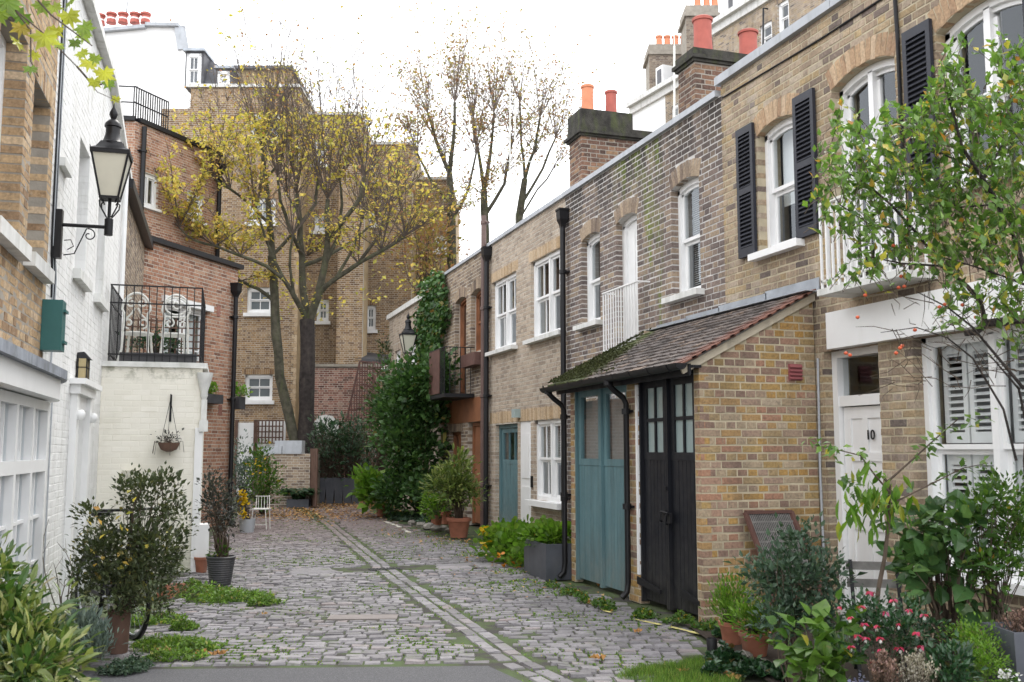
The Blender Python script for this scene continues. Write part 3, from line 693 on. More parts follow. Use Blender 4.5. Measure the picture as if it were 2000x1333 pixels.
# ================================================================== GROUND (setting)
def stuffgrid(): pass
gm = MB(); gm.box(-150, 150, -60, 260, -.5, -.03); g = gm.build('ground', plain('bare_earth', (.085, .07, .05), .95, .4, 1.5, .6)); g['kind'] = 'structure'
m, nt_, bs_, out_ = newmat('mossy_joint_soil'); M['joint'] = m
c_ = ramp(nt_, noise(nt_, 2.2, 6, rough=.65), [(.42, (.042, .038, .034)), (.49, (.055, .07, .028)), (.6, (.065, .098, .032))])
nt_.links.new(c_, bs_.inputs['Base Color']); bs_.inputs['Roughness'].default_value = .95; bump(nt_, bs_, noise(nt_, 60, 4), .8, .01)
st = MB(); st.box(-1.3, 6.0, 2.0, 36.0, -.2, -.012); street = st.build('cobbled_street', M['joint']); street['kind'] = 'structure'
m, nt_, bs_, out_ = newmat('granite_sett'); M['sett'] = m
c_ = ramp(nt_, attr(nt_), [(0, (.12, .112, .12)), (.3, (.17, .16, .17)), (.65, (.215, .202, .216)), (.9, (.27, .255, .268)), (1, (.24, .195, .19))])
c_ = mix(nt_, ramp(nt_, noise(nt_, .55, 4), [(.42, 0), (.68, .6)]), c_, (.13, .12, .12))
c_ = mix(nt_, 1, c_, ramp(nt_, noise(nt_, 28, 5), [(.3, (.78, .78, .78)), (.7, (1.18, 1.18, 1.18))]), 'MULTIPLY')
yy = xyz(nt_)['Y']; far = mth(nt_, 'MULTIPLY', mth(nt_, 'SUBTRACT', yy, 15.5), .14, True)   # the older, redder paving further up the mews
c_ = mix(nt_, far, c_, (.20, .155, .15))
c_ = mix(nt_, ramp(nt_, noise(nt_, 3.5, 6, rough=.7), [(.56, 0), (.68, .65)]), c_, (.085, .11, .04))
nt_.links.new(c_, bs_.inputs['Base Color']); bs_.inputs['Roughness'].default_value = .55; bs_.inputs['Specular IOR Level'].default_value = .4
bump(nt_, bs_, mix(nt_, .5, noise(nt_, 18, 4), noise(nt_, 75, 4)), .9, .014)
# setts: rounded blocks in rows across the street
ROT = math.radians(15.5); SU = np.array([math.cos(ROT), -math.sin(ROT)]); SV = np.array([math.sin(ROT), math.cos(ROT)])
def xl(y): return np.interp(y, [2, 8, 11, 13.6, 15, 17, 20, 23, 26, 36], [-.9, -.55, -.1, .0, .35, .55, .8, 1.2, 1.5, 2.5])
def xr(y): return np.interp(y, [2, 6.9, 7.4, 8.3, 8.6, 12, 14, 17, 19, 24, 36], [3.1, 3.3, 4.1, 4.35, 4.42, 4.36, 4.6, 4.7, 4.5, 4.6, 5.5])
CH = [(2.62, 5.8), (2.5, 7.3), (2.71, 13.8), (3.22, 23.)]
def chx(y): return np.interp(y, [c[1] for c in CH], [c[0] for c in CH])
def asph(x, y):  # asphalt apron in front, cut along the last row and the channel
    return (x*SU[0]+y*SU[1] > -9) and (x*SV[0]+y*SV[1] < 7.80) and x < chx(y)-.17+max(0, (7.0-y))*.12
ST = np.array([(-.5, -.5, -1), (.5, -.5, -1), (.5, .5, -1), (-.5, .5, -1), (-.5, -.5, -.35), (.5, -.5, -.35), (.5, .5, -.35), (-.5, .5, -.35), (-.44, -.40, -.04), (.44, -.40, -.04), (.44, .40, -.04), (-.44, .40, -.04), (0, 0, 0)], float)
SF = [(0, 1, 5, 4), (1, 2, 6, 5), (2, 3, 7, 6), (3, 0, 4, 7), (4, 5, 9, 8), (5, 6, 10, 9), (6, 7, 11, 10), (7, 4, 8, 11)]
SF3 = np.array([t for q in SF for t in ((q[0], q[1], q[2]), (q[0], q[2], q[3]))]+[(8, 9, 12), (9, 10, 12), (10, 11, 12), (11, 8, 12)])
setts = []   # x, y, length, width, angle, top z
v = 6.6-.4
while v < 33:
    pitch = .108+random.uniform(-.006, .008) if v < 20 else .12
    s = -9+random.random()*.2
    while s < 6:
        L = random.uniform(.105, .20); c = SU*(s+L/2)+SV*v; x, y = c
        if v < 33 and xl(y)+random.uniform(-.15, .1) < x < xr(y)+random.uniform(-.1, .15) and abs(x-chx(y)) > .145+L*.45 and not asph(x, y):
            if not (abs((c-np.array([1.74, 9.86]))@SU) < .36 and abs((c-np.array([1.74, 9.86]))@SV) < .16) and not (13.55 < y+.02*x < 14.15 and 1.4 < x < 4.6):
                if random.random() > .012: setts.append((x, y, L-.012, pitch-random.uniform(.009, .018), -ROT+random.gauss(0, .028), random.gauss(0, .005)))
        s += L
    v += pitch
for side in (-.068, .068):      # two courses of long kerb setts that form the drainage channel
    y = 6.0+random.random()*.2
    while y < 24:
        L = random.uniform(.18, .34); ym = y+L/2; a = math.atan2(chx(ym+.3)-chx(ym-.3), .6)
        setts.append((chx(ym)+side+random.gauss(0, .004), ym, L-.014, .122+random.uniform(-.008, .004), math.pi/2-a+random.gauss(0, .01), -.004+random.gauss(0, .002))); y += L
s = 1.4
while s < 4.5:                 # smooth flags where the channel meets the gully
    for k in (0, 1):
        L = random.uniform(.5, .8)
        if abs(s+L/2-chx(13.85)) > .45: setts.append((s+L/2+.05*k, 13.72+.27*k-.02*s, L-.015, .25, -.02, .002))
    s += L
def sett_dist(t):
    x, y, f = proj((t[0], t[1], 0)); return f if (f > .2 and -30 < x < 2030 and y < 1345) else 1e9
setts.sort(key=sett_dist)
smesh = []
for i in range(12):
    V = ST.copy(); V[4:, :2] += NR.normal(0, .022, (9, 2)); V[8:, 2] += NR.normal(0, .05, 5)
    smesh.append(mesh_np('sett', V, SF3, np.full(len(SF3), (i+.5)/12), M['sett'], smooth=False))
for t in setts[:300]:
    o = bpy.data.objects.new('sett', random.choice(smesh)); COL.objects.link(o); o.parent = street
    o.location = (t[0], t[1], t[5]+.004); o.rotation_euler = (random.gauss(0, .012), random.gauss(0, .012), t[4]); o.scale = (t[2], t[3], .06)
A = np.array(setts[300:]); n = len(A); V = ST[None].repeat(n, 0).copy(); V[:, 4:, :2] += NR.normal(0, .022, (n, 9, 2)); V[:, 8:, 2] += NR.normal(0, .05, (n, 5))
X = V[..., 0]*A[:, 2, None]; Y = V[..., 1]*A[:, 3, None]; c, s = np.cos(A[:, 4, None]), np.sin(A[:, 4, None])
P = np.stack([A[:, 0, None]+X*c-Y*s, A[:, 1, None]+X*s+Y*c, A[:, 5, None]+.004+V[..., 2]*.06], -1).reshape(-1, 3)
o = link('setts', mesh_np('setts', P, (SF3[None]+np.arange(n)[:, None, None]*13).reshape(-1, 3), NR.rand(n).repeat(len(SF3)), M['sett']), street); o['kind'] = 'stuff'
sl = MB(); q = [(SU*(a)+SV*(b)+np.array([1.74, 9.86])) for a, b in ((-.33, -.13), (.33, -.13), (.33, .13), (-.33, .13))]
sl.hexa([(p[0], p[1], -.05) for p in q]+[(p[0], p[1], .006) for p in q]); sl.build('access_cover', plain('pinkish_concrete', (.215, .19, .18), .85, .12, 8, .4), street)
gu = MB(); gu.box(2.50, 2.92, 13.62, 13.84, -.04, .0)
gl_ = gu.build('gully', M['darkin'], street)
for i in range(9): b_ = MB(); b_.box(2.52+i*.045, 2.54+i*.045, 13.64, 13.82, -.005, .006); b_.build('gully_bar', M['iron'], street)
# asphalt apron at the bottom of the picture
m, nt_, bs_, out_ = newmat('worn_asphalt')
c_ = ramp(nt_, noise(nt_, 150, 3), [(.35, (.05, .05, .055)), (.55, (.085, .085, .092)), (.72, (.17, .165, .17))])
nt_.links.new(c_, bs_.inputs['Base Color']); bs_.inputs['Roughness'].default_value = .8; bump(nt_, bs_, noise(nt_, 180, 3), .9, .006)
a_ = MB(); pts = []
p0 = SV*7.74; L_ = [(-6.0, 7.74), (-1.2, 7.76), (-.2, 7.745), (.35, 7.735)]
xs = [ -3.2, -.6, 0., .8, 1.6, 2.25]
top = [((x), (7.73-x*SV[0])/SV[1]) for x in xs]
edge = [(2.27, 7.25), (2.36, 6.6), (2.42, 6.0), (2.5, 4.5), (2.5, -12), (-3.2, -12)]
pp = top+edge; a_.add([(x, y, -.003) for x, y in pp][::-1]+[(x, y, -.1) for x, y in pp][::-1], [tuple(range(len(pp)))]+[(i, i+len(pp), (i+1) % len(pp)+len(pp), (i+1) % len(pp)) for i in range(len(pp))])
o = a_.build('asphalt_road', m); o['kind'] = 'structure'
# worn yellow line by the garages and white line by the far kerb
ym = plain('worn_yellow_line', (.50, .45, .17), .8, .25, 14, .3)
def painted(name, pts, wd, mat, parent):
    mb = MB()
    for a, b in zip(pts[:-1], pts[1:]):
        a = Vector(a); b = Vector(b); n_ = int((b-a).length/.16)+1
        for i in range(n_):
            if random.random() < .3: continue
            p = a.lerp(b, i/n_); q = a.lerp(b, (i+.93)/n_); t = (q-p).normalized(); x = Vector((t.y, -t.x))*wd*random.uniform(.2, .5)
            mb.add([(p.x-x.x, p.y-x.y, .012), (p.x+x.x, p.y+x.y, .012), (q.x+x.x, q.y+x.y, .012), (q.x-x.x, q.y-x.y, .012)], [(0, 1, 2, 3)])
    return mb.build(name, mat, parent)
painted('yellow_line', [G(1115, 1160).xy, G(1180, 1195).xy, G(1240, 1212).xy, G(1310, 1227).xy, G(1385, 1245).xy], .065, ym, street)
painted('white_line', [G(752, 1020).xy, G(775, 1028).xy, G(803, 1043).xy], .12, plain('worn_white_line', (.6, .58, .5), .8, .2, 14, .3), street)

# ================================================================== RIGHT-HAND ROW
FRT = Fr((5.95, 0), 0, 'L')
def coping(house, fr, s0, s1, z, mat, seg=.9, over=.06, h=.1, back=-.35, name='coping'):
    s = s0
    while s < s1-.05:
        e = min(s1, s+seg); m_ = MB(); m_.fbox(fr, s+.004, e-.004, z, z+h+random.uniform(-.003, .003), back, over); m_.build(name, mat, house); s = e
# ---- house with black shutters (nearest)
H1 = thing('brick_house', 'nearest yellow brick mews house with charcoal louvred shutters and white fascia', 'house', (5.95, 7.4, 0), 'terraced mews houses on the right')
w1 = (8.66, 9.40, 3.73, 5.13, .075); w2 = (7.14, 8.06, 3.12, 5.20, .10); w3 = (5.70, 6.62, 3.74, 5.20, .10)
dr = (7.52, 8.32, 0, 2.58, 0, 0); bw_ = (4.75, 7.07, .62, 2.58, 0, 0)
brick_wall(H1, FRT, 4.2, 10.15, 0, 5.9, [w1, w2, w3, dr, bw_], M['stock'], M['mortar_yellow'], ringmat=M['soldier'])
shell(H1, FRT, 4.2, 10.15, 0, 5.6, 0, -6)
coping(H1, FRT, 4.2, 10.2, 5.9, M['coping'], 1.25)
window(H1, FRT, w1, blind=('roller', .62), sillw=.10)
# french door behind the balcony
fd = window(H1, FRT, w2, meet=False, rows=3, bars=3, lights=2, sill=0, name='balcony_door')
window(H1, FRT, w3, lights=2, cols=1, sillw=.1)
def shutter(house, fr, s0, s1, z0, z1, d=.012):
    mb = MB(); t = .035; r = .05; zm = (z0+z1)/2
    mb.fbox(fr, s0, s0+r, z0, z1, d, d+t); mb.fbox(fr, s1-r, s1, z0, z1, d, d+t)
    mb.fbox(fr, s0+r, s1-r, z0, z0+.10, d, d+t); mb.fbox(fr, s0+r, s1-r, z1-.085, z1, d, d+t); mb.fbox(fr, s0+r, s1-r, zm-.03, zm+.04, d, d+t)
    mb.fbox(fr, s0+r, s1-r, z0+.1, z1-.085, d, d+.006)
    sh = mb.build('shutter', M['shutter'], house)
    for (a, b) in ((z0+.10, zm-.03), (zm+.04, z1-.085)):
        n_ = int((b-a)/.045); st_ = (b-a)/n_
        for i in range(n_):
            z = a+st_*i; q = MB(); q.hexa([fr.pt(s0+r, z+.004, d+.036), fr.pt(s1-r, z+.004, d+.036), fr.pt(s1-r, z+.034, d+.008), fr.pt(s0+r, z+.034, d+.008), fr.pt(s0+r, z+.012, d+.038), fr.pt(s1-r, z+.012, d+.038), fr.pt(s1-r, z+.042, d+.010), fr.pt(s0+r, z+.042, d+.010)]); q.build('slat', M['shutter'], sh)
shutter(H1, FRT, 9.43, 9.77, 3.74, 5.22); shutter(H1, FRT, 8.30, 8.65, 3.74, 5.22)
shutter(H1, FRT, 6.64, 6.98, 3.74, 5.24); shutter(H1, FRT, 5.28, 5.66, 3.74, 5.24)
f_ = MB(); f_.fbox(FRT, 4.2, 8.13, 2.56, 2.91, -.02, .1); f_.build('fascia_board', M['white'], H1)
# front door with fanlight and the number 10
dd_ = MB(); dd_.fbox(FRT, 8.24, 8.32, .0, 2.56, -.22, -.09); dd_.fbox(FRT, 7.52, 7.59, .0, 2.56, -.22, -.09); dd_.fbox(FRT, 7.59, 8.24, 2.49, 2.56, -.22, -.09); dd_.fbox(FRT, 7.59, 8.24, 2.02, 2.12, -.22, -.10)
frm = dd_.build('door_frame', M['white'], H1); g_ = MB(); g_.add([FRT.pt(7.59, 2.12, -.16), FRT.pt(8.24, 2.12, -.16), FRT.pt(8.24, 2.49, -.16), FRT.pt(7.59, 2.49, -.16)], [(0, 1, 2, 3)]); g_.build('fanlight_pane', M['glass'], frm)
d_ = MB(); d_.fbox(FRT, 7.60, 8.23, .02, 2.01, -.20, -.155)
for (a, b, c0, c1) in ((7.60, 7.70, .02, 2.01), (8.13, 8.23, .02, 2.01), (7.88, 7.95, .02, 2.01), (7.70, 7.88, .02, .2), (7.95, 8.13, .02, .2), (7.70, 7.88, 1.9, 2.01), (7.95, 8.13, 1.9, 2.01), (7.70, 7.88, .86, .98), (7.95, 8.13, .86, .98), (7.70, 7.88, 1.5, 1.58), (7.95, 8.13, 1.5, 1.58)):
    d_.fbox(FRT, a, b, c0, c1, -.154, -.14)
dor = d_.build('front_door', M['white'], H1)
tc = bpy.data.curves.new('door_number', 'FONT'); tc.body = '10'; tc.size = .13; tc.extrude = .004; tc.align_x = 'CENTER'
to = bpy.data.objects.new('tmp', tc); COL.objects.link(to); dg = bpy.context.evaluated_depsgraph_get(); me = bpy.data.meshes.new_from_object(to.evaluated_get(dg)); bpy.data.objects.remove(to)
to = link('door_number', me, dor, M['iron']); to.matrix_local = Matrix.Translation(FRT.pt(7.84, 1.70, -.136)-root_off(dor)) @ Matrix.Rotation(-math.pi/2, 4, 'Z') @ Matrix.Rotation(math.pi/2, 4, 'X')
kn = MB(); kn.lathe([(.001, 0), (.028, .004), (.03, .03), (.001, .045)], (0, 0, 0), 10); k_ = kn.build('door_knob', M['iron'], dor, smooth=True); k_.matrix_local = Matrix.Translation(FRT.pt(7.66, 1.0, -.14)-root_off(dor)) @ Matrix.Rotation(-math.pi/2, 4, 'Y')
# plantation shutters behind the ground floor window
bwin = window(H1, FRT, bw_, d=-.10, lights=3, sillw=.1, sill=.07, label='wide white sash window with louvred inner shutters')
lm = {}
for (a, b) in ((6.42, 6.98), (5.68, 6.24), (4.90, 5.5)):
    for (p0_, p1_) in ((a, (a+b)/2-.01), ((a+b)/2+.01, b)):
        for (z0, z1) in ((.72, 1.57), (1.66, 2.5)):
            q = MB(); q.fbox(FRT, p0_, p0_+.05, z0, z1, -.26, -.235); q.fbox(FRT, p1_-.05, p1_, z0, z1, -.26, -.235); q.fbox(FRT, p0_+.05, p1_-.05, z0, z0+.09, -.26, -.235); q.fbox(FRT, p0_+.05, p1_-.05, z1-.09, z1, -.26, -.235)
            q.build('inner_shutter', M['white'], bwin)
            z = z0+.12
            while z < z1-.1:
                key = round(p1_-p0_, 3)
                if key not in lm:
                    q = MB(); W_ = (p1_-p0_-.1)/2; q.hexa([(-.02, -W_, -.012), (-.02, W_, -.012), (.02, W_, .010), (.02, -W_, .010), (-.02, -W_, -.006), (-.02, W_, -.006), (.02, W_, .016), (.02, -W_, .016)][:8]); o_ = q.build('louvre', M['white'], None); lm[key] = o_.data; bpy.data.objects.remove(o_)
                o_ = link('louvre', lm[key], bwin); o_.location = FRT.pt((p0_+p1_)/2, z, -.248)-root_off(bwin); z += .056
# balcony
bs = MB(); bs.fbox(FRT, 6.72, 7.86, 3.02, 3.08, .005, .38); slb = bs.build('balcony_slab', M['stone'], H1)
rl = MB(); rl.fbox(FRT, 6.76, 7.82, 3.86, 3.885, .335, .375); rl.fbox(FRT, 6.76, 7.82, 3.14, 3.16, .345, .365)
for s_ in (6.76, 7.80): rl.fbox(FRT, s_, s_+.02, 3.86, 3.885, .0, .335); rl.fbox(FRT, s_, s_+.02, 3.14, 3.16, .0, .345)
rl.build('balcony_rail', M['whiteiron'], H1, label='white painted balcony rail')
for i in range(13):
    s_ = 6.78+i*.0855; q = MB(); q.fbox(FRT, s_-.009, s_+.009, 3.08, 3.86, .345, .365); q.build('baluster', M['white'], H1)
for s_ in (6.77, 7.81):
    for i in range(3): q = MB(); q.fbox(FRT, s_-.009, s_+.009, 3.08, 3.86, .06+i*.1, .078+i*.1); q.build('baluster', M['white'], H1)
cb = MB(); cb.tube([FRT.pt(7.08, 5.88, .02), FRT.pt(7.06, 5.2, .02), FRT.pt(7.06, 3.95, .02), FRT.pt(7.05, 3.1, .02)], .018, 8); cb.build('cable_pipe', M['black'], H1, smooth=True)
cb = MB(); cb.tube([FRT.pt(4.3, 5.66, .012), FRT.pt(6, 5.70, .012), FRT.pt(8.2, 5.68, .012), FRT.pt(10.1, 5.73, .012)], .010, 6); cb.build('cable', M['black'], H1)
cb = MB(); cb.tube([FRT.pt(8.40, 2.5, .012), FRT.pt(8.42, 1.4, .014), FRT.pt(8.40, .2, .012)], .012, 6); cb.build('cable', M['coping'], H1)
q = MB(); q.fbox(FRT, 6.80, 6.95, 3.38, 3.62, .002, .07); q.build('alarm_box', M['white'], H1)
# ---- dark brick house
H2 = thing('brick_house', 'dark purple brick mews house with green streaks of moss under its parapet', 'house', (5.95, 12.7, 0), 'terraced mews houses on the right')
a1 = (10.72, 11.46, 3.54, 5.01, .065); a2 = (12.49, 13.20, 3.02, 4.95, .075); a3 = (13.80, 14.54, 3.54, 4.95, .07)
brick_wall(H2, FRT, 10.15, 15.22, 0, 5.78, [a1, a2, a3], M['darkbrick'], M['mortar_moss'], ringmat=M['brownbrick'])
shell(H2, FRT, 10.15, 15.22, 0, 5.5, 0, -6)
coping(H2, FRT, 10.2, 15.22, 5.78, M['coping'], 1.1, over=.05, h=.075)
window(H2, FRT, a1, blind=('slats', .9), sillw=.12, siln='stone'); window(H2, FRT, a3, blind=('slats', .9), sillw=.12, siln='stone')
dd_ = MB(); dd_.fbox(FRT, 12.49, 12.55, 3.02, 4.85, -.24, -.12); dd_.fbox(FRT, 13.13, 13.20, 3.02, 4.85, -.24, -.12)
n = 8
for i in range(n):
    sa, sb = a2[0]+(a2[1]-a2[0])*i/n, a2[0]+(a2[1]-a2[0])*(i+1)/n; za, zb = arch_z(a2, sa), arch_z(a2, sb)
    dd_.hexa([FRT.pt(sa, za-.07, -.24), FRT.pt(sb, zb-.07, -.24), FRT.pt(sb, zb-.07, -.12), FRT.pt(sa, za-.07, -.12), FRT.pt(sa, za, -.24), FRT.pt(sb, zb, -.24), FRT.pt(sb, zb, -.12), FRT.pt(sa, za, -.12)])
jd = dd_.build('door_frame', M['white'], H2)
q = MB(); q.fbox(FRT, 12.55, 13.13, 3.02, 4.87, -.22, -.16); q.fbox(FRT, 12.6, 12.8, 3.2, 3.9, -.159, -.15); q.fbox(FRT, 12.88, 13.08, 3.2, 3.9, -.159, -.15); q.fbox(FRT, 12.6, 12.8, 4.0, 4.75, -.159, -.15); q.fbox(FRT, 12.88, 13.08, 4.0, 4.75, -.159, -.15); q.build('balcony_door', M['white'], H2)
rl = MB(); rl.fbox(FRT, 12.10, 13.28, 3.85, 3.87, .17, .20); rl.fbox(FRT, 12.10, 13.28, 3.0, 3.02, .17, .20)
for s_ in (12.10, 13.26): rl.fbox(FRT, s_, s_+.02, 3.85, 3.87, 0, .17); rl.fbox(FRT, s_, s_+.02, 3.0, 3.02, 0, .17)
rl.build('juliet_rail', M['white'], H2, label='white guard rail across the upper door')
for i in range(14): s_ = 12.12+i*.0875; q = MB(); q.fbox(FRT, s_-.008, s_+.008, 3.02, 3.85, .177, .193); q.build('baluster', M['white'], H2)
pipe(H2, FRT, 15.12, 0, 5.25, .09, M['black'], .045, hopper=True)
# ---- tan brick house
H3 = thing('brick_house', 'tan brick mews house with white double sash windows and a teal front door', 'house', (5.95, 17.3, 0), 'terraced mews houses on the right')
b1 = (15.34, 16.96, 3.56, 4.99, 0, .21); b2 = (17.80, 19.34, 3.56, 4.99, 0, .21)
b3 = (15.34, 16.80, .74, 2.12, 0, 0); b4 = (17.72, 19.10, 0, 2.10, 0, 0); b5 = (16.98, 17.60, 0, 2.12, 0, 0)
sold = []
s_ = 15.24
while s_ < 19.46: sold.append((s_+.037, 2.24, .066, .225, random.gauss(0, .006))); s_ += .0745
bandops = [(15.22, 19.5, 2.13, 2.355, 0, 0)]
def brick_wall2(house, fr, s0, s1, z0, z1, ops, bands, mat, mortar, extra, ringmat, **k):
    global lay
    old = lay
    def lay2(a, b, c, d, o, *aa, **kk): return old(a, b, c, d, list(o)+bands, *aa, **kk)
    lay = lay2; r = brick_wall(house, fr, s0, s1, z0, z1, ops, mat, mortar, extra=extra, ringmat=ringmat, **k); lay = old; return r
brick_wall2(H3, FRT, 15.22, 19.50, 0, 5.78, [b1, b2, b3, b4, b5], bandops, M['tanbrick'], M['mortar'], sold, M['soldiertan'])
shell(H3, FRT, 15.22, 19.50, 0, 5.5, 0, -6)
coping(H3, FRT, 15.22, 19.5, 5.78, M['coping'], 1.1, over=.05, h=.075)
window(H3, FRT, b1, lights=2, cols=2, sillw=.13, d=-.06, siln='stone'); window(H3, FRT, b2, lights=2, cols=2, sillw=.13, d=-.06, siln='stone')
window(H3, FRT, b3, lights=2, cols=2, sillw=.16, sill=.09, d=-.05, blind=('slats', .55))
def plank_door(house, fr, s0, s1, z0, z1, d, mat, npl, name='door', glaz=None, framew=.07, framemat=None, label=None, panes=1, panerows=1):
    fm = MB(); fmt = framemat or mat
    fm.fbox(fr, s0, s0+framew, z0, z1, d-.12, d+.02); fm.fbox(fr, s1-framew, s1, z0, z1, d-.12, d+.02); fm.fbox(fr, s0+framew, s1-framew, z1-framew, z1, d-.12, d+.02)
    f = fm.build('door_frame', fmt, house)
    a, b = s0+framew+.004, s1-framew-.004; t = z1-framew-.004; gz = glaz if glaz else t-.12
    dm = MB(); dm.fbox(fr, a, b, z0+.02, t, d-.06, d-.035) if not glaz else dm.fbox(fr, a, b, z0+.02, gz-.06, d-.06, d-.035)
    if glaz:
        sw = .085
        dm.fbox(fr, a, b, gz-.08, gz, d-.06, d-.012); dm.fbox(fr, a, b, t-sw, t, d-.06, d-.012); dm.fbox(fr, a, a+sw, gz, t-sw, d-.06, d-.012); dm.fbox(fr, b-sw, b, gz, t-sw, d-.06, d-.012)
        W_ = (b-a-2*sw)
        for i in range(1, panes): dm.fbox(fr, a+sw+W_*i/panes-.016, a+sw+W_*i/panes+.016, gz, t-sw, d-.055, d-.015)
        for i in range(1, panerows): z = gz+(t-sw-gz)*i/panerows; dm.fbox(fr, a+sw, b-sw, z-.018, z+.018, d-.053, d-.017)
    dr_ = dm.build(name, mat, house, label=label)
    if glaz:
        for i in range(panes):
            for j in range(panerows):
                x0 = a+sw+W_*i/panes; z0_ = gz+(t-sw-gz)*j/panerows; q = MB(); q.add([fr.pt(x0, z0_, d-.035), fr.pt(x0+W_/panes, z0_, d-.035), fr.pt(x0+W_/panes, z0_+(t-sw-gz)/panerows, d-.035), fr.pt(x0, z0_+(t-sw-gz)/panerows, d-.035)], [(0, 1, 2, 3)]); q.build('pane', M['frost' if panerows > 1 else 'glass'], dr_)
    wd = (b-a)/npl; zt = (gz-.08) if glaz else t
    for i in range(npl):
        q = MB(); q.fbox(fr, a+wd*i+.003, a+wd*(i+1)-.003, z0+.025, zt-.002, d-.034, d-.018+random.uniform(-.001, .001)); q.build('door_board', mat, dr_)
    return dr_
plank_door(H3, FRT, 17.72, 19.10, .08, 2.10, -.10, M['teal'], 7, 'front_door', glaz=1.42, panes=3, label='teal front door')
q = MB(); q.fbox(FRT, 17.72, 19.10, 0, .08, -.25, .12); q.build('doorstep', M['stone'], H3)
dm = MB(); dm.fbox(FRT, 16.98, 17.60, .0, 2.12, -.2, -.02); q = dm.build('white_door', M['white'], H3)
for (c0, c1) in ((.25, .95), (1.1, 1.9)): p_ = MB(); p_.fbox(FRT, 17.08, 17.5, c0, c1, -.02, -.008); p_.build('door_panel', M['white'], q)
q = MB(); q.fbox(FRT, 17.55, 17.72, 2.2, 2.36, .0, .12); q.build('door_light', M['frost'], H3)
q = MB(); q.fbox(FRT, 16.86, 16.92, .95, 1.15, .002, .03); q.build('entryphone', M['black'], H3)
# ---- brown brick house with varnished joinery
H4 = thing('brick_house', 'brown brick mews house with varnished wooden doors and a timber band', 'house', (5.95, 21.4, 0), 'terraced mews houses on the right')
c1_ = (21.30, 22.25, 2.85, 5.05, .08); c2_ = (20.06, 20.92, 3.70, 5.05, .08); c3_ = (20.05, 21.10, 0, 2.2, 0, 0); c4_ = (21.68, 22.72, .95, 2.02, 0, .2)
brick_wall2(H4, FRT, 19.50, 23.4, 0, 5.78, [c1_, c2_, c3_, c4_], [(19.5, 23.4, 2.2, 2.72, 0, 0)], M['brownbrick'], M['mortar'], None, M['brownbrick'])
shell(H4, FRT, 19.50, 23.4, 0, 5.5, 0, -6)
coping(H4, FRT, 19.5, 23.4, 5.78, M['coping'], 1.1, over=.05, h=.07)
for i in range(4): q = MB(); q.fbox(FRT, 19.62+i*.94, 20.55+i*.94, 2.205, 2.715, -.02, .03); q.build('timber_panel', M['wood'], H4)
window(H4, FRT, c1_, mat=M['wood'], meet=False, rows=2, bars=1, cols=2, sill=0, d=-.12, name='balcony_door'); window(H4, FRT, c2_, mat=M['wood'], cols=2, d=-.12, sill=0)
window(H4, FRT, c4_, mat=M['wood'], meet=False, rows=1, bars=1, cols=2, lights=2, d=-.1, sill=.05)
plank_door(H4, FRT, 20.05, 21.10, .04, 2.19, -.12, M['wood'], 8, 'front_door', label='varnished wooden front door')
q = MB(); q.fbox(FRT, 20.55, 22.0, 2.72, 2.80, .031, .68); q.build('balcony_floor', M['iron'], H4)
q = MB(); q.fbox(FRT, 21.05, 21.98, 2.82, 3.78, .655, .67); q.build('balcony_panel', M['rust'], H4, label='plain brown sheet panel on the balcony front')
rl = MB(); rl.fbox(FRT, 20.6, 21.98, 3.78, 3.80, .65, .675); rl.fbox(FRT, 20.6, 20.62, 3.78, 3.80, 0, .65); rl.fbox(FRT, 21.96, 21.98, 3.78, 3.8, 0, .65); rl.build('balcony_rail', M['iron'], H4)
for i in range(6): q = MB(); q.fbox(FRT, 20.6, 20.614, 2.8, 3.78, .08+i*.115, .094+i*.115); q.build('baluster', M['iron'], H4)
for i in range(4): q = MB(); q.fbox(FRT, 20.62+i*.11, 20.634+i*.11, 2.8, 3.78, .655, .669); q.build('baluster', M['iron'], H4)
q = MB(); q.fbox(FRT, 22.85, 22.97, 1.78, 2.02, .02, .13); lan = q.build('porch_light', plain('yellow_glass', (.45, .40, .12), .2, .1, 5, 0), H4); q = MB(); q.fbox(FRT, 22.83, 22.99, 2.02, 2.06, 0, .15); q.fbox(FRT, 22.84, 22.98, 1.75, 1.78, .01, .14)
for a in (22.85, 22.96): 
    for b in (.02, .12): q.fbox(FRT, a-.003, a+.013, 1.78, 2.02, b, b+.012)
q.build('porch_light_frame', M['iron'], lan)
pipe(H4, FRT, 19.44, 0, 5.45, .09, M['black'], .05, hopper=True); pipe(H4, FRT, 19.62, 0, 6.45, .10, M['brownpipe'], .055, shoe=False)
wb = thing('window_box', 'brown wooden window box under the varnished upper window', 'planter', tuple(FRT.pt(20.1, 3.35, .18)))
q = MB(); q.fbox(FRT, 19.75, 20.85, 3.36, 3.62, .03, .25); q.build('box', M['rust'], wb)
# ---- furthest house of the row
H5 = thing('brick_house', 'far pale brown mews house with white coping, partly behind the ivy', 'house', (5.95, 27, 0), 'terraced mews houses on the right')
d1 = (28.30, 29.1, 3.0, 4.5, 0, .2); d2 = (26.2, 27.05, 3.0, 4.5, 0, .2)
brick_wall(H5, FRT, 23.4, 30.0, 0, 5.55, [d1, d2], M['tanbrick'], M['mortar'], nmax=300)
shell(H5, FRT, 23.4, 30.0, 0, 5.3, 0, -6)
coping(H5, FRT, 23.4, 30.05, 5.55, M['stone'], 1.6, over=.08, h=.14)
window(H5, FRT, d1, lights=2, cols=2, bars=3, d=-.06, sill=.05); window(H5, FRT, d2, lights=2, cols=2, bars=3, d=-.06, sill=.05)

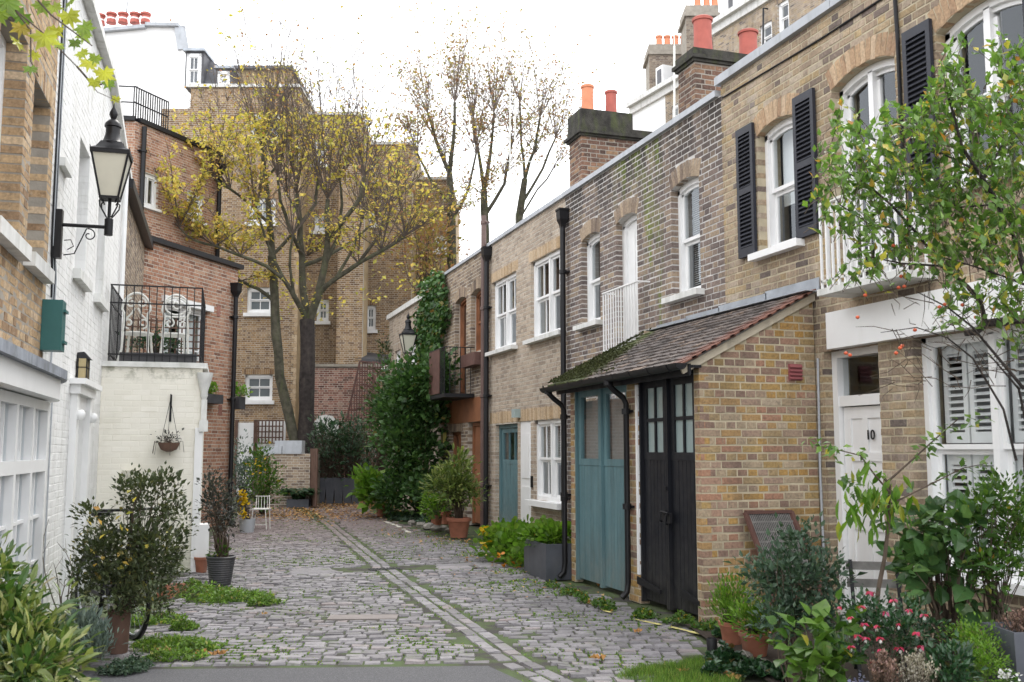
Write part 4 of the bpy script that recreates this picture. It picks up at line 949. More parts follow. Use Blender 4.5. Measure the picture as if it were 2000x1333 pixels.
# ================================================================== GARAGE EXTENSION
SH = thing('garage_extension', 'brick lean-to garage with a mossy tiled roof and two pairs of tall doors', 'garage', (4.65, 10.1, 0))
FS = Fr((4.65, 0), 0, 'L'); FE = Fr((4.65, 8.45), 90, 'R')
g1 = (8.55, 9.80, 0, 2.37, 0, 0); g2 = (10.09, 11.64, 0, 2.37, 0, 0)
brick_wall(SH, FS, 8.45, 11.76, 0, 2.40, [g1, g2], M['shedbrick'], M['mortar_yellow'], bond='stretcher', thick=.11, nmax=60, wallname='front_wall')
slope = .52
tz = lambda s: 2.42+slope*max(0, s+.0)
brick_wall(SH, FE, 0, 1.29, 0, 3.08, [], M['shedbrick'], M['mortar_yellow'], bond='english', thick=.11, nmax=240, wallname='side_wall', top=lambda z: (max(0, (z+.03-2.42)/slope), 1.29), slabtop=lambda s: tz(s)-.01)
plank_door(SH, FS, 8.55, 9.175, .03, 2.37, -.03, M['blackdoor'], 7, 'garage_door', glaz=1.58, panes=2, panerows=2, framew=.03)
plank_door(SH, FS, 9.18, 9.80, .03, 2.37, -.03, M['blackdoor'], 7, 'garage_door', glaz=1.58, panes=2, panerows=2, framew=.03)
q = MB(); q.fbox(FS, 9.80, 9.845, .3, 2.30, -.02, .012); q.build('white_strip', M['white'], SH)
plank_door(SH, FS, 10.09, 10.86, .03, 2.37, -.03, M['teal'], 8, 'garage_door', glaz=1.50, panes=1, framew=.03, label='teal garage door leaf')
plank_door(SH, FS, 10.865, 11.64, .03, 2.37, -.03, M['teal'], 8, 'garage_door', glaz=1.50, panes=1, framew=.03, label='teal garage door leaf')
for (a, b) in ((10.2, 10.75), (10.97, 11.52)): q = MB(); q.fbox(FS, a, b, 1.5, 2.2, -.12, -.11); q.build('inner_blind', M['dim_curtain'], SH)
for (a, b) in ((9.33, 9.86), (8.52, 8.9)):
    q = MB(); q.hexa([FS.pt(a, .16, -.012), FS.pt(b, .20, -.012), FS.pt(b, .20, .01), FS.pt(a, .16, .01), FS.pt(a, .20, -.012), FS.pt(b, .28, -.012), FS.pt(b, .28, .01), FS.pt(a, .20, .01)]); q.build('strap_hinge', M['iron'], SH)
q = MB()
for (a, z) in ((9.10, .93), (9.22, .95)):
    q.fbox(FS, a-.03, a+.03, z-.05, z+.05, -.014, .012); q.tube([FS.pt(a, z+.04, .01), FS.pt(a-.01, z+.03, .05), FS.pt(a, z-.05, .055), FS.pt(a+.01, z-.06, .02)], .011, 6)
q.tube([FS.pt(9.08, .98, .03), FS.pt(9.24, .99, .03)], .012, 6); q.fbox(FS, 9.16, 9.19, 1.2, 1.24, -.014, .01); q.build('lock_and_handle', M['iron'], SH)
# roof: deck, tiles, verge, barge board, gutter
ea = Vector((4.42, 0, 2.415)); sl_ = Vector((1, 0, slope)).normalized(); nn = Vector((-slope, 0, 1)).normalized(); RL = (5.935-4.42)/sl_.x
dk = MB(); p_ = [ea+Vector((0, y, 0))+sl_*t for (y, t) in ((8.42, .02), (11.86, .02), (11.86, RL), (8.42, RL))]
dk.hexa([tuple(x-nn*.045) for x in p_]+[tuple(x-nn*.015) for x in p_]); dk.build('roof_deck', M['greywood'], SH)
m, nt_, bs_, out_ = newmat('clay_roof_tile'); M['tile'] = m
c_ = ramp(nt_, attr(nt_), [(0, (.065, .055, .05)), (.6, (.105, .085, .078)), (.9, (.15, .12, .10)), (1, (.24, .17, .13))])
x_ = xyz(nt_); c_ = mix(nt_, ramp(nt_, mth(nt_, 'SUBTRACT', 8.62, x_['Y']), [(.0, 0), (.12, .75)]), c_, (.17, .08, .06))
mo = mth(nt_, 'ADD', mth(nt_, 'MULTIPLY', mth(nt_, 'SUBTRACT', x_['Y'], 10.6), .9), mth(nt_, 'MULTIPLY', mth(nt_, 'SUBTRACT', 4.95, x_['X']), .6)); mo = mth(nt_, 'ADD', mo, mth(nt_, 'MULTIPLY', noise(nt_, 5, 5), .9))
c_ = mix(nt_, ramp(nt_, mo, [(.75, 0), (1.0, .9)]), c_, (.075, .095, .025))
c_ = mix(nt_, 1, c_, ramp(nt_, noise(nt_, 30, 4), [(.3, (.75, .75, .75)), (.7, (1.25, 1.25, 1.25))]), 'MULTIPLY')
nt_.links.new(c_, bs_.inputs['Base Color']); bs_.inputs['Roughness'].default_value = .8; bump(nt_, bs_, noise(nt_, 50, 4), .6, .008)
TT = np.array([(-.5, 0, -1), (.5, 0, -1), (.5, 1, -1), (-.5, 1, -1), (-.49, .01, 0), (0, .0, .15), (.49, .01, 0), (.5, 1, 0), (-.5, 1, 0)], float)
tms = []
for i in range(10):
    V = TT.copy(); V[4:7, 2] += NR.normal(0, .15, 3); tms.append(mesh_np('roof_tile', np.array([(x*.160, y*.24, z*.026) for x, y, z in V]), np.array([(4, 5, 8), (5, 6, 7), (5, 7, 8), (0, 1, 5), (0, 5, 4), (1, 6, 5), (0, 4, 8), (0, 8, 3), (1, 2, 7), (1, 7, 6)]), np.full(10, (i+.5)/10), M['tile']))
Rm = Matrix((( 0, sl_.x, nn.x), (1, sl_.y, nn.y), (0, sl_.z, nn.z)))
rows_ = 14; gz_ = (RL-.20)/(rows_-1); offs = root_off(SH); cnt = 0
for r_ in range(rows_):
    y = 8.40+(r_ % 2)*.082
    while y < 11.86:
        o = bpy.data.objects.new('roof_tile', random.choice(tms)); COL.objects.link(o); o.parent = SH
        p = ea+Vector((0, y+.082, 0))+sl_*(gz_*r_-.03)+nn*.012
        tl = Rm.to_4x4() @ Matrix.Rotation(-.115+random.gauss(0, .014), 4, 'X') @ Matrix.Rotation(random.gauss(0, .01), 4, 'Z'); o.matrix_local = Matrix.Translation(p-offs) @ tl; y += .1665; cnt += 1
for r_ in range(rows_):                  # red undercloak tiles showing along the verge
    q = MB(); p = ea+Vector((0, 8.40, 0))+sl_*(gz_*r_+.0)-nn*.004
    q.hexa([tuple(p+v_) for v_ in (Vector((0, -.045, 0))-nn*.014, Vector((0, .14, 0))-nn*.014, sl_*.17+Vector((0, .14, 0))-nn*.014, sl_*.17+Vector((0, -.045, 0))-nn*.014, Vector((0, -.045, 0)), Vector((0, .14, 0)), sl_*.17+Vector((0, .14, 0)), sl_*.17+Vector((0, -.045, 0)))]); q.build('verge_tile', plain('red_clay', (.19, .085, .06), .8, .3, 20, .3) if r_ == 0 else bpy.data.materials['red_clay'], SH)
q = MB(); a_ = ea+Vector((0, 8.425, 0))-nn*.03; b_ = a_+sl_*(RL-.0)
q.hexa([tuple(v_) for v_ in (a_-nn*.085, a_-nn*.085+Vector((0, .022, 0)), b_-nn*.085+Vector((0, .022, 0)), b_-nn*.085, a_, a_+Vector((0, .022, 0)), b_+Vector((0, .022, 0)), b_)]); q.build('barge_board', M['barge'], SH)
P_, D_, R_ = [], [], []
for i in range(9000):
    y = 11.88-abs(random.gauss(0, 1))*.9; t = RL*random.random()
    if y < 8.8: continue
    edge = (y-10.2)*.75+.25*math.sin(y*7)+random.gauss(0, .1)
    if t < max(.0, edge): p = ea+Vector((0, y, 0))+sl_*(t-.03)+nn*(.03+random.random()*.012); P_.append(tuple(p)); D_.append((random.gauss(0, 1), random.gauss(0, 1), random.uniform(.3, 1.6))); R_.append(random.random()*.7)
leaves('roof_moss', SH, 'tiny', P_, D_, NR.uniform(.018, .04, len(P_)), leafmat('roof_moss', [(0, (.045, .05, .02)), (.6, (.085, .10, .035)), (1, (.15, .155, .06))], rough=.9, trans=.1), np.array(R_))
q = MB(); n_ = 10; prof = [(-.062*math.cos(math.pi*i/n_), -.062*math.sin(math.pi*i/n_)) for i in range(n_+1)]
vs_ = []; y0, y1 = 8.30, 12.0
for y in (y0, y1):
    for r_ in (1., .86): vs_ += [(4.385+a*r_, y, 2.405+b*r_-(y-y0)*.006) for a, b in prof]
k = n_+1; fs_ = []
for i in range(n_): fs_ += [(i, i+1, 2*k+i+1, 2*k+i), (k+i, 3*k+i, 3*k+i+1, k+i+1), (i, k+i, k+i+1, i+1), (2*k+i, 2*k+i+1, 3*k+i+1, 3*k+i)]
fs_ += [(0, 2*k, 3*k, k), (n_, k+n_, 3*k+n_, 2*k+n_)]
q.add(vs_, fs_); gut = q.build('gutter', M['black'], SH, smooth=True)
q = MB(); vs_ = [(4.385+a*.99, y0+.004, 2.405+b*.99) for a, b in prof]; q.add(vs_+[(x, y+.01, z) for x, y, z in vs_], [tuple(range(k)), tuple(range(2*k-1, k-1, -1))]); q.build('gutter_end', M['black'], gut)
for y in np.arange(8.5, 11.95, .42):
    q = MB(); 
    for i in range(n_): 
        a, b = prof[i], prof[i+1]; q.hexa([(4.385+a[0]*1.1, y-.02, 2.403+a[1]*1.1), (4.385+a[0]*1.1, y+.02, 2.403+a[1]*1.1), (4.385+b[0]*1.1, y+.02, 2.403+b[1]*1.1), (4.385+b[0]*1.1, y-.02, 2.403+b[1]*1.1), (4.385+a[0]*.99, y-.02, 2.403+a[1]*.99), (4.385+a[0]*.99, y+.02, 2.403+a[1]*.99), (4.385+b[0]*.99, y+.02, 2.403+b[1]*.99), (4.385+b[0]*.99, y-.02, 2.403+b[1]*.99)])
    q.build('gutter_bracket', M['black'], gut)
q = MB(); q.fbox(FS, 8.40, 11.9, 2.30, 2.41, .11, .135); q.fbox(FS, 8.40, 11.9, 2.375, 2.40, -.0, .11); q.build('fascia', M['blackdoor'], SH)
def downpipe(s_, x_out=.27):
    q = MB(); q.tube([FS.pt(s_, 2.36, .265), FS.pt(s_, 2.31, .262), FS.pt(s_, 2.25, .20), FS.pt(s_, 2.17, .09), FS.pt(s_, 2.10, .055), FS.pt(s_, .2, .055), FS.pt(s_, .1, .07), FS.pt(s_, .04, .13)], .032, 10); p_ = q.build('drainpipe', M['black'], SH, smooth=True)
    c = MB(); c.lathe([(.045, -.03), (.05, -.03), (.05, .03), (.045, .03)], FS.pt(s_, 2.33, .265), 10); c.build('pipe_collar', M['black'], p_); c = MB()
    for z in (2.02, 1.0): c.lathe([(.043, -.03), (.047, -.03), (.047, .03), (.043, .03)], FS.pt(s_, z, .06), 10); c.fbox(FS, s_-.07, s_+.07, z-.012, z+.012, .0, .03); c.build('pipe_collar', M['black'], p_); c = MB()
downpipe(9.98); downpipe(11.84)
lf = MB()
for i, (a, b) in enumerate(((8.34, 9.3), (9.28, 10.3), (10.28, 11.1), (11.08, 11.9))):
    lf = MB(); z = 3.12+.01*i; x0 = ea+sl_*(RL-.16)+nn*.035
    lf.fbox(FRT, a, b, 3.155, 3.30-.02*i, .004, .012); lf.hexa([(x0.x, a, x0.z), (5.94, a, 3.155), (5.94, b, 3.155), (x0.x, b, x0.z), (x0.x, a, x0.z+.006), (5.94, a, 3.162), (5.94, b, 3.162), (x0.x, b, x0.z+.006)]); lf.build('lead_flashing', M['lead'], SH)
q = MB(); q.fbox(FE, .98, 1.13, 2.28, 2.44, .0, .012); v_ = q.build('air_vent', M['redplastic'], SH)
for i in range(4): q = MB(); q.hexa([FE.pt(.985, 2.29+i*.038, .034), FE.pt(1.125, 2.29+i*.038, .034), FE.pt(1.125, 2.29+i*.038, .010), FE.pt(.985, 2.29+i*.038, .010), FE.pt(.985, 2.30+i*.038, .034), FE.pt(1.125, 2.30+i*.038, .034), FE.pt(1.125, 2.323+i*.038, .010), FE.pt(.985, 2.323+i*.038, .010)]); q.build('vent_slat', M['redplastic'], v_)

# ================================================================== CHIMNEYS on the row
def chimney(name, label, x0, x1, y0, y1, z0, z1, mat, pots, cap=True, pz=0, ks=1., ke=1.):
    t = thing(name, label, 'chimney', ((x0+x1)/2, (y0+y1)/2, z0))
    f1 = Fr((x0, y0), 90, 'R'); f2 = Fr((x0, y0), 0, 'L')
    brick_wall(t, f1, 0, x1-x0, z0, z1, [], mat, M['mortar_dark'], thick=.15, nmax=120, wallname='stack_front')
    brick_wall(t, f2, .0, y1-y0, z0, z1, [], mat, M['mortar_dark'], thick=.15, nmax=60, wallname='stack_side')
    c = MB(); c.box(x0+.12, x1, y0+.12, y1, z0, z1); c.build('stack_core', M['mortar_dark'], t)
    for (e, a, b) in (((.05*ke, z1, z1+.07*ks), (.1*ke, z1+.07*ks, z1+.16*ks), (.03, z1+.16*ks, z1+.34*ks)) if cap else ()):
        c = MB(); c.box(x0-e, x1+e, y0-e, y1+e, a, b); c.build('cap_course', M['chimcap'], t)
    for (px_, py_, pr, ph, pm) in pots:
        c = MB(); zt = z1+(.34*ks if cap else 0)+pz
        c.lathe([(pr*1.15, -.02), (pr*1.1, .05), (pr, .1), (pr*.93, ph*.55), (pr*.95, ph*.9), (pr*1.08, ph*.91), (pr*1.1, ph*.98), (pr, ph), (pr*.8, ph), (pr*.78, ph*.8)], (px_, py_, zt), 20); c.build('chimney_pot', M[pm], t, smooth=True)
    return t
M['chimcap'] = plain('mossy_cap', (.045, .042, .036), .95, .45, 9, .9, bdist=.02, dirt=.8, dirtcol=(.085, .105, .03))
tA = chimney('chimney_stack', 'sooty brick chimney stack with one orange and one red pot above the tan house', 6.24, 7.52, 15.2, 15.75, 5.3, 6.86, M['chimbrick'], [(6.46, 15.45, .105, .52, 'potorange'), (6.90, 15.45, .10, .47, 'potred')], pz=.27, ks=.55, ke=.8)
c = MB(); c.box(6.22, 7.18, 15.18, 15.77, 7.05, 7.33); c.build('raised_course', M['chimcap'], tA)
tB = chimney('chimney_stack', 'red brick chimney stack with two wide dark red pots above the dark house', 6.80, 8.4, 12.3, 12.8, 5.3, 7.12, M['chimbrick'], [(7.08, 12.55, .14, .58, 'potred'), (7.84, 12.55, .14, .48, 'potred')], ks=.6, ke=.7)
# ================================================================== LEFT-HAND SIDE
FLF = Fr((-1.005, 14.2), 2.4, 'R')
# ---- sandy brick house at the left edge
L1 = thing('brick_house', 'sandy brick house at the left edge with stone sills and white glazed garden doors', 'house', tuple(FLF.pt(-6.5, 0)))
o1 = (-6.7, -5.73, 3.18, 4.80, 0, .2); o2 = (-5.40, -4.62, 3.18, 4.66, 0, .2); o3 = (-6.6, -4.52, 0, 2.02, 0, 0)
brick_wall(L1, FLF, -8.6, -4.40, 0, 7.2, [o1, o2, o3], M['leftbrick'], M['mortar_dark'], depth=.2, nmax=300, mfront=-.002, jt=.011)
shell(L1, FLF, -8.6, -4.4, 0, 7.1, 0, -5)
for o_ in (o1, o2):
    w_ = window(L1, FLF, o_, d=-.16, sill=0); q = MB(); q.fbox(FLF, o_[0]-.08, o_[1]+.08, 3.07, 3.185, -.1, .09); q.build('stone_sill', M['stone'], w_)
# glazed doors under the curved canopy
gd = MB()
gd.fbox(FLF, -6.6, -4.52, 1.94, 2.02, .0, .10); gd.fbox(FLF, -6.6, -4.52, 1.42, 1.52, .0, .10); gd.fbox(FLF, -6.6, -4.52, 0, .28, .0, .08)
for s_ in (-6.6, -5.95, -5.28, -4.6): gd.fbox(FLF, s_, s_+.08, .28, 1.42, .0, .10); gd.fbox(FLF, s_, s_+.08, 1.52, 1.94, .0, .10)
gdo = gd.build('garden_door_frame', M['white'], L1)
for k_, (a, b) in enumerate(((-6.52, -5.95), (-5.87, -5.28), (-5.20, -4.60))):
    for (z0, z1, nr) in ((.28, 1.42, 3), (1.52, 1.94, 1)):
        for i in range(2):
            x0 = a+(b-a)*i/2; x1 = a+(b-a)*(i+1)/2
            if i: q = MB(); q.fbox(FLF, x0-.014, x0+.014, z0, z1, .02, .07); q.build('glazing_bar', M['white'], gdo)
            for j in range(nr):
                za = z0+(z1-z0)*j/nr; zb = z0+(z1-z0)*(j+1)/nr
                if j: q = MB(); q.fbox(FLF, x0, x1, za-.013, za+.013, .022, .068); q.build('glazing_bar', M['white'], gdo)
                q = MB(); q.add([FLF.pt(x0, za, .04), FLF.pt(x1, za, .04), FLF.pt(x1, zb, .04), FLF.pt(x0, zb, .04)], [(0, 1, 2, 3)]); q.build('pane', M['glass'], gdo)
cn = MB(); pr = [(-7.6, .0), (-7.6, .22), (-4.8, .22), (-4.5, .17), (-4.3, .10), (-4.16, .0)]
def canopy(z0, z1, ex, mat, name):
    q = MB(); a = [FLF.pt(s+(ex if s > -4.5 else 0), z0, d+(ex if d > 0 else 0)) for s, d in pr]; b = [p+Vector((0, 0, z1-z0)) for p in a]; n = len(a)
    q.add(a+b, [tuple(range(n)), tuple(range(2*n-1, n-1, -1))]+[(i, i+n, (i+1) % n+n, (i+1) % n) for i in range(n)]); return q.build(name, mat, L1)
canopy(2.03, 2.20, 0, M['white'], 'canopy'); canopy(2.202, 2.28, .05, plain('mossy_lead', (.26, .28, .32), .6, .3, 6, .5, dirt=.8, dirtcol=(.07, .08, .05)), 'canopy_lead')
# green meter cabinet
gb = thing('meter_box', 'dark green wall cabinet with two lugs at the corner of the brick and white houses', 'utility box', tuple(FLF.pt(-4.4, 2.5, .1)))
q = MB(); q.fbox(FLF, -4.56, -4.36, 2.48, 2.93, .002, .17); q.build('cabinet', M['green_box'], gb)
for z in (2.56, 2.84): q = MB(); q.fbox(FLF, -4.50, -4.34, z-.012, z+.012, .155, .19); q.build('lug', M['green_box'], gb)
# ---- white painted house
L2 = thing('painted_brick_house', 'tall white painted brick house behind the near wall lantern', 'house', tuple(FLF.pt(-1.5, 0)))
u1 = (-2.78, -1.98, 3.50, 4.95, 0, 0); u2 = (-1.02, -.26, 3.50, 4.85, 0, 0); u3 = (-2.45, -1.55, 0, 2.05, 0, 0)
ztop = lambda s: 6.35 if s < -.6 else 6.35-(s+.6)*.27
brick_wall(L2, FLF, -4.40, 2.0, 0, 6.35, [u1, u2, u3], M['whitebrick'], M['whitebrick'], depth=.2, nmax=300, mfront=-.002, jt=.009, top=lambda z: (-4.4, 2.0 if z < 5.64 else min(2.0, -.6+(6.35-z)/.27)), slabtop=lambda s: ztop(s)-.01)
shell(L2, FLF, -4.40, 2.0, 0, 5.5, 0, -5)
q = MB(); q.hexa([FLF.pt(-4.4, 6.35, -.35), FLF.pt(-.6, 6.35, -.35), FLF.pt(-.6, 6.35, .10), FLF.pt(-4.4, 6.35, .10), FLF.pt(-4.4, 6.45, -.35), FLF.pt(-.6, 6.45, -.35), FLF.pt(-.6, 6.45, .10), FLF.pt(-4.4, 6.45, .10)], flip=True)
q.hexa([FLF.pt(-.6, 6.35, -.35), FLF.pt(2.0, 5.65, -.35), FLF.pt(2.0, 5.65, .10), FLF.pt(-.6, 6.35, .10), FLF.pt(-.6, 6.45, -.35), FLF.pt(2.0, 5.75, -.35), FLF.pt(2.0, 5.75, .10), FLF.pt(-.6, 6.45, .10)], flip=True); q.build('roof_edge', M['stone'], L2)
for o_ in (u1, u2): w_ = window(L2, FLF, o_, d=-.2, sill=0); q = MB(); q.fbox(FLF, o_[0]-.1, o_[1]+.1, 3.40, 3.505, -.1, .08); q.build('sill', M['stone'], w_)
q = MB(); q.fbox(FLF, -4.08, -3.62, 4.28, 4.36, -.02, .06); q.build('vent_hood', M['stone'], L2)
dr_ = MB(); dr_.fbox(FLF, -2.45, -1.55, 0, 2.05, -.2, -.12); dd = dr_.build('side_door', M['white'], L2)
for (a, b, c, e) in ((-2.38, -2.04, .2, .9), (-1.96, -1.62, .2, .9), (-2.38, -2.04, 1.05, 1.9), (-1.96, -1.62, 1.05, 1.9)): q = MB(); q.fbox(FLF, a, b, c, e, -.12, -.105); q.build('door_panel', M['white'], dd)
q = MB(); q.fbox(FLF, -2.62, -2.45, 0, 2.2, .0, .07); q.fbox(FLF, -1.55, -1.38, 0, 2.2, .0, .07); q.fbox(FLF, -2.66, -1.34, 2.2, 2.30, 0, .10); q.fbox(FLF, -2.72, -1.28, 2.30, 2.36, 0, .16)
q.fbox(FLF, -2.45, -1.55, 2.05, 2.2, -.1, .03); q.build('door_surround', M['white'], L2)
for s_ in (-2.53, -1.47): q = MB(); q.lathe([(.03, -.06), (.05, -.03), (.055, .0), (.05, .03), (.03, .05)], FLF.pt(s_, 1.98, .09), 12); q.build('scroll_bracket', M['white'], L2, smooth=True)
for k_ in range(4):
    q = MB(); s_ = -4.30+.05*k_; q.tube([FLF.pt(s_+random.uniform(-.01, .01), z, .012) for z in (6.4, 5.5, 4.6, 3.9, 3.5)]+[FLF.pt(s_+.1+.02*k_, 3.2, .014), FLF.pt(s_+.12, 3.0-.2*k_, .014)], .009, 5); q.build('cable', M['coping'] if k_ % 2 else M['black'], L2)
q = MB(); q.tube([FLF.pt(-3.86, z, .014) for z in (2.1, 1.2, .1)], .008, 5); q.build('cable', M['coping'], L2)
q = MB(); q.tube([FLF.pt(1.55, 5.8, .05), FLF.pt(1.55, 4.2, .05), FLF.pt(1.55, 2.8, .05)], .035, 8); q.build('drainpipe', M['white'], L2, smooth=True)
# ---- small lantern beside the door
sl2 = thing('wall_light', 'small black box lantern with amber glass above the side door of the white house', 'lantern', tuple(FLF.pt(-2.0, 2.46, .08)))
q = MB(); q.fbox(FLF, -2.34, -2.14, 2.38, 2.60, .02, .11); q.build('lantern_glass', plain('amber_glass', (.42, .34, .18), .25, .1, 5, 0), sl2)
q = MB()
for s_ in (-2.35, -2.245, -2.145):
    for d_ in (.015, .105): q.fbox(FLF, s_, s_+.012, 2.38, 2.61, d_, d_+.012)
q.fbox(FLF, -2.36, -2.12, 2.36, 2.38, .0, .125); q.fbox(FLF, -2.35, -2.13, 2.50, 2.508, .01, .12); q.build('lantern_frame', M['iron'], sl2)
q = MB(); q.hexa([FLF.pt(-2.33, 2.60, 0), FLF.pt(-2.10, 2.60, 0), FLF.pt(-2.10, 2.60, .14), FLF.pt(-2.33, 2.60, .14), FLF.pt(-2.28, 2.67, 0), FLF.pt(-2.14, 2.68, 0), FLF.pt(-2.14, 2.68, .07), FLF.pt(-2.28, 2.68, .07)], flip=True); q.build('lantern_roof', M['iron'], sl2)

# ---- street lanterns on brackets
def square_ring(q, c, w0, z0, w1, z1, rot):
    pass
def lantern(name, label, base, direc, arm, wallplate, group, S=1., back=None):
    """base: foot of the lantern (top of bracket socket); direc: unit vector from wall to lantern"""
    base = Vector(base); t = thing(name, label, 'street lamp', tuple(base-direc*arm), group)
    rot = math.atan2(direc.y, direc.x)+math.pi/4; R2 = math.sqrt(2)
    z = lambda h: h*S
    gl = MB(); gl.lathe([(.088*R2*S, z(.30)), (.182*R2*S, z(.76))], base, 4, rot=rot); g_ = gl.build('lamp_glass', M['lampglass'], t)
    fr_ = MB()
    for k in range(4):
        a = rot+k*math.pi/2; b0 = base+Vector((math.cos(a), math.sin(a), 0))*(.092*R2*S)+Vector((0, 0, z(.29))); b1 = base+Vector((math.cos(a), math.sin(a), 0))*(.188*R2*S)+Vector((0, 0, z(.77)))
        fr_.beam(b0, b1, .022*S)
        a2 = a+math.pi/2; c0 = base+Vector((math.cos(a2), math.sin(a2), 0))*(.092*R2*S)+Vector((0, 0, z(.29))); c1 = base+Vector((math.cos(a2), math.sin(a2), 0))*(.188*R2*S)+Vector((0, 0, z(.77)))
        fr_.beam(b0, c0, .024*S); fr_.beam(b1, c1, .03*S)
        fr_.tube([b1, b1+Vector((math.cos(a), math.sin(a), 0))*.022*S+Vector((0, 0, .06*S))], [.012*S, .002], 5)
    fr_.build('lamp_frame', M['iron'], t)
    z0_ = z; z = lambda h: S*(.765+(h-.765)*1.38)
    hd = MB(); hd.lathe([(.20*R2*S, z(.765)), (.205*R2*S, z(.79)), (.15*R2*S, z(.815)), (.105*R2*S, z(.87))], base, 4, rot=rot)
    hd.lathe([(.12*S, z(.84)), (.125*S, z(.87)), (.10*S, z(.885)), (.075*S, z(.95)), (.075*S, z(1.0)), (.09*S, z(1.005)), (.085*S, z(1.03)), (.05*S, z(1.06)), (.025*S, z(1.07)), (.045*S, z(1.105)), (.04*S, z(1.13)), (.012*S, z(1.17)), (.002, z(1.23))], base, 16)
    hd.build('lamp_cowl', M['black'], t, smooth=True); z = z0_
    ft = MB(); ft.lathe([(.045*S, z(-.12)), (.045*S, z(.06)), (.03*S, z(.07)), (.018*S, z(.08)), (.018*S, z(.29))], base, 10); ft.lathe([(.10*S, z(.28)), (.10*S, z(.295))], base, 4, rot=rot)
    for k in range(4):
        a = rot+k*math.pi/2; u = Vector((math.cos(a), math.sin(a), 0)); ft.tube([base+u*.035*S+Vector((0, 0, z(.08))), base+u*.07*S+Vector((0, 0, z(.12))), base+u*.125*S+Vector((0, 0, z(.19))), base+u*.135*S+Vector((0, 0, z(.245))), base+u*.10*S+Vector((0, 0, z(.265))), base+u*.085*S+Vector((0, 0, z(.235)))], .008*S, 6)
    ft.build('lamp_foot', M['iron'], t, smooth=True)
    br = MB(); w0 = base-direc*arm; br.tube([w0+Vector((0, 0, z(-.03))), base+Vector((0, 0, z(-.03)))], .02*S, 8)
    sc = []
    for i in range(26):
        th = i/25*2.2*math.pi; rr = .075*(1-i/30.)*S; sc.append(base-direc*(arm*.42-.0)+Vector((0, 0, z(-.13)))+direc*(-math.cos(th+1.2)*rr)+Vector((0, 0, math.sin(th+1.2)*rr)))
    br.tube([w0+Vector((0, 0, z(-.36)))+direc*.02, w0+Vector((0, 0, z(-.34)))+direc*arm*.28, sc[0]-direc*.02*S+Vector((0, 0, -.05*S))]+sc, .007*S, 6)
    br.tube([w0+direc*.02+Vector((0, 0, z(-.2))), w0+direc*.09*S+Vector((0, 0, z(-.19))), w0+direc*.12*S+Vector((0, 0, z(-.26))), w0+direc*.06*S+Vector((0, 0, z(-.30)))], .006*S, 6)
    br.build('bracket_arm', M['iron'], t, smooth=True)
    if wallplate:
        n_ = Vector((-direc.y, direc.x, 0)); q = MB(); a = w0; hw = .055*S
        q.hexa([a-n_*hw-direc*.1*S+Vector((0, 0, z(-.40))), a-n_*hw+Vector((0, 0, z(-.40))), a+n_*hw+Vector((0, 0, z(-.40))), a+n_*hw-direc*.1*S+Vector((0, 0, z(-.40))), a-n_*hw-direc*.1*S+Vector((0, 0, z(.13))), a-n_*hw+Vector((0, 0, z(.13))), a+n_*hw+Vector((0, 0, z(.13))), a+n_*hw-direc*.1*S+Vector((0, 0, z(.13)))]); q.build('wall_box', M['black'], t)
    return t
dL = FLF.n.copy(); wp = FLF.pt(-4.20, 3.71, .08)
lantern('wall_lantern', 'large black street lantern on a long scrolled bracket, nearest, against the white wall', wp+dL*.40, dL, .40, True, 'street lanterns on wall brackets', .86)
lb = FRT.pt(25.2, 3.80, .46)
lantern('wall_lantern', 'far black street lantern hanging out beside the ivy at the end of the right-hand row', lb, Vector((-1, 0, 0)), .46, False, 'street lanterns on wall brackets', .98)

# ---- cream painted store with a roof terrace
CB = thing('garden_store', 'cream painted brick store with a railed terrace on its roof', 'outbuilding', tuple(FLF.pt(.1, 0, .6)))
FC = Fr(FLF.pt(0, 0, 0).xy, 92.4, 'R'); FCS = Fr(FLF.pt(0, 0, 1.27).xy, 2.4, 'R')
brick_wall(CB, FC, .0, 1.27, 0, 2.70, [], M['creambrick'], M['creambrick'], bond='stretcher', thick=.2, nmax=270, mfront=-.0018, jt=.009, wallname='front_wall')
brick_wall(CB, FCS, .0, 2.1, 0, 2.70, [], M['creambrick'], M['creambrick'], thick=.2, nmax=30, mfront=-.0012, jt=.006, wallname='side_wall')
q = MB(); q.fbox(FC, -.05, 1.33, 2.70, 2.77, -2.2, .05); q.build('terrace_slab', M['stone'], CB)
q = MB(); q.fbox(FC, 1.20, 1.30, .0, 1.9, -.1, .03); q.build('white_post', M['white'], CB)
q = MB(); q.fbox(FC, 1.24, 1.42, .08, .62, -.3, .04); q.build('white_cupboard', M['white'], CB)
q = MB(); q.lathe([(.03, 0), (.05, .05), (.045, .1), (.07, .18), (.10, .30), (.11, .36)], FC.pt(1.30, 2.28, .02), 10); q.build('corbel', M['stone'], CB, smooth=True)
q = MB(); q.fbox(FC, 1.25, 1.36, 1.85, 2.0, -.15, .07); q.fbox(FC, 1.27, 1.34, 2.0, 2.28, -.15, .05); q.build('corbel_block', M['stone'], CB)
q = MB(); q.lathe([(.05, 0), (.05, .10), (.09, .12), (.05, .15), (.05, .22), (.085, .25), (.10, .34), (.11, .36)], FC.pt(.42, .98, .05), 12); q.build('relief_pedestal', M['creambrick'], CB, smooth=True)
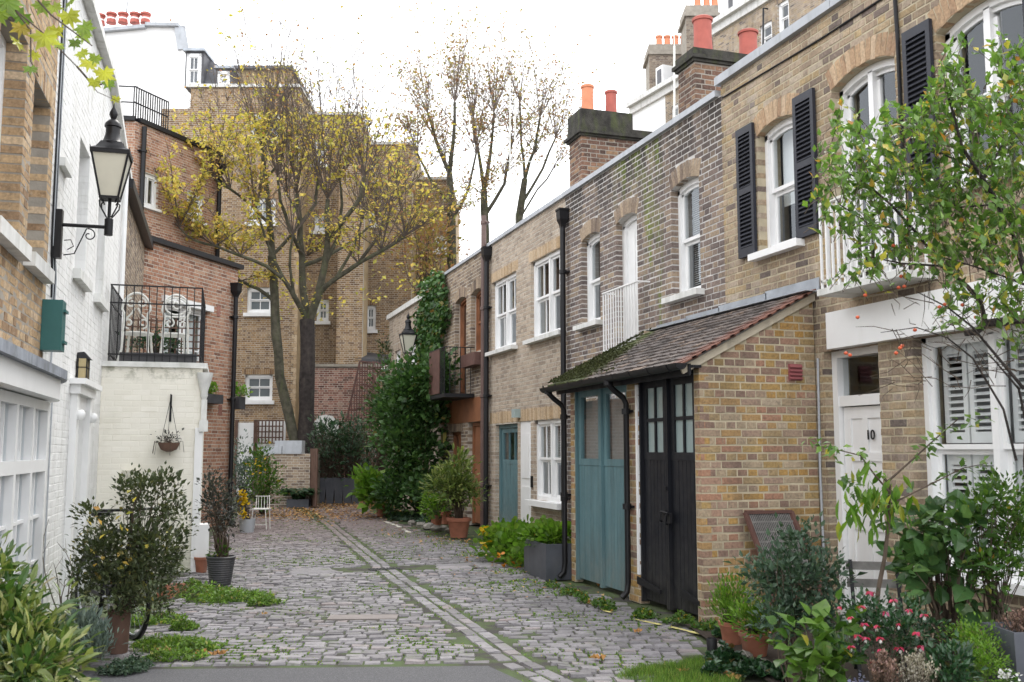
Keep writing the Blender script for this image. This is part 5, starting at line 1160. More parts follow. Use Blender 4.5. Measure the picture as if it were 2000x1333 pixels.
# terrace railing
tr_ = thing('railing', 'black iron railing round the little roof terrace', 'railing', tuple(FC.pt(.6, 2.77, -.04)))
q = MB()
for z in (2.86, 3.55, 3.79): q.fbox(FC, .06, 1.24, z, z+.018, -.05, -.035); q.fbox(FC, 1.225, 1.24, z, z+.018, -2.0, -.05); q.fbox(FC, .06, .075, z, z+.018, -2.0, -.05)
q.build('rail', M['iron'], tr_)
for i in range(13): s_ = .07+i*.0965; q = MB(); q.fbox(FC, s_-.006, s_+.006, 2.77, 3.79, -.05, -.038); q.build('baluster', M['iron'], tr_)
for i in range(12): s_ = -.20-i*.16; q = MB(); q.fbox(FC, 1.227, 1.239, 2.77, 3.79, s_-.006, s_+.006); q.build('baluster', M['iron'], tr_)
for i in range(12): s_ = -.20-i*.16; q = MB(); q.fbox(FC, .062, .074, 2.77, 3.79, s_-.006, s_+.006); q.build('baluster', M['iron'], tr_)
pl_ = thing('trough', 'low black trough along the terrace railing', 'planter', tuple(FC.pt(.6, 2.77, -.2)))
q = MB(); q.fbox(FC, .20, 1.18, 2.772, 2.90, -.26, -.08); q.build('trough_box', M['graypot'], pl_)
def scroll(q, c, r, a0, turns, sgn, X_, rad=.014, n=20):
    pts = []
    for i in range(n+1):
        t = i/n; a = a0+sgn*turns*2*math.pi*t; rr = r*(1-.75*t); pts.append(c+X_*(rr*math.cos(a))+Vector((0, 0, rr*math.sin(a))))
    q.tube(pts, rad, 6)
def garden_chair(label, c, ang, tall):
    t = thing('garden_chair', label, 'chair', (0, 0, 0), 'white iron chairs on the terrace'); X_ = Vector((1, 0, 0)); Yv = Vector((0, 1, 0)); w = .19; sh = .45
    q = MB()    # back: rounded hoop
    hoop = [Vector((w*.85*math.cos(a)*(1.15 if math.sin(a) > 0 else 1), 0, sh+.30+(.24)*math.sin(a))) for a in [math.pi*(-.12)+i*math.pi*1.24/18 for i in range(19)]]
    q.tube([Vector((w*.9, 0, sh))]+hoop+[Vector((-w*.9, 0, sh))], .017, 6); q.build('back_frame', M['whiteiron'], t, smooth=True)
    q = MB()
    if not tall:
        for sx in (-1, 1):
            scroll(q, Vector((sx*.065, 0, sh+.40)), .07, math.pi*.5, 1.1, -sx, X_); scroll(q, Vector((sx*.095, 0, sh+.12)), .075, -math.pi*.5, 1.1, sx, X_)
            q.tube([Vector((sx*.02, 0, sh+.33)), Vector((sx*.06, 0, sh+.25)), Vector((sx*.13, 0, sh+.18))], .013, 6)
    else:
        ring = [Vector((.15*math.cos(a), 0, sh+.38+.12*math.sin(a))) for a in [i*math.pi/9 for i in range(19)]]; q.tube(ring, .014, 6)
        scroll(q, Vector((0, 0, sh+.40)), .08, math.pi*.5, 1.3, 1, X_)
        for sx in (-1, 1): scroll(q, Vector((sx*.085, 0, sh+.14)), .07, math.pi*.5, 1.2, sx, X_); scroll(q, Vector((sx*.06, 0, sh+.42)), .04, 0, 1, sx, X_)
        q.tube([Vector((-.17, 0, sh+.23)), Vector((.17, 0, sh+.23))], .014, 6)
    q.build('back_scrolls', M['whiteiron'], t, smooth=True)
    q = MB(); q.lathe([(.20, sh-.02), (.21, sh-.01), (.21, sh+.005), (.18, sh+.012), (.001, sh+.012)], (0, -.19, 0), 20); q.build('seat', M['whiteiron'], t, smooth=True)
    for sx in (-1, 1):
        q = MB(); q.tube([Vector((sx*w*.85, 0, sh)), Vector((sx*w*.9, .02, .2)), Vector((sx*w*1.15, .06, 0))], .017, 6); q.build('leg', M['whiteiron'], t, smooth=True)
        q = MB(); q.tube([Vector((sx*w*.75, -.33, sh)), Vector((sx*w*.85, -.36, .22)), Vector((sx*w*1.1, -.40, 0))], .017, 6); q.build('leg', M['whiteiron'], t, smooth=True)
    t.location = c; t.rotation_euler = (0, 0, ang); return t
garden_chair('left white iron chair with two big scrolls in its round back, on the terrace', tuple(FC.pt(.36, 2.77, -.45)), math.radians(172), False)
garden_chair('right white iron chair with an oval ring in its taller back, on the terrace', tuple(FC.pt(.88, 2.77, -.50)), math.radians(185), True)
lt_ = thing('lattice', 'low brown wooden lattice at the back of the little roof terrace', 'trellis', tuple(FC.pt(.6, 2.77, -1.5)))
for i in range(13): q = MB(); q.fbox(FC, .12+i*.088, .14+i*.088, 2.78, 3.55, -1.5, -1.485); q.build('upright', M['brownwood'], lt_)
for i in range(8): q = MB(); q.fbox(FC, .10, 1.22, 2.80+i*.10, 2.82+i*.10, -1.484, -1.47); q.build('crosspiece', M['brownwood'], lt_)
tpn = thing('potted_plant', 'dark leafy plants against the lattice on the roof terrace', 'potted plant', tuple(FC.pt(.6, 2.77, -1.2))); c0 = FC.pt(.6, 2.78, -1.25); pot(tpn, c0, .14, .22, M['graypot'], 'plain'); shrub(tpn, tuple(c0+Vector((0, 0, .2))), [(FC.pt(.55, 3.15, -1.25), (.42, .15, .22))], 60, 9, .06, 'ovate', M['lf_dark'], spread=.05, stemr=.004)
# hanging basket
hb = thing('hanging_basket', 'brown hanging basket with straggly stems on the cream wall', 'hanging basket', tuple(FC.pt(.88, 1.7, .12)))
q = MB(); c0 = FC.pt(.88, 1.70, .14); q.lathe([(.03, -.12), (.10, -.09), (.135, -.02), (.14, .0), (.125, 0), (.11, -.03)], c0, 14); q.build('basket', M['brownwood'], hb, smooth=True)
q = MB(); q.fbox(FC, .868, .892, 1.98, 2.34, .0, .02); q.tube([FC.pt(.88, 2.30, .01), FC.pt(.88, 2.34, .10), FC.pt(.88, 2.27, .14)], .007, 5); q.build('hook_plate', M['iron'], hb)
for k in range(3): a = k*2.1+.4; q = MB(); q.tube([FC.pt(.88, 2.27, .14), c0+Vector((.13*math.cos(a), .13*math.sin(a), 0))], .003, 4); q.build('chain', M['iron'], hb)
shrub(hb, tuple(c0+Vector((0, 0, -.01))), [(c0+Vector((0, 0, .05)), (.16, .12, .10))], 26, 6, .035, 'ovate', M['lf_purple'], spread=.03, stemr=.003)
for k in range(6):
    q = MB(); a = random.uniform(0, 6.3); q.tube([c0+Vector((.11*math.cos(a), .11*math.sin(a), 0)), c0+Vector((.18*math.cos(a), .18*math.sin(a), .02)), c0+Vector((.20*math.cos(a), .20*math.sin(a), -.10-.08*random.random()))], .003, 4); q.build('trailing_stem', M['stem'], hb)

# ---- brown flank house behind the terrace, red brick house across the end of the left row
L3 = thing('brick_house', 'narrow strip of mottled brown brick house behind the terrace with a black gutter', 'house', tuple(FLF.pt(4.0, 0)))
brick_wall(L3, FLF, 2.0, 6.4, 0, 5.55, [], M['brownbrick'], M['mortar'], nmax=200); shell(L3, FLF, 2.0, 6.4, 0, 5.3, 0, -4)
q = MB(); q.hexa([FLF.pt(1.7, 5.55, -.1), FLF.pt(6.2, 5.45, -.1), FLF.pt(6.2, 5.45, .14), FLF.pt(1.7, 5.55, .14), FLF.pt(1.7, 5.69, -.1), FLF.pt(6.2, 5.59, -.1), FLF.pt(6.2, 5.59, .14), FLF.pt(1.7, 5.69, .14)], flip=True); q.build('gutter', M['black'], L3)
FRB = Fr((1.11, 22.8), 35, 'R')
L4 = thing('brick_house', 'orange red brick house with black roof edge at the end of the left row', 'house', tuple(FRB.pt(-1.5, 0)))
dop = (-2.56, -1.14, 2.78, 4.50, 0, 0)
brick_wall(L4, FRB, -3.8, 0, 0, 5.60, [dop], M['redbrick'], M['mortar'], thick=.3, bond='flemish')
shell(L4, FRB, -3.8, 0, 0, 5.4, 0, -3.0)
q = MB(); q.fbox(FRB, -3.8, .08, 5.60, 5.70, -3.0, .10); q.build('roof_edge', M['black'], L4)
q = MB(); q.fbox(FRB, -2.68, -1.02, 4.50, 4.62, -.05, .09); q.build('door_head', M['white'], L4)
window(L4, FRB, dop, meet=False, lights=2, sill=0, d=-.05, blind=('curtain', .7), name='terrace_door')
for (s_, z) in ((-.78, 4.45), (-.60, 2.35)): q = MB(); q.fbox(FRB, s_, s_+.12, z, z+.22, .0, .012); q.build('vent_brick', M['redold'], L4)
pipe(L4, FRB, -.20, 0, 4.95, .09, M['black'], .05, hopper=True)
FRBe = Fr(FRB.pt(0, 0, 0).xy, 305, 'R')
brick_wall(L4, FRBe, 0.0, 3.0, 0, 5.6, [], M['redbrick'], M['mortar'], nmax=10, wallname='end_wall', thick=.1)
for (s_, z, gy, nm) in ((-1.35, 2.62, .12, 'black window box of bright green leaves under the terrace door'), (-.05, 2.72, .10, 'black window box of bright green leaves by the drainpipe')):
    wbx = thing('window_box', nm, 'planter', tuple(FRB.pt(s_, z, .1)), 'window boxes on the red brick house'); q = MB(); q.fbox(FRB, s_-.05, s_+.55, z-.05, z+.14, .02, .24) if s_ < -1 else q.fbox(FRB, s_+.06, s_+.30, z-.22, z+.05, -.12, .12); q.build('box', M['graypot'], wbx)
    c0 = FRB.pt(s_+.22, z+.14, .13) if s_ < -1 else FRB.pt(s_+.2, z+.06, .02); shrub(wbx, tuple(c0), [(c0+Vector((0, 0, .10)), (.25, .15, .13))], 26, 7, .055, 'round', M['lf_bright'], spread=.05, stemr=.003, stem='greenstem')

# ================================================================== BACKGROUND
def pxframe(px, depth, ang=108.25, side='R'):
    p = at(px, 880, depth); return Fr((p.x, p.y), ang, side)
def rect(fr, x0, y0, x1, y1, rise=0, ring=.2):
    s0, za = fr.s_of(x0, (y0+y1)/2); s1, zb = fr.s_of(x1, (y0+y1)/2); sm, zt = fr.s_of((x0+x1)/2, y0); _, zl = fr.s_of((x0+x1)/2, y1)
    return (min(s0, s1), max(s0, s1), zl, zt, rise, ring)
def bgblock(t, fr, x0, x1, ytop, wins, mat, nmax=300, wallname='wall', zlow=0, **k):
    s0, _ = fr.s_of(x0, ytop); s1, _ = fr.s_of(x1, ytop); _, z1 = fr.s_of((x0+x1)/2, ytop)
    ops = [rect(fr, *w) for w in wins]
    brick_wall(t, fr, s0, s1, zlow, z1, ops, mat, M['mortar'], nmax=nmax, wallname=wallname, bond='flemish', **k)
    for o_ in ops: window(t, fr, o_, cols=2, d=-.08, sillw=.12, sill=.13, fw=.09, glass='farglass')
    return s0, s1, z1
BB = thing('apartment_house', 'tall yellow brick house with stepped wings behind the bare plane tree', 'building', tuple(at(590, 880, 37)))
BB.location.z = 0
FA = pxframe(450, 36); fz_ = FA
bgblock(BB, FA, 316, 373, 213, [], M['yellowfar'], nmax=60, wallname='low_wall'); sA = bgblock(BB, FA, 373, 586, 172, [(482, 562, 531, 612), (478, 732, 532, 783), (485, 388, 538, 436), (488, 222, 545, 275)], M['yellowfar'], wallname='main_wall')
FB = pxframe(640, 37.6); sB = bgblock(BB, FB, 584, 702, 226, [(618, 585, 642, 628), (612, 272, 640, 322), (614, 420, 642, 452)], M['yellowfar'], nmax=150, wallname='second_wall')
FP = pxframe(690, 36.6); sP = bgblock(BB, FP, 664, 713, 265, [], M['yellowfar'], nmax=120, wallname='pier_wall')
FD = pxframe(760, 39); sD = bgblock(BB, FD, 700, 806, 284, [(713, 597, 734, 645), (715, 322, 736, 352), (714, 415, 735, 440)], M['yellowfar'], nmax=120, wallname='third_wall')
FE_ = pxframe(830, 41); sE = bgblock(BB, FE_, 796, 880, 352, [(850, 460, 872, 492)], M['yellowfar'], nmax=60, wallname='fourth_wall')
# masses behind each face
for (f, s, d0) in ((FA, sA, -.31), (FB, sB, -.31), (FD, sD, -.31), (FE_, sE, -.31)):
    q = MB(); q.fbox(f, s[0], s[0]+.3, 0, s[2], -7, d0); q.fbox(f, s[1]-.3, s[1], 0, s[2], -7, d0); q.fbox(f, s[0]+.3, s[1]-.3, 0, s[2], -7, -6.7); q.build('side_wall', M['yellowflat'] if 'yellowflat' in M else M.setdefault('yellowflat', plain('yellow_brick_flank', (.36, .27, .16), .9, .2, 3, .4)), BB)
    q = MB(); q.fbox(f, s[0]-.05, s[1]+.05, s[2]+.002, s[2]+.12, -7, .10); q.build('parapet_coping', M['stone'], BB)
q = MB(); s_a = FP.s_of(664, 300)[0]; s_b = FP.s_of(713, 300)[0]; q.fbox(FP, s_a, s_b, 0, sP[2], -1.3, -.31); q.build('pier_core', M['yellowflat'], BB)
q = MB(); sq = FA.s_of(583, 500)[0]                       # toothed quoin up the corner
z = 2.0
while z < 12: q.fbox(FA, sq-.10-(.07 if int(z/.15) % 2 else 0), sq+.02, z, z+.14, .002, .02); z += .15
q.build('quoin', M['soldiertan'], BB)
# slate mansard with dormers
ms_ = MB(); s0, z0 = FA.s_of(372, 172); s1, _ = FA.s_of(452, 172); zt = FA.s_of(365, 88)[1]; zt2 = FA.s_of(448, 135)[1]
ms_.hexa([FA.pt(s0, sA[2]+.12, -.2), FA.pt(s1, sA[2]+.12, -.2), FA.pt(s1, sA[2]+.12, -5), FA.pt(s0, sA[2]+.12, -5), FA.pt(s0, zt, -.9), FA.pt(s1, zt2, -.7), FA.pt(s1, zt2, -5), FA.pt(s0, zt, -5)]); ms_.build('mansard_roof', M['slate'], BB)
for (x0, y0, x1, y1) in ((363, 104, 391, 168), (424, 138, 447, 168)):
    o_ = rect(FA, x0, y0, x1, y1, 0, 0); q = MB(); q.fbox(FA, o_[0]-.08, o_[1]+.08, o_[2], o_[3]+.12, -1.2, -.16); q.build('dormer', M['slate'], BB)
    q = MB(); q.fbox(FA, o_[0]-.14, o_[1]+.14, o_[3]+.10, o_[3]+.2, -1.2, .0); q.build('dormer_roof', M['lead'], BB)
    window(BB, FA, o_, cols=2, d=-.06, sill=0, fw=.10)
q = MB(); s0 = FA.s_of(446, 150)[0]; s1 = FA.s_of(556, 150)[0]; z1 = FA.s_of(500, 118)[1]; q.fbox(FA, s0, s1, sA[2]+.12, z1, -4, -1.0); q.build('roof_room', M['yellowflat'], BB)
q = MB(); q.fbox(FA, s0-.1, s1+.1, z1, z1+.12, -4.1, -.8); q.build('roof_slab', M['slate'], BB)
for px_ in (402, 412, 616, 624):
    f = FA if px_ < 500 else FB; s_, z_ = f.s_of(px_, 100 if px_ < 500 else 222); q = MB(); q.lathe([(.16, -.6), (.16, .0), (.2, .02), (.2, .14), (.13, .2), (.12, .28)], f.pt(s_, z_, -2.5), 10); q.build('chimney_pot', M['potorange'], BB, smooth=True)
# old red brick plinth, lean-to and basement front
RW = thing('garden_wall', 'old dark red brick wall below the yellow house, right of the plane tree', 'wall', tuple(at(650, 905, 34.6))); RW.location.z = 0
FW = pxframe(650, 34.6); bgblock(RW, FW, 606, 742, 718, [], M['redold'], nmax=300, zlow=0); s0 = FW.s_of(600, 715)[0]; s1 = FW.s_of(746, 715)[0]; zz = FW.s_of(650, 717)[1]
q = MB(); q.fbox(FW, s0, s1, zz, zz+.1, -.6, .08); q.build('coping', M['mortar_dark'], RW)
LT = thing('lean_to', 'small dark felt lean-to roof with a white edge against the yellow house', 'outbuilding', tuple(at(735, 780, 37))); LT.location.z = 0
FT = pxframe(735, 36.6); s0, z1 = FT.s_of(694, 690); s1, _ = FT.s_of(765, 690); q = MB(); q.hexa([FT.pt(s0, z1-.3, .0), FT.pt(s1, z1-.45, .0), FT.pt(s1, z1-.15, -2.2), FT.pt(s0, z1, -2.2), FT.pt(s0, z1-.15, .0), FT.pt(s1, z1-.3, .0), FT.pt(s1, z1+.1, -2.2), FT.pt(s0, z1+.25, -2.2)], flip=True); q.build('felt_roof', M['asphalt_roof'], LT)
q = MB(); q.fbox(FT, s0, s1, z1-.62, z1-.46, .0, .05); q.build('white_board', M['white'], LT); q = MB(); q.fbox(FT, s0+.1, s1-.1, 0, z1-.5, -2.2, -.05); q.build('lean_to_wall', M['yellowflat'], LT)
TR = thing('trellis_screen', 'tall rusty brown metal bar screen with a slanting left edge above the garden wall', 'screen', tuple(at(720, 830, 33.8)))
FS2 = pxframe(720, 33.8); sL = FS2.s_of(676, 822)[0]; sLT = FS2.s_of(703, 706)[0]; sR = FS2.s_of(762, 760)[0]; zb = FS2.s_of(700, 824)[1]; ztp = FS2.s_of(710, 706)[1]
q = MB(); q.beam(FS2.pt(sL, zb, 0), FS2.pt(sLT, ztp, 0), .06, .05); q.beam(FS2.pt(sLT, ztp, 0), FS2.pt(sR, ztp-.12, 0), .05, .05); q.beam(FS2.pt(sL, zb, 0), FS2.pt(sR, zb, 0), .05, .05); q.beam(FS2.pt((sL+sR)/2+.15, zb, 0), FS2.pt((sL+sR)/2+.15, ztp, 0), .06, .05); q.build('screen_frame', M['rust'], TR)
n_ = 17
for i in range(1, n_):
    s_ = sL+(sR-sL)*i/n_; zt_ = min(ztp, zb+(ztp-zb)*(s_-sL)/(sLT-sL)); q = MB(); q.beam(FS2.pt(s_, zb, 0), FS2.pt(s_, zt_, 0), .032); q.build('bar', M['rust'], TR)
for i in range(1, 10):
    z_ = zb+(ztp-zb)*i/10; s_ = sL+(sLT-sL)*i/10; q = MB(); q.beam(FS2.pt(s_, z_, .015), FS2.pt(sR, z_, .015), .022); q.build('cross_bar', M['rust'], TR)
BD = thing('garden_gate', 'tall plain white door below the yellow house', 'door', tuple(at(480, 940, 34))); BD.location.z = 0
FG = pxframe(480, 35.4); q = MB(); s0, z1 = FG.s_of(466, 826); s1, _ = FG.s_of(497, 826); q.fbox(FG, s0, s1, 0, z1, .0, .06); q.build('door_leaf', M['white'], BD); q = MB(); q.fbox(FG, s0-.1, s0, 0, z1+.1, -.05, .1); q.fbox(FG, s1, s1+.12, 0, z1+.1, -.05, .1); q.build('door_frame', M['brownwood'], BD)
TL = thing('trellis', 'brown square garden trellis left of the plane tree', 'trellis', tuple(at(530, 870, 33))); FTL = pxframe(525, 33); s0, zt_ = FTL.s_of(499, 822); s1, zb_ = FTL.s_of(552, 866)
wb_ = MB(); wb_.fbox(FTL, s0, s1, zb_-.4, zt_, -.4, -.34); wb_.build('white_board', M['white'], TL)
for i in range(9): s_ = s0+(s1-s0)*i/8; q = MB(); q.fbox(FTL, s_-.02, s_+.02, zb_, zt_, 0, .02); q.build('upright', M['brownwood'], TL)
for i in range(5): z_ = zb_+(zt_-zb_)*i/4; q = MB(); q.fbox(FTL, s0-.02, s1+.02, z_-.02, z_+.02, .021, .04); q.build('crosspiece', M['brownwood'], TL)
WA = thing('white_arch', 'pale arched white window head peeping over the shrubs below the wall', 'window', tuple(at(640, 822, 34))); FWA = pxframe(640, 34.45); s0, z0 = FWA.s_of(612, 828); s1, z1 = FWA.s_of(662, 812)
q = MB(); q.poly(FWA, [(s0, z0-1.2), (s1, z0-1.2), (s1, z0), (s1-(s1-s0)*.25, z1-.02), ((s0+s1)/2, z1+.03), (s0+(s1-s0)*.25, z1-.02), (s0, z0)], 0, .08); q.build('arch_panel', M['stone'], WA)
# pale fence boards behind the trough
FB_ = thing('board_fence', 'dark slatted fence behind the shrubs at the end of the mews', 'fence', tuple(at(680, 900, 33.3))); FBf = pxframe(680, 33.3); s0 = FBf.s_of(600, 900)[0]; s1 = FBf.s_of(800, 900)[0]
n_ = 30
for i in range(n_): s_ = s0+(s1-s0)*i/n_; q = MB(); q.fbox(FBf, s_+.01, s_+(s1-s0)/n_-.01, 0, 2.1+random.uniform(-.03, .03), 0, .03); q.build('fence_board', M['brownwood'], FB_)
# low brick wall with grey trough on top, gate post
LW = thing('garden_wall', 'low brown brick garden wall in front of the plane tree', 'wall', tuple(at(570, 985, 28.6))); LW.location.z = 0
FLW = pxframe(570, 28.8); bgblock(LW, FLW, 528, 606, 887, [], M['brownbrick'], nmax=300, zlow=0); s0 = FLW.s_of(528, 900)[0]; s1 = FLW.s_of(606, 900)[0]; zz = FLW.s_of(570, 887)[1]
q = MB(); q.fbox(FLW, s0, s1, 0, zz, -1.5, -.31); q.build('wall_core', M['mortar_dark'], LW)
GT = thing('trough', 'pale grey trough standing on the low brick wall under the plane tree', 'planter', tuple(FLW.pt(s0, zz, -.2))); a = FLW.s_of(513, 870)[0]; b = FLW.s_of(590, 870)[0]; zt_ = FLW.s_of(550, 861)[1]
for (c, d) in ((a, (a+b)/2-.01), ((a+b)/2+.01, b)): q = MB(); q.fbox(FLW, c, d, zz+.005, (zz+zt_)/2+.02, -.4, .04); q.build('trough_block', M['coping'], GT)
q = MB(); q.fbox(FLW, a+.35, b, (zz+zt_)/2+.022, zt_, -.42, .03); q.build('trough_rim', M['coping'], GT)
GP = thing('gate', 'brown timber gate standing open beside the low brick wall', 'gate', tuple(at(612, 985, 28.2))); GP.location.z = 0
g0 = at(606, 880, 28.9); g1 = at(620, 880, 28.0); 
for i in range(4):
    q = MB(); a = g0.lerp(g1, i/4); b = g0.lerp(g1, (i+.94)/4); h = 1.65; q.hexa([(a.x, a.y, .05), (b.x, b.y, .05), (b.x+.03, b.y+.03, .05), (a.x+.03, a.y+.03, .05), (a.x, a.y, h), (b.x, b.y, h), (b.x+.03, b.y+.03, h), (a.x+.03, a.y+.03, h)]); q.build('gate_board', M['brownwood'], GP)
# ---- upper red brick house behind the left row
UR = thing('brick_house', 'tall red brick house rising behind the left row with a railed flat roof', 'house', tuple(at(340, 880, 30))); UR.location.z = 0
pU = at(412, 880, 30.5); FU = Fr((pU.x, pU.y), 40, 'R')
s0 = FU.s_of(262, 300)[0]; zU = FU.s_of(262, 236)[1]
ow = [(272, 340, 308, 405), (365, 378, 397, 432)]; ops = [rect(FU, *w, 0, 0) for w in ow]
brick_wall(UR, FU, s0, 0, 0, zU, ops, M['redbrick'], M['mortar'], nmax=300, bond='flemish')
window(UR, FU, ops[0], lights=2, meet=False, rows=1, bars=2, d=-.05, fw=.08, sillw=.1); window(UR, FU, ops[1], cols=2, bars=3, d=-.05, sillw=.1)
FU2 = Fr(FU.pt(s0, 0, 0).xy, 100, 'R'); brick_wall(UR, FU2, -2.2, 0, 0, zU, [], M['redbrick'], M['mortar'], nmax=60, wallname='flank_wall')
q = MB(); q.fbox(FU, s0+.1, 0, zU, zU+.12, -3, .1); q.fbox(FU2, -2.2, .0, zU, zU+.12, -1.5, .1); q.build('roof_edge', M['black'], UR)
q = MB(); q.fbox(FU, s0+.3, 0, 0, zU, -3, -.31); q.build('core', M['mortar_dark'], UR)
pipe(UR, FU, s0+.25, 0, zU-.1, .1, M['black'], .07); pipe(UR, FU, -.12, 0, FU.s_of(410, 335)[1], .1, M['black'], .07, hopper=True)
rr = MB()
for z in (.55, 1.0): rr.fbox(FU, s0, -2.3, zU+z, zU+z+.03, -.1, -.07); rr.fbox(FU2, -2.2, 0, zU+z, zU+z+.03, -.1, -.07)
rr.build('roof_rail', M['iron'], UR)
for i in range(16): s_ = s0+(-2.3-s0)*i/15; q = MB(); q.fbox(FU, s_-.012, s_+.012, zU+.12, zU+1.0, -.1, -.076); q.build('baluster', M['iron'], UR)
q = MB(); q.fbox(FU, s0+.2, -1.2, zU+.12, zU+.62, -1.6, -1.4); q.build('terrace_wall', M['slate'], UR)
# ---- white rendered gable
WG = thing('apartment_building', 'huge white rendered gable wall with a row of chimney pots, top left', 'building', tuple(at(270, 880, 46))); WG.location.z = 0
FWG = pxframe(270, 46); out = [(120, 1000), (362, 1000), (362, 215), (376, 205), (366, 168), (358, 100), (351, 54), (287, 53), (286, 57), (190, 66), (120, 80)]
pts = [FWG.s_of(x, min(y, 860)) for x, y in out]; pts = [(s, 0 if out[i][1] > 900 else z) for i, (s, z) in enumerate(pts)]
q = MB(); q.poly(FWG, pts, -8, 0); q.build('gable_wall', M['render'], WG)
q = MB()
for (a, b) in ((pts[-1], pts[-2]), (pts[-2], pts[-3]), (pts[-4], pts[-5]), (pts[-5], pts[-6])): q.beam(FWG.pt(a[0], a[1]+.06, .0), FWG.pt(b[0], b[1]+.06, .0), .5, .16)
q.build('gable_coping', M['coping'], WG)
for x in (193, 215, 238, 261, 282):
    s_, z_ = FWG.s_of(x, 57 if x > 200 else 60); q = MB(); q.lathe([(.24, 0), (.22, .1), (.19, .38), (.25, .4), (.25, .50), (.21, .52)], FWG.pt(s_, z_+.32, -.1), 12); c_p = q.build('chimney_pot', M['potred'], WG, smooth=True); q = MB(); q.lathe([(.215, 0), (.215, .07)], FWG.pt(s_, z_+.50, -.1), 12); q.build('white_band', M['white'], c_p)
ae = thing('aerial', 'thin television aerial pole above the white gable', 'aerial', tuple(FWG.pt(FWG.s_of(236, 60)[0], 19, -.8))); s_, z_ = FWG.s_of(236, -10); q = MB(); q.tube([FWG.pt(s_, z_-2.5, -.8), FWG.pt(s_, z_, -.8)], .03, 6); q.build('pole', M['iron'], ae)
# ---- tall terrace behind the right-hand row
TB = thing('apartment_building', 'tall brick terrace with white cornices and chimneys behind the right-hand row', 'building', tuple(at(1500, 880, 38))); TB.location.z = 0
def kd(px): return 50900/(px-80)
pA = at(1242, 880, kd(1242)); pB = at(1700, 880, kd(1700)); angT = math.degrees(math.atan2(pB.x-pA.x, pB.y-pA.y)); FTB = Fr((pA.x, pA.y), angT, 'R')
S_ = lambda px: FTB.s_of(px, 300)[0]
zc1 = FTB.s_of(1301, 187)[1]; zc2 = FTB.s_of(1450, 36)[1]
q = MB(); q.fbox(FTB, S_(1234), S_(1301), 6, zc1, -6, 0); q.build('white_bay', M['render'], TB)
w_ = [(1311, 205, 1325, 250, 0, 0), (1340, 195, 1350, 240, 0, 0)]
def bwall(x0, x1, z1, wins, name):
    ops = [rect(FTB, *w) for w in wins]; brick_wall(TB, FTB, S_(x0), S_(x1), 8, z1, ops, M['stock'], M['mortar'], nmax=150, wallname=name)
    for o_ in ops: window(TB, FTB, o_, cols=1, d=-.06, sillw=.1, fw=.1)
    q = MB(); q.fbox(FTB, S_(x0)+.05, S_(x1)-.05, 8, z1, -6, -.31) if not ops else q.fbox(FTB, S_(x0), S_(x1), 8, z1, -6, -5); q.build('core', M['room'], TB)
bwall(1301, 1398, zc1, w_, 'far_wall'); bwall(1398, 1760, zc2, [(1484, 45, 1508, 100, 0, .2), (1456, 62, 1470, 120, 0, .2), (1519, 2, 1541, 68, 0, .2), (1600, 20, 1625, 90, 0, .2)], 'near_wall')
for (x0, x1, z) in ((1234, 1398, zc1), (1395, 1760, zc2)): q = MB(); q.fbox(FTB, S_(x0), S_(x1), z, z+.30, -.5, .12); q.fbox(FTB, S_(x0), S_(x1), z+.30, z+.5, -.5, .30); q.build('cornice', M['stone'], TB)
for (x0, x1, z) in ((1240, 1395, zc1+.5), (1396, 1760, zc2+.5)):
    q = MB(); a, b = S_(x0), S_(x1); q.hexa([FTB.pt(a, z, -.4), FTB.pt(b, z, -.4), FTB.pt(b, z, -5), FTB.pt(a, z, -5), FTB.pt(a, z+1.5, -1.3), FTB.pt(b, z+1.5, -1.3), FTB.pt(b, z+1.5, -5), FTB.pt(a, z+1.5, -5)]); q.build('mansard_roof', M['slate'], TB)
for (x0, x1, z0) in ((1270, 1284, zc1+.6), (1412, 1428, zc2+.6), (1466, 1490, zc2+.6)):
    a, b = S_(x0), S_(x1); q = MB(); q.fbox(FTB, min(a, b), max(a, b), z0, z0+1.1, -1.4, -.35); q.build('dormer', M['white'], TB); q = MB(); q.fbox(FTB, min(a, b)+.12, max(a, b)-.12, z0+.15, z0+.95, -.36, -.33); q.build('dormer_pane', M['slate'], TB)
def bgstack(label, px0, px1, y0, y1, depth, pots, pm='potorange'):
    f = pxframe(px0, depth); s1 = f.s_of(px1, y0)[0]; zt = f.s_of(px0, y0)[1]; zb = f.s_of(px0, y1)[1]; t = thing('chimney_stack', label, 'chimney', tuple(f.pt(s1/2, zb, -.5)))
    brick_wall(t, f, 0, s1, zb-1.5, zt-.5, [], M['chimbrick2'], M['mortar_dark'], thick=.3, nmax=60, wallname='stack_wall'); q = MB(); q.fbox(f, .05, s1-.05, zb-1.5, zt-.5, -1.6, -.31); q.build('stack_core', M['mortar_dark'], t)
    q = MB(); q.fbox(f, -.08, s1+.08, zt-.5, zt-.35, -1.7, .08); q.fbox(f, -.02, s1+.02, zt-.35, zt-.02, -1.6, .02); q.build('cap_course', M['mortar_dark'], t)
    for x in pots: s_ = f.s_of(x, y0)[0]; q = MB(); q.lathe([(.17, 0), (.14, .1), (.13, .45), (.16, .46), (.16, .54), (.13, .54)], f.pt(s_, zt-.02, -.4), 10); q.build('chimney_pot', M[pm], t, smooth=True)
M['chimbrick2'] = brickmat('grey_brown_brick', [(0, (.16, .12, .10)), (.5, (.27, .21, .16)), (1, (.34, .28, .22))], soot=.5)
bgstack('far brick stack with a row of four small orange pots behind the thin aerial', 1280, 1338, 86, 176, 43, (1290, 1306, 1322, 1338))
bgstack('brick stack with small orange pots cut by the top edge, behind the big red pot', 1357, 1402, 10, 95, 40, (1366, 1384, 1400))
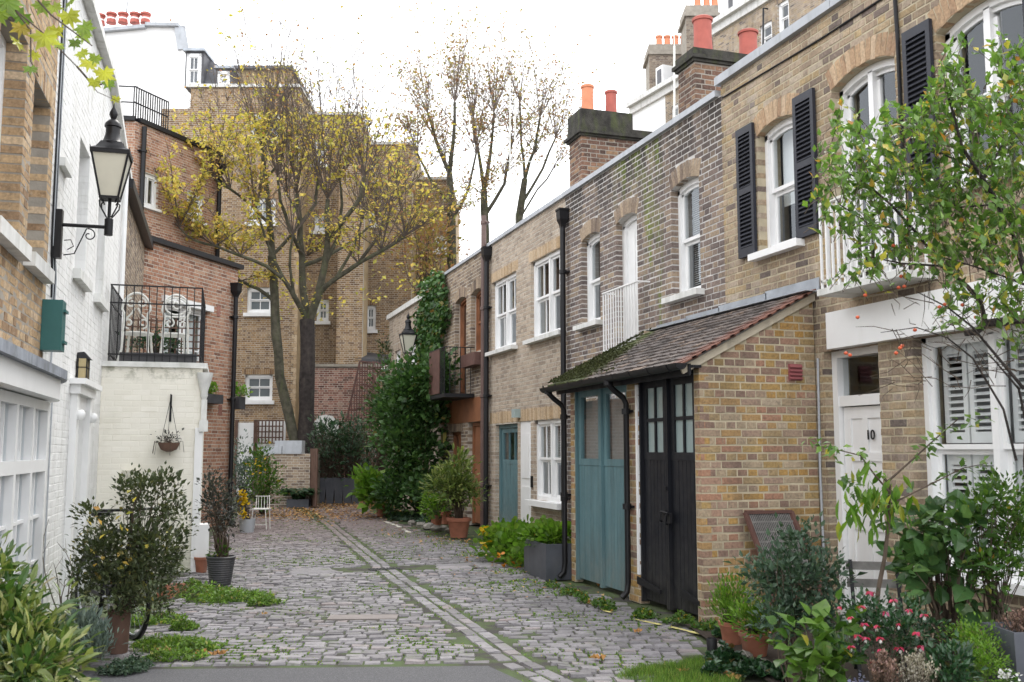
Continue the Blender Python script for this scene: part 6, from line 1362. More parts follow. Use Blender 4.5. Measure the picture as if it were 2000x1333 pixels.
al = thing('aerial', 'tall thin white aerial pole rising behind the right-hand parapet', 'aerial', tuple(at(1317, 170, 30))); q = MB(); q.tube([at(1317, 230, 30), at(1317, 90, 30)], .035, 6); q.tube([at(1317, 90, 30), at(1315, -20, 30)], .018, 6); q.tube([at(1305, 130, 30), at(1330, 132, 30)], .012, 5); q.build('pole', M['whiteiron'], al)
al = thing('aerial', 'black bent aerial pole behind the near parapet', 'aerial', tuple(at(1490, 110, 12))); q = MB(); q.tube([at(1490, 130, 12), at(1491, 16, 12), at(1500, 18, 12)], .012, 6); q.build('pole', M['iron'], al)
a3 = thing('aerial', 'pair of tall pale aerial masts with crossbars rising behind the tan house', 'aerial', tuple(at(1000, 400, 21))); q = MB()
q.tube([at(996, 450, 21), at(996, 150, 21)], .016, 6); q.tube([at(1006, 450, 21.2), at(1006, 190, 21.2)], .016, 6); q.tube([at(968, 315, 21), at(1055, 317, 21)], .010, 5); q.tube([at(990, 149, 21), at(1003, 149, 21)], .008, 5); q.build('mast', M['whiteiron'], a3)
# ================================================================== TREES
def shoots(S, tips, k, n, L, spread, lean=(0, 0, 1), r0=.022, ntw=9, up=.9):
    """a pollard head: fans of thin straight shoots; every shoot carries a few twigs; collects twig points for leaves"""
    k = Vector(k)
    spread *= 1.22; n = int(n*1.35)
    for i in range(n):
        d = (Vector((random.gauss(0, spread), random.gauss(0, spread), 0))+Vector(lean)*up).normalized(); l = L*random.uniform(.55, 1.15)
        bend = Vector((random.gauss(0, .05), random.gauss(0, .05), .12)); pts = [k+d*l*t+bend*l*t*t for t in (0, .33, .66, 1)]
        r0_ = r0*random.uniform(.45, .95); S.tube(pts, [r0_, r0_*.75, r0_*.5, r0_*.2], 4, cap=False)
        for j in range(ntw):
            t = random.uniform(.15, .98); p = pts[0].lerp(pts[3], t); dd = (d+Vector((random.gauss(0, .55), random.gauss(0, .55), random.gauss(0, .3)))).normalized(); ll = l*.26*random.uniform(.5, 1.2)
            q = p+dd*ll*.5+Vector((0, 0, .02)); e = p+dd*ll; S.tube([p, q, e], [r0*.4, r0*.3, r0*.14], 3, cap=False); tips += [(p.lerp(e, .45), t), (p.lerp(e, .75), t), (e, t)]
        tips.append((pts[3], 1.)); tips.append((pts[2], .66))
def limb(S, pts, r0, r1, n=8):
    m = len(pts); fine = []
    for i in range(m-1):
        for t in (0, .5): fine.append(Vector(pts[i]).lerp(Vector(pts[i+1]), t)+(Vector((random.gauss(0, .02), random.gauss(0, .02), random.gauss(0, .02))) if t else Vector((0, 0, 0))))
    fine.append(Vector(pts[-1])); k = len(fine); S.tube(fine, [(r0+(r1-r0)*i/(k-1))*random.uniform(.93, 1.07) for i in range(k)], n)
T1 = thing('plane_tree', 'big pollarded plane tree with two dark mossy trunks and sparse yellow leaves', 'tree', tuple(G(592, 985)*1.0)); T1.location = at(592, 985, 31); T1.location.z = 0
D1 = 31.
def tp(x, y, dd=0): return at(x, y, D1+dd)
S = MB(); b0 = tp(594, 985); b0.z = 0; limb(S, [b0, tp(594, 900), tp(599, 800), tp(601, 700), tp(600, 625)], .27, .22, 12); S.build('trunk', M['barkdark'], T1, smooth=True)
S = MB(); b0 = tp(585, 960); b0.z = 0; limb(S, [b0, tp(580, 880), tp(562, 800), tp(546, 735), tp(539, 650), tp(536, 575), tp(531, 500)], .18, .13, 10); S.build('trunk', M['bark'], T1, smooth=True, label='slim green mossy leaning trunk')
LS = [([(590, 500, .2), (566, 450, -.3), (548, 395, -.6), (542, 345, -.7)], .09, .05), ([(634, 520, -.5), (662, 462, .3), (668, 400, .6), (664, 350, .7)], .09, .05), ([(655, 545, -.6), (694, 478, -.2), (706, 432, 0)], .07, .045), ([(700, 515, -1.), (742, 458, -.8), (756, 405, -.7)], .07, .04), ([(556, 548, -.8), (520, 470, -1.2), (500, 410, -1.4)], .07, .04), ([(575, 580, -.5), (566, 520, -1.), (572, 460, -1.4)], .07, .04), ([(600, 635, 0), (592, 570, .1), (590, 500, .2), (586, 440, .3), (580, 380, .4)], .17, .10), ([(602, 635, 0), (622, 575, -.3), (634, 520, -.5), (640, 460, -.6), (640, 390, -.6)], .18, .09),
      ([(622, 575, -.3), (655, 545, -.6), (700, 515, -1.), (745, 490, -1.3), (790, 462, -1.6)], .12, .06), ([(640, 470, -.6), (672, 430, -.9), (705, 385, -1.1), (712, 345, -1.2)], .10, .07),
      ([(600, 625, 0), (575, 580, -.5), (556, 548, -.8), (520, 520, -1.2), (470, 500, -1.6), (420, 480, -2.)], .11, .05), ([(531, 500, 0), (526, 430, 0), (518, 350, .1), (512, 290, .2)], .14, .08),
      ([(536, 590, 0), (505, 565, -.2), (470, 549, -.4), (458, 546, -.5)], .09, .05), ([(528, 440, 0), (490, 400, -.4), (450, 370, -.8), (415, 345, -1.2)], .07, .045),
      ([(531, 500, 0), (560, 470, .5), (590, 430, 1.), (560, 380, 1.2)], .08, .05), ([(586, 440, .3), (615, 400, .8), (622, 350, 1.)], .09, .07), ([(590, 520, .2), (640, 500, 1.0), (690, 470, 1.8), (735, 430, 2.2)], .09, .05),
      ([(518, 350, .1), (545, 320, .6), (552, 300, .7)], .06, .05), ([(420, 480, -2), (380, 470, -2.2), (350, 445, -2.4)], .045, .03)]
for pts, r0, r1 in LS: S = MB(); limb(S, [tp(x, y, d) for x, y, d in pts], r0*.78, r1*.72, 8); S.build('limb', M['bark'], T1, smooth=True)
S = MB(); tips = []
heads = [((542, 345, -.7), 11, 3.8, .3, (0, 0, 1)), ((664, 350, .7), 11, 3.9, .3, (0, 0, 1)), ((706, 432, 0), 9, 3.6, .34, (.1, 0, 1)), ((756, 405, -.7), 10, 2.9, .36, (.15, 0, 1)), ((500, 410, -1.4), 10, 3.4, .36, (-.1, 0, 1)), ((572, 460, -1.4), 8, 3.6, .3, (0, 0, 1)), ((580, 380, .4), 15, 4.8, .30, (0, 0, 1)), ((640, 390, -.6), 15, 4.7, .30, (.05, 0, 1)), ((712, 345, -1.2), 14, 3.2, .34, (.15, 0, 1)), ((512, 290, .2), 16, 4.0, .28, (-.02, 0, 1)), ((415, 345, -1.2), 12, 2.6, .45, (-.25, 0, .8)),
         ((560, 380, 1.2), 8, 4.6, .25, (-.05, 0, 1)), ((622, 350, 1.), 8, 3.9, .25, (.05, 0, 1)), ((735, 430, 2.2), 12, 3.0, .42, (.25, 0, .9)), ((790, 462, -1.6), 18, 2.7, .50, (.15, 0, .8)), ((745, 490, -1.3), 12, 2.6, .5, (.1, 0, .9)),
         ((552, 300, .7), 9, 3.5, .25, (.02, 0, 1)), ((350, 445, -2.4), 11, 2.2, .6, (-.1, 0, .8)), ((470, 500, -1.6), 8, 2.1, .5, (-.1, 0, .8)), ((700, 515, -1.), 8, 2.4, .5, (.1, 0, .9)), ((450, 370, -.8), 8, 3.2, .40, (-.2, 0, 1)), ((600, 500, .1), 6, 2.0, .7, (0, 0, .6)),
         ((420, 480, -2.), 8, 2.2, .6, (-.3, 0, .6)), ((470, 549, -.4), 4, 1.1, .7, (-.3, 0, .3))]
for (x, y, d), n, L, sp, ln in heads: shoots(S, tips, tp(x, y, d), n, L, sp, ln)
S.build('twigs', plain('twig_brown', (.10, .078, .065), .9, .3, 8, .2), T1, kind='stuff')
P_, D_, R_ = [], [], []; P2, D2 = [], []
for p, t in tips:
    x, y, f = proj(p); den = .9*(1 if x < 520 else .6 if x < 700 else .45)*(1.1 if y > 380 else 1. if y > 220 else .3)
    k = int(4.6*den+random.random()) if random.random() < .5 else 0
    if random.random() > min(1, den*1.1): k = 0
    for i in range(k): P_.append(p+Vector((random.gauss(0, .055), random.gauss(0, .055), random.gauss(0, .05)))); D_.append((random.gauss(0, 1), random.gauss(0, 1), random.gauss(-.5, .6))); R_.append(random.random()*.9)
    if random.random() < .4: P2.append(p+Vector((random.gauss(0, .08), random.gauss(0, .08), random.gauss(0, .06)))); D2.append((random.gauss(0, 1), random.gauss(0, 1), -.4))
for c, r, n in (((600, 600), .5, 50), ((560, 560), .5, 50), ((545, 540), .5, 60), ((640, 590), .4, 30), ((725, 580), .3, 25), ((440, 640), .3, 25), ((410, 560), .6, 90), ((480, 470), .8, 120), ((800, 540), .7, 80)):
    for i in range(n): P_.append(tp(*c)+Vector((random.gauss(0, r), random.gauss(0, r), random.gauss(0, r*.5)))); D_.append((random.gauss(0, 1), random.gauss(0, 1), random.gauss(-.5, .6))); R_.append(random.random()*.8)
leaves('foliage', T1, 'tiny', [tuple(p) for p in P_], D_, NR.uniform(.09, .19, len(P_)), M['lf_yellow'], np.array(R_)); leaves('sparse_foliage', T1, 'tiny', [tuple(p) for p in P2], D2, NR.uniform(.08, .14, len(P2)), M['lf_brown'])
M['paletwig'] = plain('pale_twig', (.19, .155, .135), .9, .3, 8, .2)
def backtree(label, depth, trunk, limbs_, heads_, lk=2.0):
    t = thing('bare_tree', label, 'tree', tuple(at(trunk[0][0], 880, depth)), 'tall thin-leaved trees behind the right-hand row'); t.location.z = 0
    b = at(trunk[0][0], 880, depth); b.z = 0; S = MB(); limb(S, [b]+[at(x, y, depth) for x, y in trunk], .24, .13, 8); S.build('trunk', M['bark'], t, smooth=True)
    for pts, r0, r1 in limbs_: S = MB(); limb(S, [at(x, y, depth+d) for x, y, d in pts], r0*.75, r1*.75, 6); S.build('limb', M['bark'], t, smooth=True)
    S = MB(); tips = []
    for (x, y, d), n, L, sp, ln in heads_: shoots(S, tips, at(x, y, depth+d), int(n*1.3), L, sp, ln, r0=.022, ntw=8)
    S.build('twigs', M['paletwig'], t, kind='stuff'); P_, D_, R_ = [], [], []
    for p, tt in tips:
        x, y, f = proj(p)
        for i in range(int(lk*(1.2 if y > 220 else .55)+random.random())): P_.append(tuple(p+Vector((random.gauss(0, .12), random.gauss(0, .12), random.gauss(0, .12))))); D_.append((random.gauss(0, 1), random.gauss(0, 1), random.gauss(-.3, .6))); R_.append(random.random())
    leaves('foliage', t, 'tiny', P_, D_, NR.uniform(.08, .17, len(P_)), M['lf_brown'], np.array(R_))
backtree('leftmost bare tree behind the mews, with olive leaves on its shoots', 38, [(884, 600), (882, 450), (878, 340)], [([(878, 340, 0), (850, 270, .5), (835, 220, .8)], .12, .07), ([(878, 340, 0), (885, 280, -.5), (888, 200, -.7)], .13, .07), ([(882, 430, 0), (915, 370, 0), (930, 300, .3)], .10, .06), ([(880, 400, 0), (840, 350, -.5), (815, 300, -1)], .08, .05)],
         [((835, 220, .8), 11, 3.4, .30, (-.12, 0, 1)), ((888, 200, -.7), 11, 3.2, .28, (0, 0, 1)), ((930, 300, .3), 11, 3.6, .3, (.1, 0, 1)), ((870, 330, .3), 7, 3., .45, (0, 0, 1)), ((815, 300, -1), 9, 2.6, .42, (-.3, 0, 1)), ((850, 270, .5), 7, 3.0, .4, (-.1, 0, 1)), ((875, 420, 0), 9, 1.6, .7, (0, 0, .5))], 1.7)
backtree('middle bare tree behind the mews, forking into mossy upright limbs', 39, [(950, 600), (948, 450), (945, 370)], [([(945, 370, 0), (935, 300, .3), (925, 230, .5)], .11, .06), ([(945, 370, 0), (958, 300, -.3), (965, 220, -.5)], .12, .06), ([(948, 420, 0), (985, 360, .3), (1000, 280, .6)], .11, .06)],
         [((925, 230, .5), 11, 3.2, .28, (-.03, 0, 1)), ((965, 220, -.5), 11, 3.3, .28, (.03, 0, 1)), ((1000, 280, .6), 10, 3.4, .32, (.1, 0, 1)), ((945, 380, 0), 8, 2.4, .6, (0, 0, .6)), ((985, 340, .3), 9, 3.2, .4, (.1, 0, 1)), ((925, 280, .3), 7, 3.0, .4, (-.1, 0, 1))], 1.3)
backtree('rightmost bare tree behind the mews, leaning towards the chimney pots', 40, [(1008, 600), (1012, 440), (1025, 350)], [([(1025, 350, 0), (1045, 290, 0), (1055, 230, .3)], .10, .06), ([(1018, 400, 0), (1060, 330, .3), (1085, 270, .5)], .09, .05), ([(1014, 430, 0), (1050, 370, 0), (1080, 330, 0)], .06, .04), ([(1025, 350, 0), (1018, 280, .5), (1015, 200, .6)], .08, .05)],
         [((1055, 230, .3), 10, 3.0, .30, (.08, 0, 1)), ((1085, 270, .5), 13, 3.3, .35, (.2, 0, 1)), ((1045, 300, .3), 8, 3., .4, (.1, 0, 1)), ((1015, 200, .6), 9, 3.2, .28, (0, 0, 1)), ((1080, 330, 0), 6, 2.0, .5, (.4, 0, .7))], 1.0)
hb_ = thing('bush', 'yellow and brown leafed scrub against the far yellow wing, right of the plane tree', 'bush', tuple(at(830, 880, 37))); hb_.location.z = 0
shrub(hb_, tuple(at(830, 700, 37)), [(at(835, 470, 37), (1.3, .8, 1.9)), (at(862, 560, 36.5), (.8, .6, 1.3))], 130, 14, .17, 'tiny', M['lf_brown'], spread=.25, stemr=.02)

# ================================================================== IVY and far planting
IV = thing('ivy', 'dark green ivy billowing over the end of the right-hand row', 'climbing plant', (5.9, 24, 0))
base = (5.6, 24.0, 0)
shrub(IV, base, [(at(806, 870, 23.5), (.75, .9, 1.55)), (at(815, 760, 23.3), (.80, .8, .75)), (at(770, 800, 26), (.65, .8, 1.0)), (at(850, 730, 22.6), (.45, .5, .6)), (at(780, 960, 23.5), (.55, .5, .6)), (at(840, 960, 22.6), (.5, .5, .5))], 620, 15, .12, 'broad', M['lf_ivy'], spread=.13, stemr=.01, nstem=60, indiv=0)
P_, D_ = [], []
for i in range(5200):
    y = random.uniform(22.3, 25.6); z = random.uniform(2.3, 5.9)
    wv = 1 if (z < 4.0 and y > 22.0) else 1
    lim = 22.7+.55*math.sin(z*2.1)+(.5 if z > 5 else 0)-(.6 if z < 4 else 0); hi = 25.4+.4*math.sin(z*3)-(z-4.5)*.1
    if lim < y < hi: P_.append((5.93-abs(random.gauss(0, .12))-.02, y, z)); D_.append((random.gauss(-.6, .5), random.gauss(0, .6), random.gauss(-.8, .5)))
leaves('wall_foliage', IV, 'broad', P_, D_, NR.uniform(.08, .15, len(P_)), M['lf_ivy'])
# lime shrub at the ivy's left edge
b_ = thing('bush', 'yellowish green twiggy bush to the left of the ivy', 'bush', tuple(G(745, 985))); shrub(b_, tuple(G(748, 985)), [(at(748, 800, 29), (.5, .5, 1.2)), (at(755, 700, 30), (.4, .4, .8))], 90, 14, .11, 'ovate', M['lf_olive'], spread=.15, stemr=.012)
b_ = thing('potted_plant', 'leafy lime and yellow potted plant at the foot of the ivy', 'potted plant', tuple(G(748, 1010))); c0 = G(748, 1010); pot(b_, c0, .19, .32, M['terracotta']); shrub(b_, tuple(c0+Vector((0, 0, .3))), [(at(735, 960, 24.2), (.42, .4, .42)), (at(715, 945, 24.4), (.2, .2, .25))], 60, 8, .19, 'broad', M['lf_bright'], spread=.10, stemr=.008, stem='greenstem')
# tall charcoal pots with dark shrubs
for i, px in enumerate((628, 645, 662, 679, 695)):
    c0 = at(px, 978, 30.5); c0.z = 0; b_ = thing('tall_planter', ['tall charcoal tapered planter nearest the open gate', 'second tall charcoal planter from the open gate', 'middle one of the five tall charcoal planters', 'second tall charcoal planter from the ivy', 'tall charcoal planter nearest the ivy'][i], 'planter', tuple(c0), 'tall charcoal planters at the end of the mews')
    q = MB(); q.lathe([(.10*1.41, 0), (.15*1.41, .78), (.13*1.41, .78), (.12*1.41, .7)], c0, 4, rot=.5); q.build('planter_body', M['plantergrey'], b_)
    c1 = at(px+random.uniform(-4, 4), 900-random.uniform(0, 20), 30.3); shrub(b_, tuple(c0+Vector((0, 0, .72))), [(c1, (.42, .4, .55)), (c1+Vector((0, 0, .6)), (.4, .4, .45))], 34, 12, .12, 'ovate', M['lf_bluegreen'] if i != 2 else M['lf_dark'], spread=.14, stemr=.012)
b_ = thing('bush', 'dark evergreen bush behind the tall charcoal planters', 'bush', tuple(at(650, 960, 32.3))); b_.location.z = 0; shrub(b_, tuple(b_.location), [(at(640, 850, 32.2), (.8, .5, .55)), (at(715, 880, 32), (.7, .5, .7))], 80, 14, .13, 'ovate', M['lf_dark'], spread=.18, stemr=.02)
b_ = thing('potted_plant', 'drooping dark fern in a blue-grey box before the low brick wall', 'potted plant', tuple(G(582, 992))); c0 = G(583, 992); boxpot(b_, c0, .62, .3, .24, M['plantergrey'], 108); 
P_, D_ = [], []
S = MB()
for i in range(34):
    a = random.uniform(0, 6.28); L = random.uniform(.45, .85); u = Vector((math.cos(a), math.sin(a), 0)); pts = [c0+Vector((0, 0, .22))+u*L*t*.8+Vector((0, 0, L*(1.35*t-1.1*t*t))) for t in (0, .25, .5, .75, 1)]; S.tube(pts, [.006, .005, .004, .003, .001], 3, cap=False)
    for t in range(14):
        k = t/14*4; i0 = min(3, int(k)); p = pts[i0].lerp(pts[i0+1], k-i0)
        for sg in (-1, 1): P_.append(tuple(p)); D_.append(tuple(Vector((-u.y*sg, u.x*sg, -.15))+u*.5))
S.build('stem', M['greenstem'], b_); leaves('fronds', b_, 'long', P_, D_, .16, M['lf_dark'])
# left side, around the white chair
b_ = thing('bush', 'silvery green bush between the red brick house and the white garden door', 'bush', tuple(G(470, 1000))); shrub(b_, tuple(G(470, 1000)), [(at(480, 925, 26), (.45, .4, .75)), (at(467, 880, 26.4), (.2, .2, .5))], 70, 14, .09, 'ovate', M['lf_grey'], spread=.13, stemr=.01)
b_ = thing('bush', 'bright green bush with small yellow blooms left of the low brick wall', 'bush', tuple(G(510, 1005))); shrub(b_, tuple(G(512, 1005)), [(at(515, 945, 25), (.42, .4, .65)), (at(505, 900, 25), (.3, .3, .4)), (at(533, 925, 25), (.2, .2, .3))], 80, 14, .10, 'ovate', M['lf_mid'], spread=.13, stemr=.01)
leaves('blooms', b_, 'round', [tuple(at(505+random.gauss(0, 14), 905+random.gauss(0, 16), 24.6+random.gauss(0, .15))) for i in range(26)], NR.normal(0, 1, (26, 3)), .07, M['fl_yellow'])
yf = thing('potted_plant', 'yellow flowering plant in a small grey tub beside the white plant stand', 'potted plant', tuple(G(482, 1040))); c0 = G(482, 1040); pot(yf, c0, .16, .26, M['coping'], 'plain', .85)
shrub(yf, tuple(c0+Vector((0, 0, .25))), [(at(476, 985, 20), (.2, .2, .4))], 24, 6, .07, 'ovate', M['lf_purple'], spread=.07, stemr=.006)
P_ = [tuple(at(474+random.gauss(0, 4), random.choice((972, 980, 966, 1008, 1000))+random.gauss(0, 4), 19.7+random.gauss(0, .05))) for i in range(90)]; leaves('blooms', yf, 'round', P_, NR.normal(0, 1, (90, 3)), .07, M['fl_yellow'])
cs = thing('plant_stand', 'slender white metal chair-shaped plant stand on the cobbles', 'plant stand', tuple(G(505, 1035))); c0 = G(505, 1035); fx = Vector((math.cos(YAW), -math.sin(YAW), 0)); fy = Vector((fx.y, -fx.x, 0))*-1
for sx in (-.16, .16):
    for sy in (0, .3): 
        q = MB(); q.beam(c0+fx*sx+fy*sy, c0+fx*(sx*.8)+fy*sy+Vector((0, 0, .40 if sy == 0 else .68)), .016); q.build('leg', M['whiteiron'], cs)
q = MB(); z = Vector((0, 0, .40)); q.hexa([tuple(c0+z+v) for v in (fx*-.17-fy*.02, fx*.17-fy*.02, fx*.17+fy*.32, fx*-.17+fy*.32)]+[tuple(c0+z+v+Vector((0, 0, .02))) for v in (fx*-.17-fy*.02, fx*.17-fy*.02, fx*.17+fy*.32, fx*-.17+fy*.32)]); q.build('seat', M['whiteiron'], cs)
q = MB()
for z in (.66, .10): q.beam(c0+fy*(.3 if z > .5 else 0)+fx*-.15+Vector((0, 0, z)), c0+fy*(.3 if z > .5 else 0)+fx*.15+Vector((0, 0, z)), .014)
for k in range(4): q.beam(c0+fy*.3+fx*(-.09+.06*k)+Vector((0, 0, .41)), c0+fy*.3+fx*(-.09+.06*k)+Vector((0, 0, .66)), .01)
q.build('stand_rail', M['whiteiron'], cs)
# ================================================================== PLANTS ALONG THE RIGHT
def potplant(label, base, pr, ph, blobs, ncl, nl, ls, kind, mat, potmat='terracotta', style='terra', stem='stem', spread=.07, stemr=.006, cat='potted plant', indiv=0, grp=None, **k):
    t = thing('potted_plant', label, cat, tuple(base), grp); pot(t, base, pr, ph, M[potmat], style, k.pop('taper', .72)); shrub(t, tuple(base+Vector((0, 0, ph*.9))), blobs, ncl, nl, ls, kind, mat, stem, spread, stemr, indiv=indiv, **k); return t
c0 = G(896, 1050); potplant('round leafy laurel bush in a large terracotta pot, before the wooden door', c0, .21, .36, [(at(887, 950, 18.6), (.46, .42, .40)), (at(892, 905, 18.6), (.26, .26, .22)), (at(855, 940, 18.6), (.22, .2, .2)), (at(925, 970, 18.6), (.18, .2, .2))], 200, 9, .12, 'long', M['lf_var2'] if 'lf_var2' in M else M.setdefault('lf_var2', leafmat('olive_laurel_leaf', [(0, (.055, .10, .025)), (.5, (.14, .20, .05)), (.85, (.30, .34, .12)), (1, (.40, .40, .18))], rough=.35, k=.9)), spread=.07, stemr=.012)
c0 = G(852, 1028); potplant('small terracotta pot of yellow-green leaves, left of the large pot', c0, .13, .24, [(at(846, 985, 19.6), (.24, .2, .22))], 34, 8, .10, 'ovate', M['lf_bright'], stem='greenstem', grp='small pots left of the large pot')
c0 = G(870, 1024); potplant('small dark terracotta pot hidden behind the large pot', c0, .13, .28, [(at(868, 985, 19.8), (.2, .2, .2))], 24, 8, .10, 'ovate', M['lf_olive'], grp='small pots left of the large pot')
def rock(label, c, r, group, mat='rock'):
    V = []; S = MB(); n, m_ = 9, 6; ph = random.random()*6
    prof = []
    q = MB(); q.lathe([(r*.2, -.2*r)]+[(r*math.sin(math.pi*(i+.5)/m_)*random.uniform(.85, 1.1), r*.62*(1-math.cos(math.pi*(i+.5)/m_))-.25*r) for i in range(m_)], c, n, rot=ph); q.v = [(x+random.gauss(0, r*.09), y+random.gauss(0, r*.09), z+random.gauss(0, r*.05)) for x, y, z in q.v]
    o = q.build('stone', M[mat], None, smooth=True); off = Vector(c); o.data.transform(Matrix.Translation(-off)); o.location = off; return tag(o, label, 'stone', group)
for i, (px, py, r) in enumerate(((822, 1030, .11), (838, 1034, .13), (852, 1038, .12), (866, 1036, .10), (878, 1040, .09), (804, 1024, .09))): rock(['pale stone third from the left in the row before the pots', 'largest pale stone in the row before the small pots', 'stone just left of the small stones by the large pot', 'small stone beside the large terracotta pot', 'smallest stone touching the large terracotta pot', 'leftmost stone of the row below the ivy'][i], G(px, py), r, 'stones edging the pots')
from mathutils import noise as mn
def cover(label, name, pts, n, h, kind, mat, size, cat='plant', kd='stuff', hz=None, base=0.):
    """low ground cover scattered inside a pixel-free world polygon given as discs (x,y,r)"""
    P, D = [], []
    for (c, rx, ry, k) in pts:
        for i in range(int(n*k)):
            a = random.uniform(0, 6.28); rr = math.sqrt(random.random()); x = c[0]+rx*rr*math.cos(a); y = c[1]+ry*rr*math.sin(a); nz = mn.noise(Vector((x*5, y*5, 1.7)))+.5*mn.noise(Vector((x*13, y*13, 4)))
            if nz+.9*(1-rr) < .08+random.gauss(0, .12): continue
            z = base+h*random.random()*(1.15-rr)*(.5+.9*max(0, nz+.4))
            P.append((x, y, z+.003)); D.append((random.gauss(0, 1), random.gauss(0, 1), random.uniform(.1, 1.4)))
    o = leaves(name, None, kind, P, D, size*NR.uniform(.6, 1.3, len(P)), mat); tag(o, label, cat, None, kd); return o
leaves_parent = None
cover('low blue-green groundcover at the foot of the ivy', 'groundcover', [(G(800, 1015), .5, .9, 1), (G(835, 1022), .3, .4, .5), (G(770, 1010), .3, .5, .5)], 1100, .16, 'ovate', M['lf_bluegreen'], .07)
# nasturtiums
nb = thing('nasturtium', 'bright green nasturtiums with orange flowers trailing on the cobbles', 'plant', tuple(G(1010, 1105))); 
shrub(nb, tuple(G(1010, 1100)), [(at(1005, 1075, 14.6), (.36, .35, .25)), (at(970, 1060, 15), (.26, .3, .24)), (at(1040, 1062, 14.4), (.25, .3, .24)), (at(1000, 1045, 15.2), (.35, .3, .15)), (at(1055, 1100, 13.6), (.0, .0, .0)) if False else (at(1025, 1095, 14.), (.22, .2, .15))], 150, 9, .085, 'round', M['lf_bright'], 'greenstem', spread=.06, stemr=.004, upw=.9, indiv=0)
for px, py in ((943, 1038), (948, 1062)): leaves('flower', nb, 'round', [tuple(at(px, py, 14.7)+Vector((random.gauss(0, .02), 0, random.gauss(0, .02)))) for i in range(5)], NR.normal(0, 1, (5, 3)), .09, M['fl_yellow'])
for px, py in ((1000, 1095), (1022, 1083), (986, 1102), (1037, 1103), (975, 1085), (1012, 1108), (1046, 1048)): leaves('flower', nb, 'round', [tuple(at(px, py, 14.05)+Vector((random.gauss(0, .012), random.gauss(0, .012), random.gauss(0, .012)))) for i in range(5)], NR.normal(0, 1, (5, 3)), .06, M['fl_orange'])
gp = thing('square_planter', 'dark grey square planter of bright leaves against the garage drainpipe', 'planter', (4.72, 12.3, 0)); 
q = MB()
for (a, b, c, d) in ((4.36, 5.0, 11.88, 11.90), (4.36, 5.0, 12.70, 12.72), (4.36, 4.38, 11.90, 12.70), (4.98, 5.0, 11.90, 12.70)): q.box(a, b, c, d, .0, .44)
q.build('planter_box', M['plantergrey'], gp); q = MB(); q.box(4.381, 4.979, 11.901, 12.699, .1, .38); q.build('soil', M['soil'], gp)
shrub(gp, (4.68, 12.3, .38), [(Vector((4.62, 12.3, .50)), (.30, .35, .13)), (Vector((4.45, 12.6, .48)), (.2, .2, .12))], 60, 8, .08, 'round', M['lf_bright'], 'greenstem', spread=.05, stemr=.004)
# ================================================================== FOREGROUND LEFT
def grassclump(label, name, discs, n, h, mat='grass', w=1., cat='grass'):
    P, D, Sz = [], [], []
    for (c, rx, ry, k) in discs:
        for i in range(int(n*k)):
            a = random.uniform(0, 6.28); rr = math.sqrt(random.random()); P.append((c[0]+rx*rr*math.cos(a), c[1]+ry*rr*math.sin(a), .0)); D.append((random.gauss(0, .4), random.gauss(0, .4), 1)); Sz.append(h*random.uniform(.4, 1.2)*(1.15-.5*rr))
    o = leaves(name, None, 'blade', P, D, np.array(Sz), M[mat]); return tag(o, label, cat, None, 'stuff')
cover('green weeds spreading over the cobbles beside the ribbed pot', 'weeds', [(G(450, 1172), .46, .32, 1.3), (G(405, 1165), .34, .42, 1.), (G(520, 1182), .2, .12, .5), (G(370, 1150), .15, .4, .7)], 1900, .12, 'ovate', M['grass'], .036)
cover('weeds and clover between the cobbles at the bottom left', 'weeds', [(G(330, 1262), .28, .22, 1), (G(385, 1270), .22, .2, .7), (G(300, 1215), .25, .3, .8), (G(360, 1230), .12, .12, .3), (G(340, 1290), .25, .12, .5)], 2000, .10, 'ovate', M['grass'], .034)
grassclump('short grass among the weeds by the ribbed pot', 'grass', [(G(450, 1170), .45, .35, 1), (G(330, 1265), .3, .25, .6), (G(360, 1160), .15, .5, .6)], 1500, .10)
# dark rounded shrub in a brown pot, hiding the bicycle
c0 = G(230, 1275); bs_t = thing('potted_shrub', 'large dark loose shrub in a brown pot in front of the white house', 'shrub', tuple(c0)); pot(bs_t, c0, .088, .33, M['brownwood'], 'plain', .85)
shrub(bs_t, tuple(c0+Vector((.05, .3, .3))), [(at(300, 975, 8.5), (.26, .3, .19)), (at(240, 960, 8.5), (.14, .2, .12)), (at(180, 1010, 8.3), (.12, .2, .11)), (at(215, 1075, 8.3), (.30, .35, .24)), (at(305, 1080, 8.3), (.26, .35, .26)), (at(245, 1145, 8.1), (.32, .3, .22)), (at(355, 1005, 8.5), (.13, .2, .07)), (at(372, 1020, 8.5), (.06, .1, .05)), (at(305, 1170, 8.), (.20, .2, .13)), (at(165, 1130, 8.1), (.13, .2, .14))], 360, 20, .044, 'ovate', M['lf_olive'], spread=.038, stemr=.006, indiv=250, nstem=40, rj=1.3, shell_=.5, clump=.55)
leaves('yellowing_leaves', bs_t, 'ovate', [tuple(at(225+random.gauss(0, 40), 1050+random.gauss(0, 45), 8.05+random.gauss(0, .1))) for i in range(30)], NR.normal(0, 1, (30, 3)), .06, M['lf_yellow'])
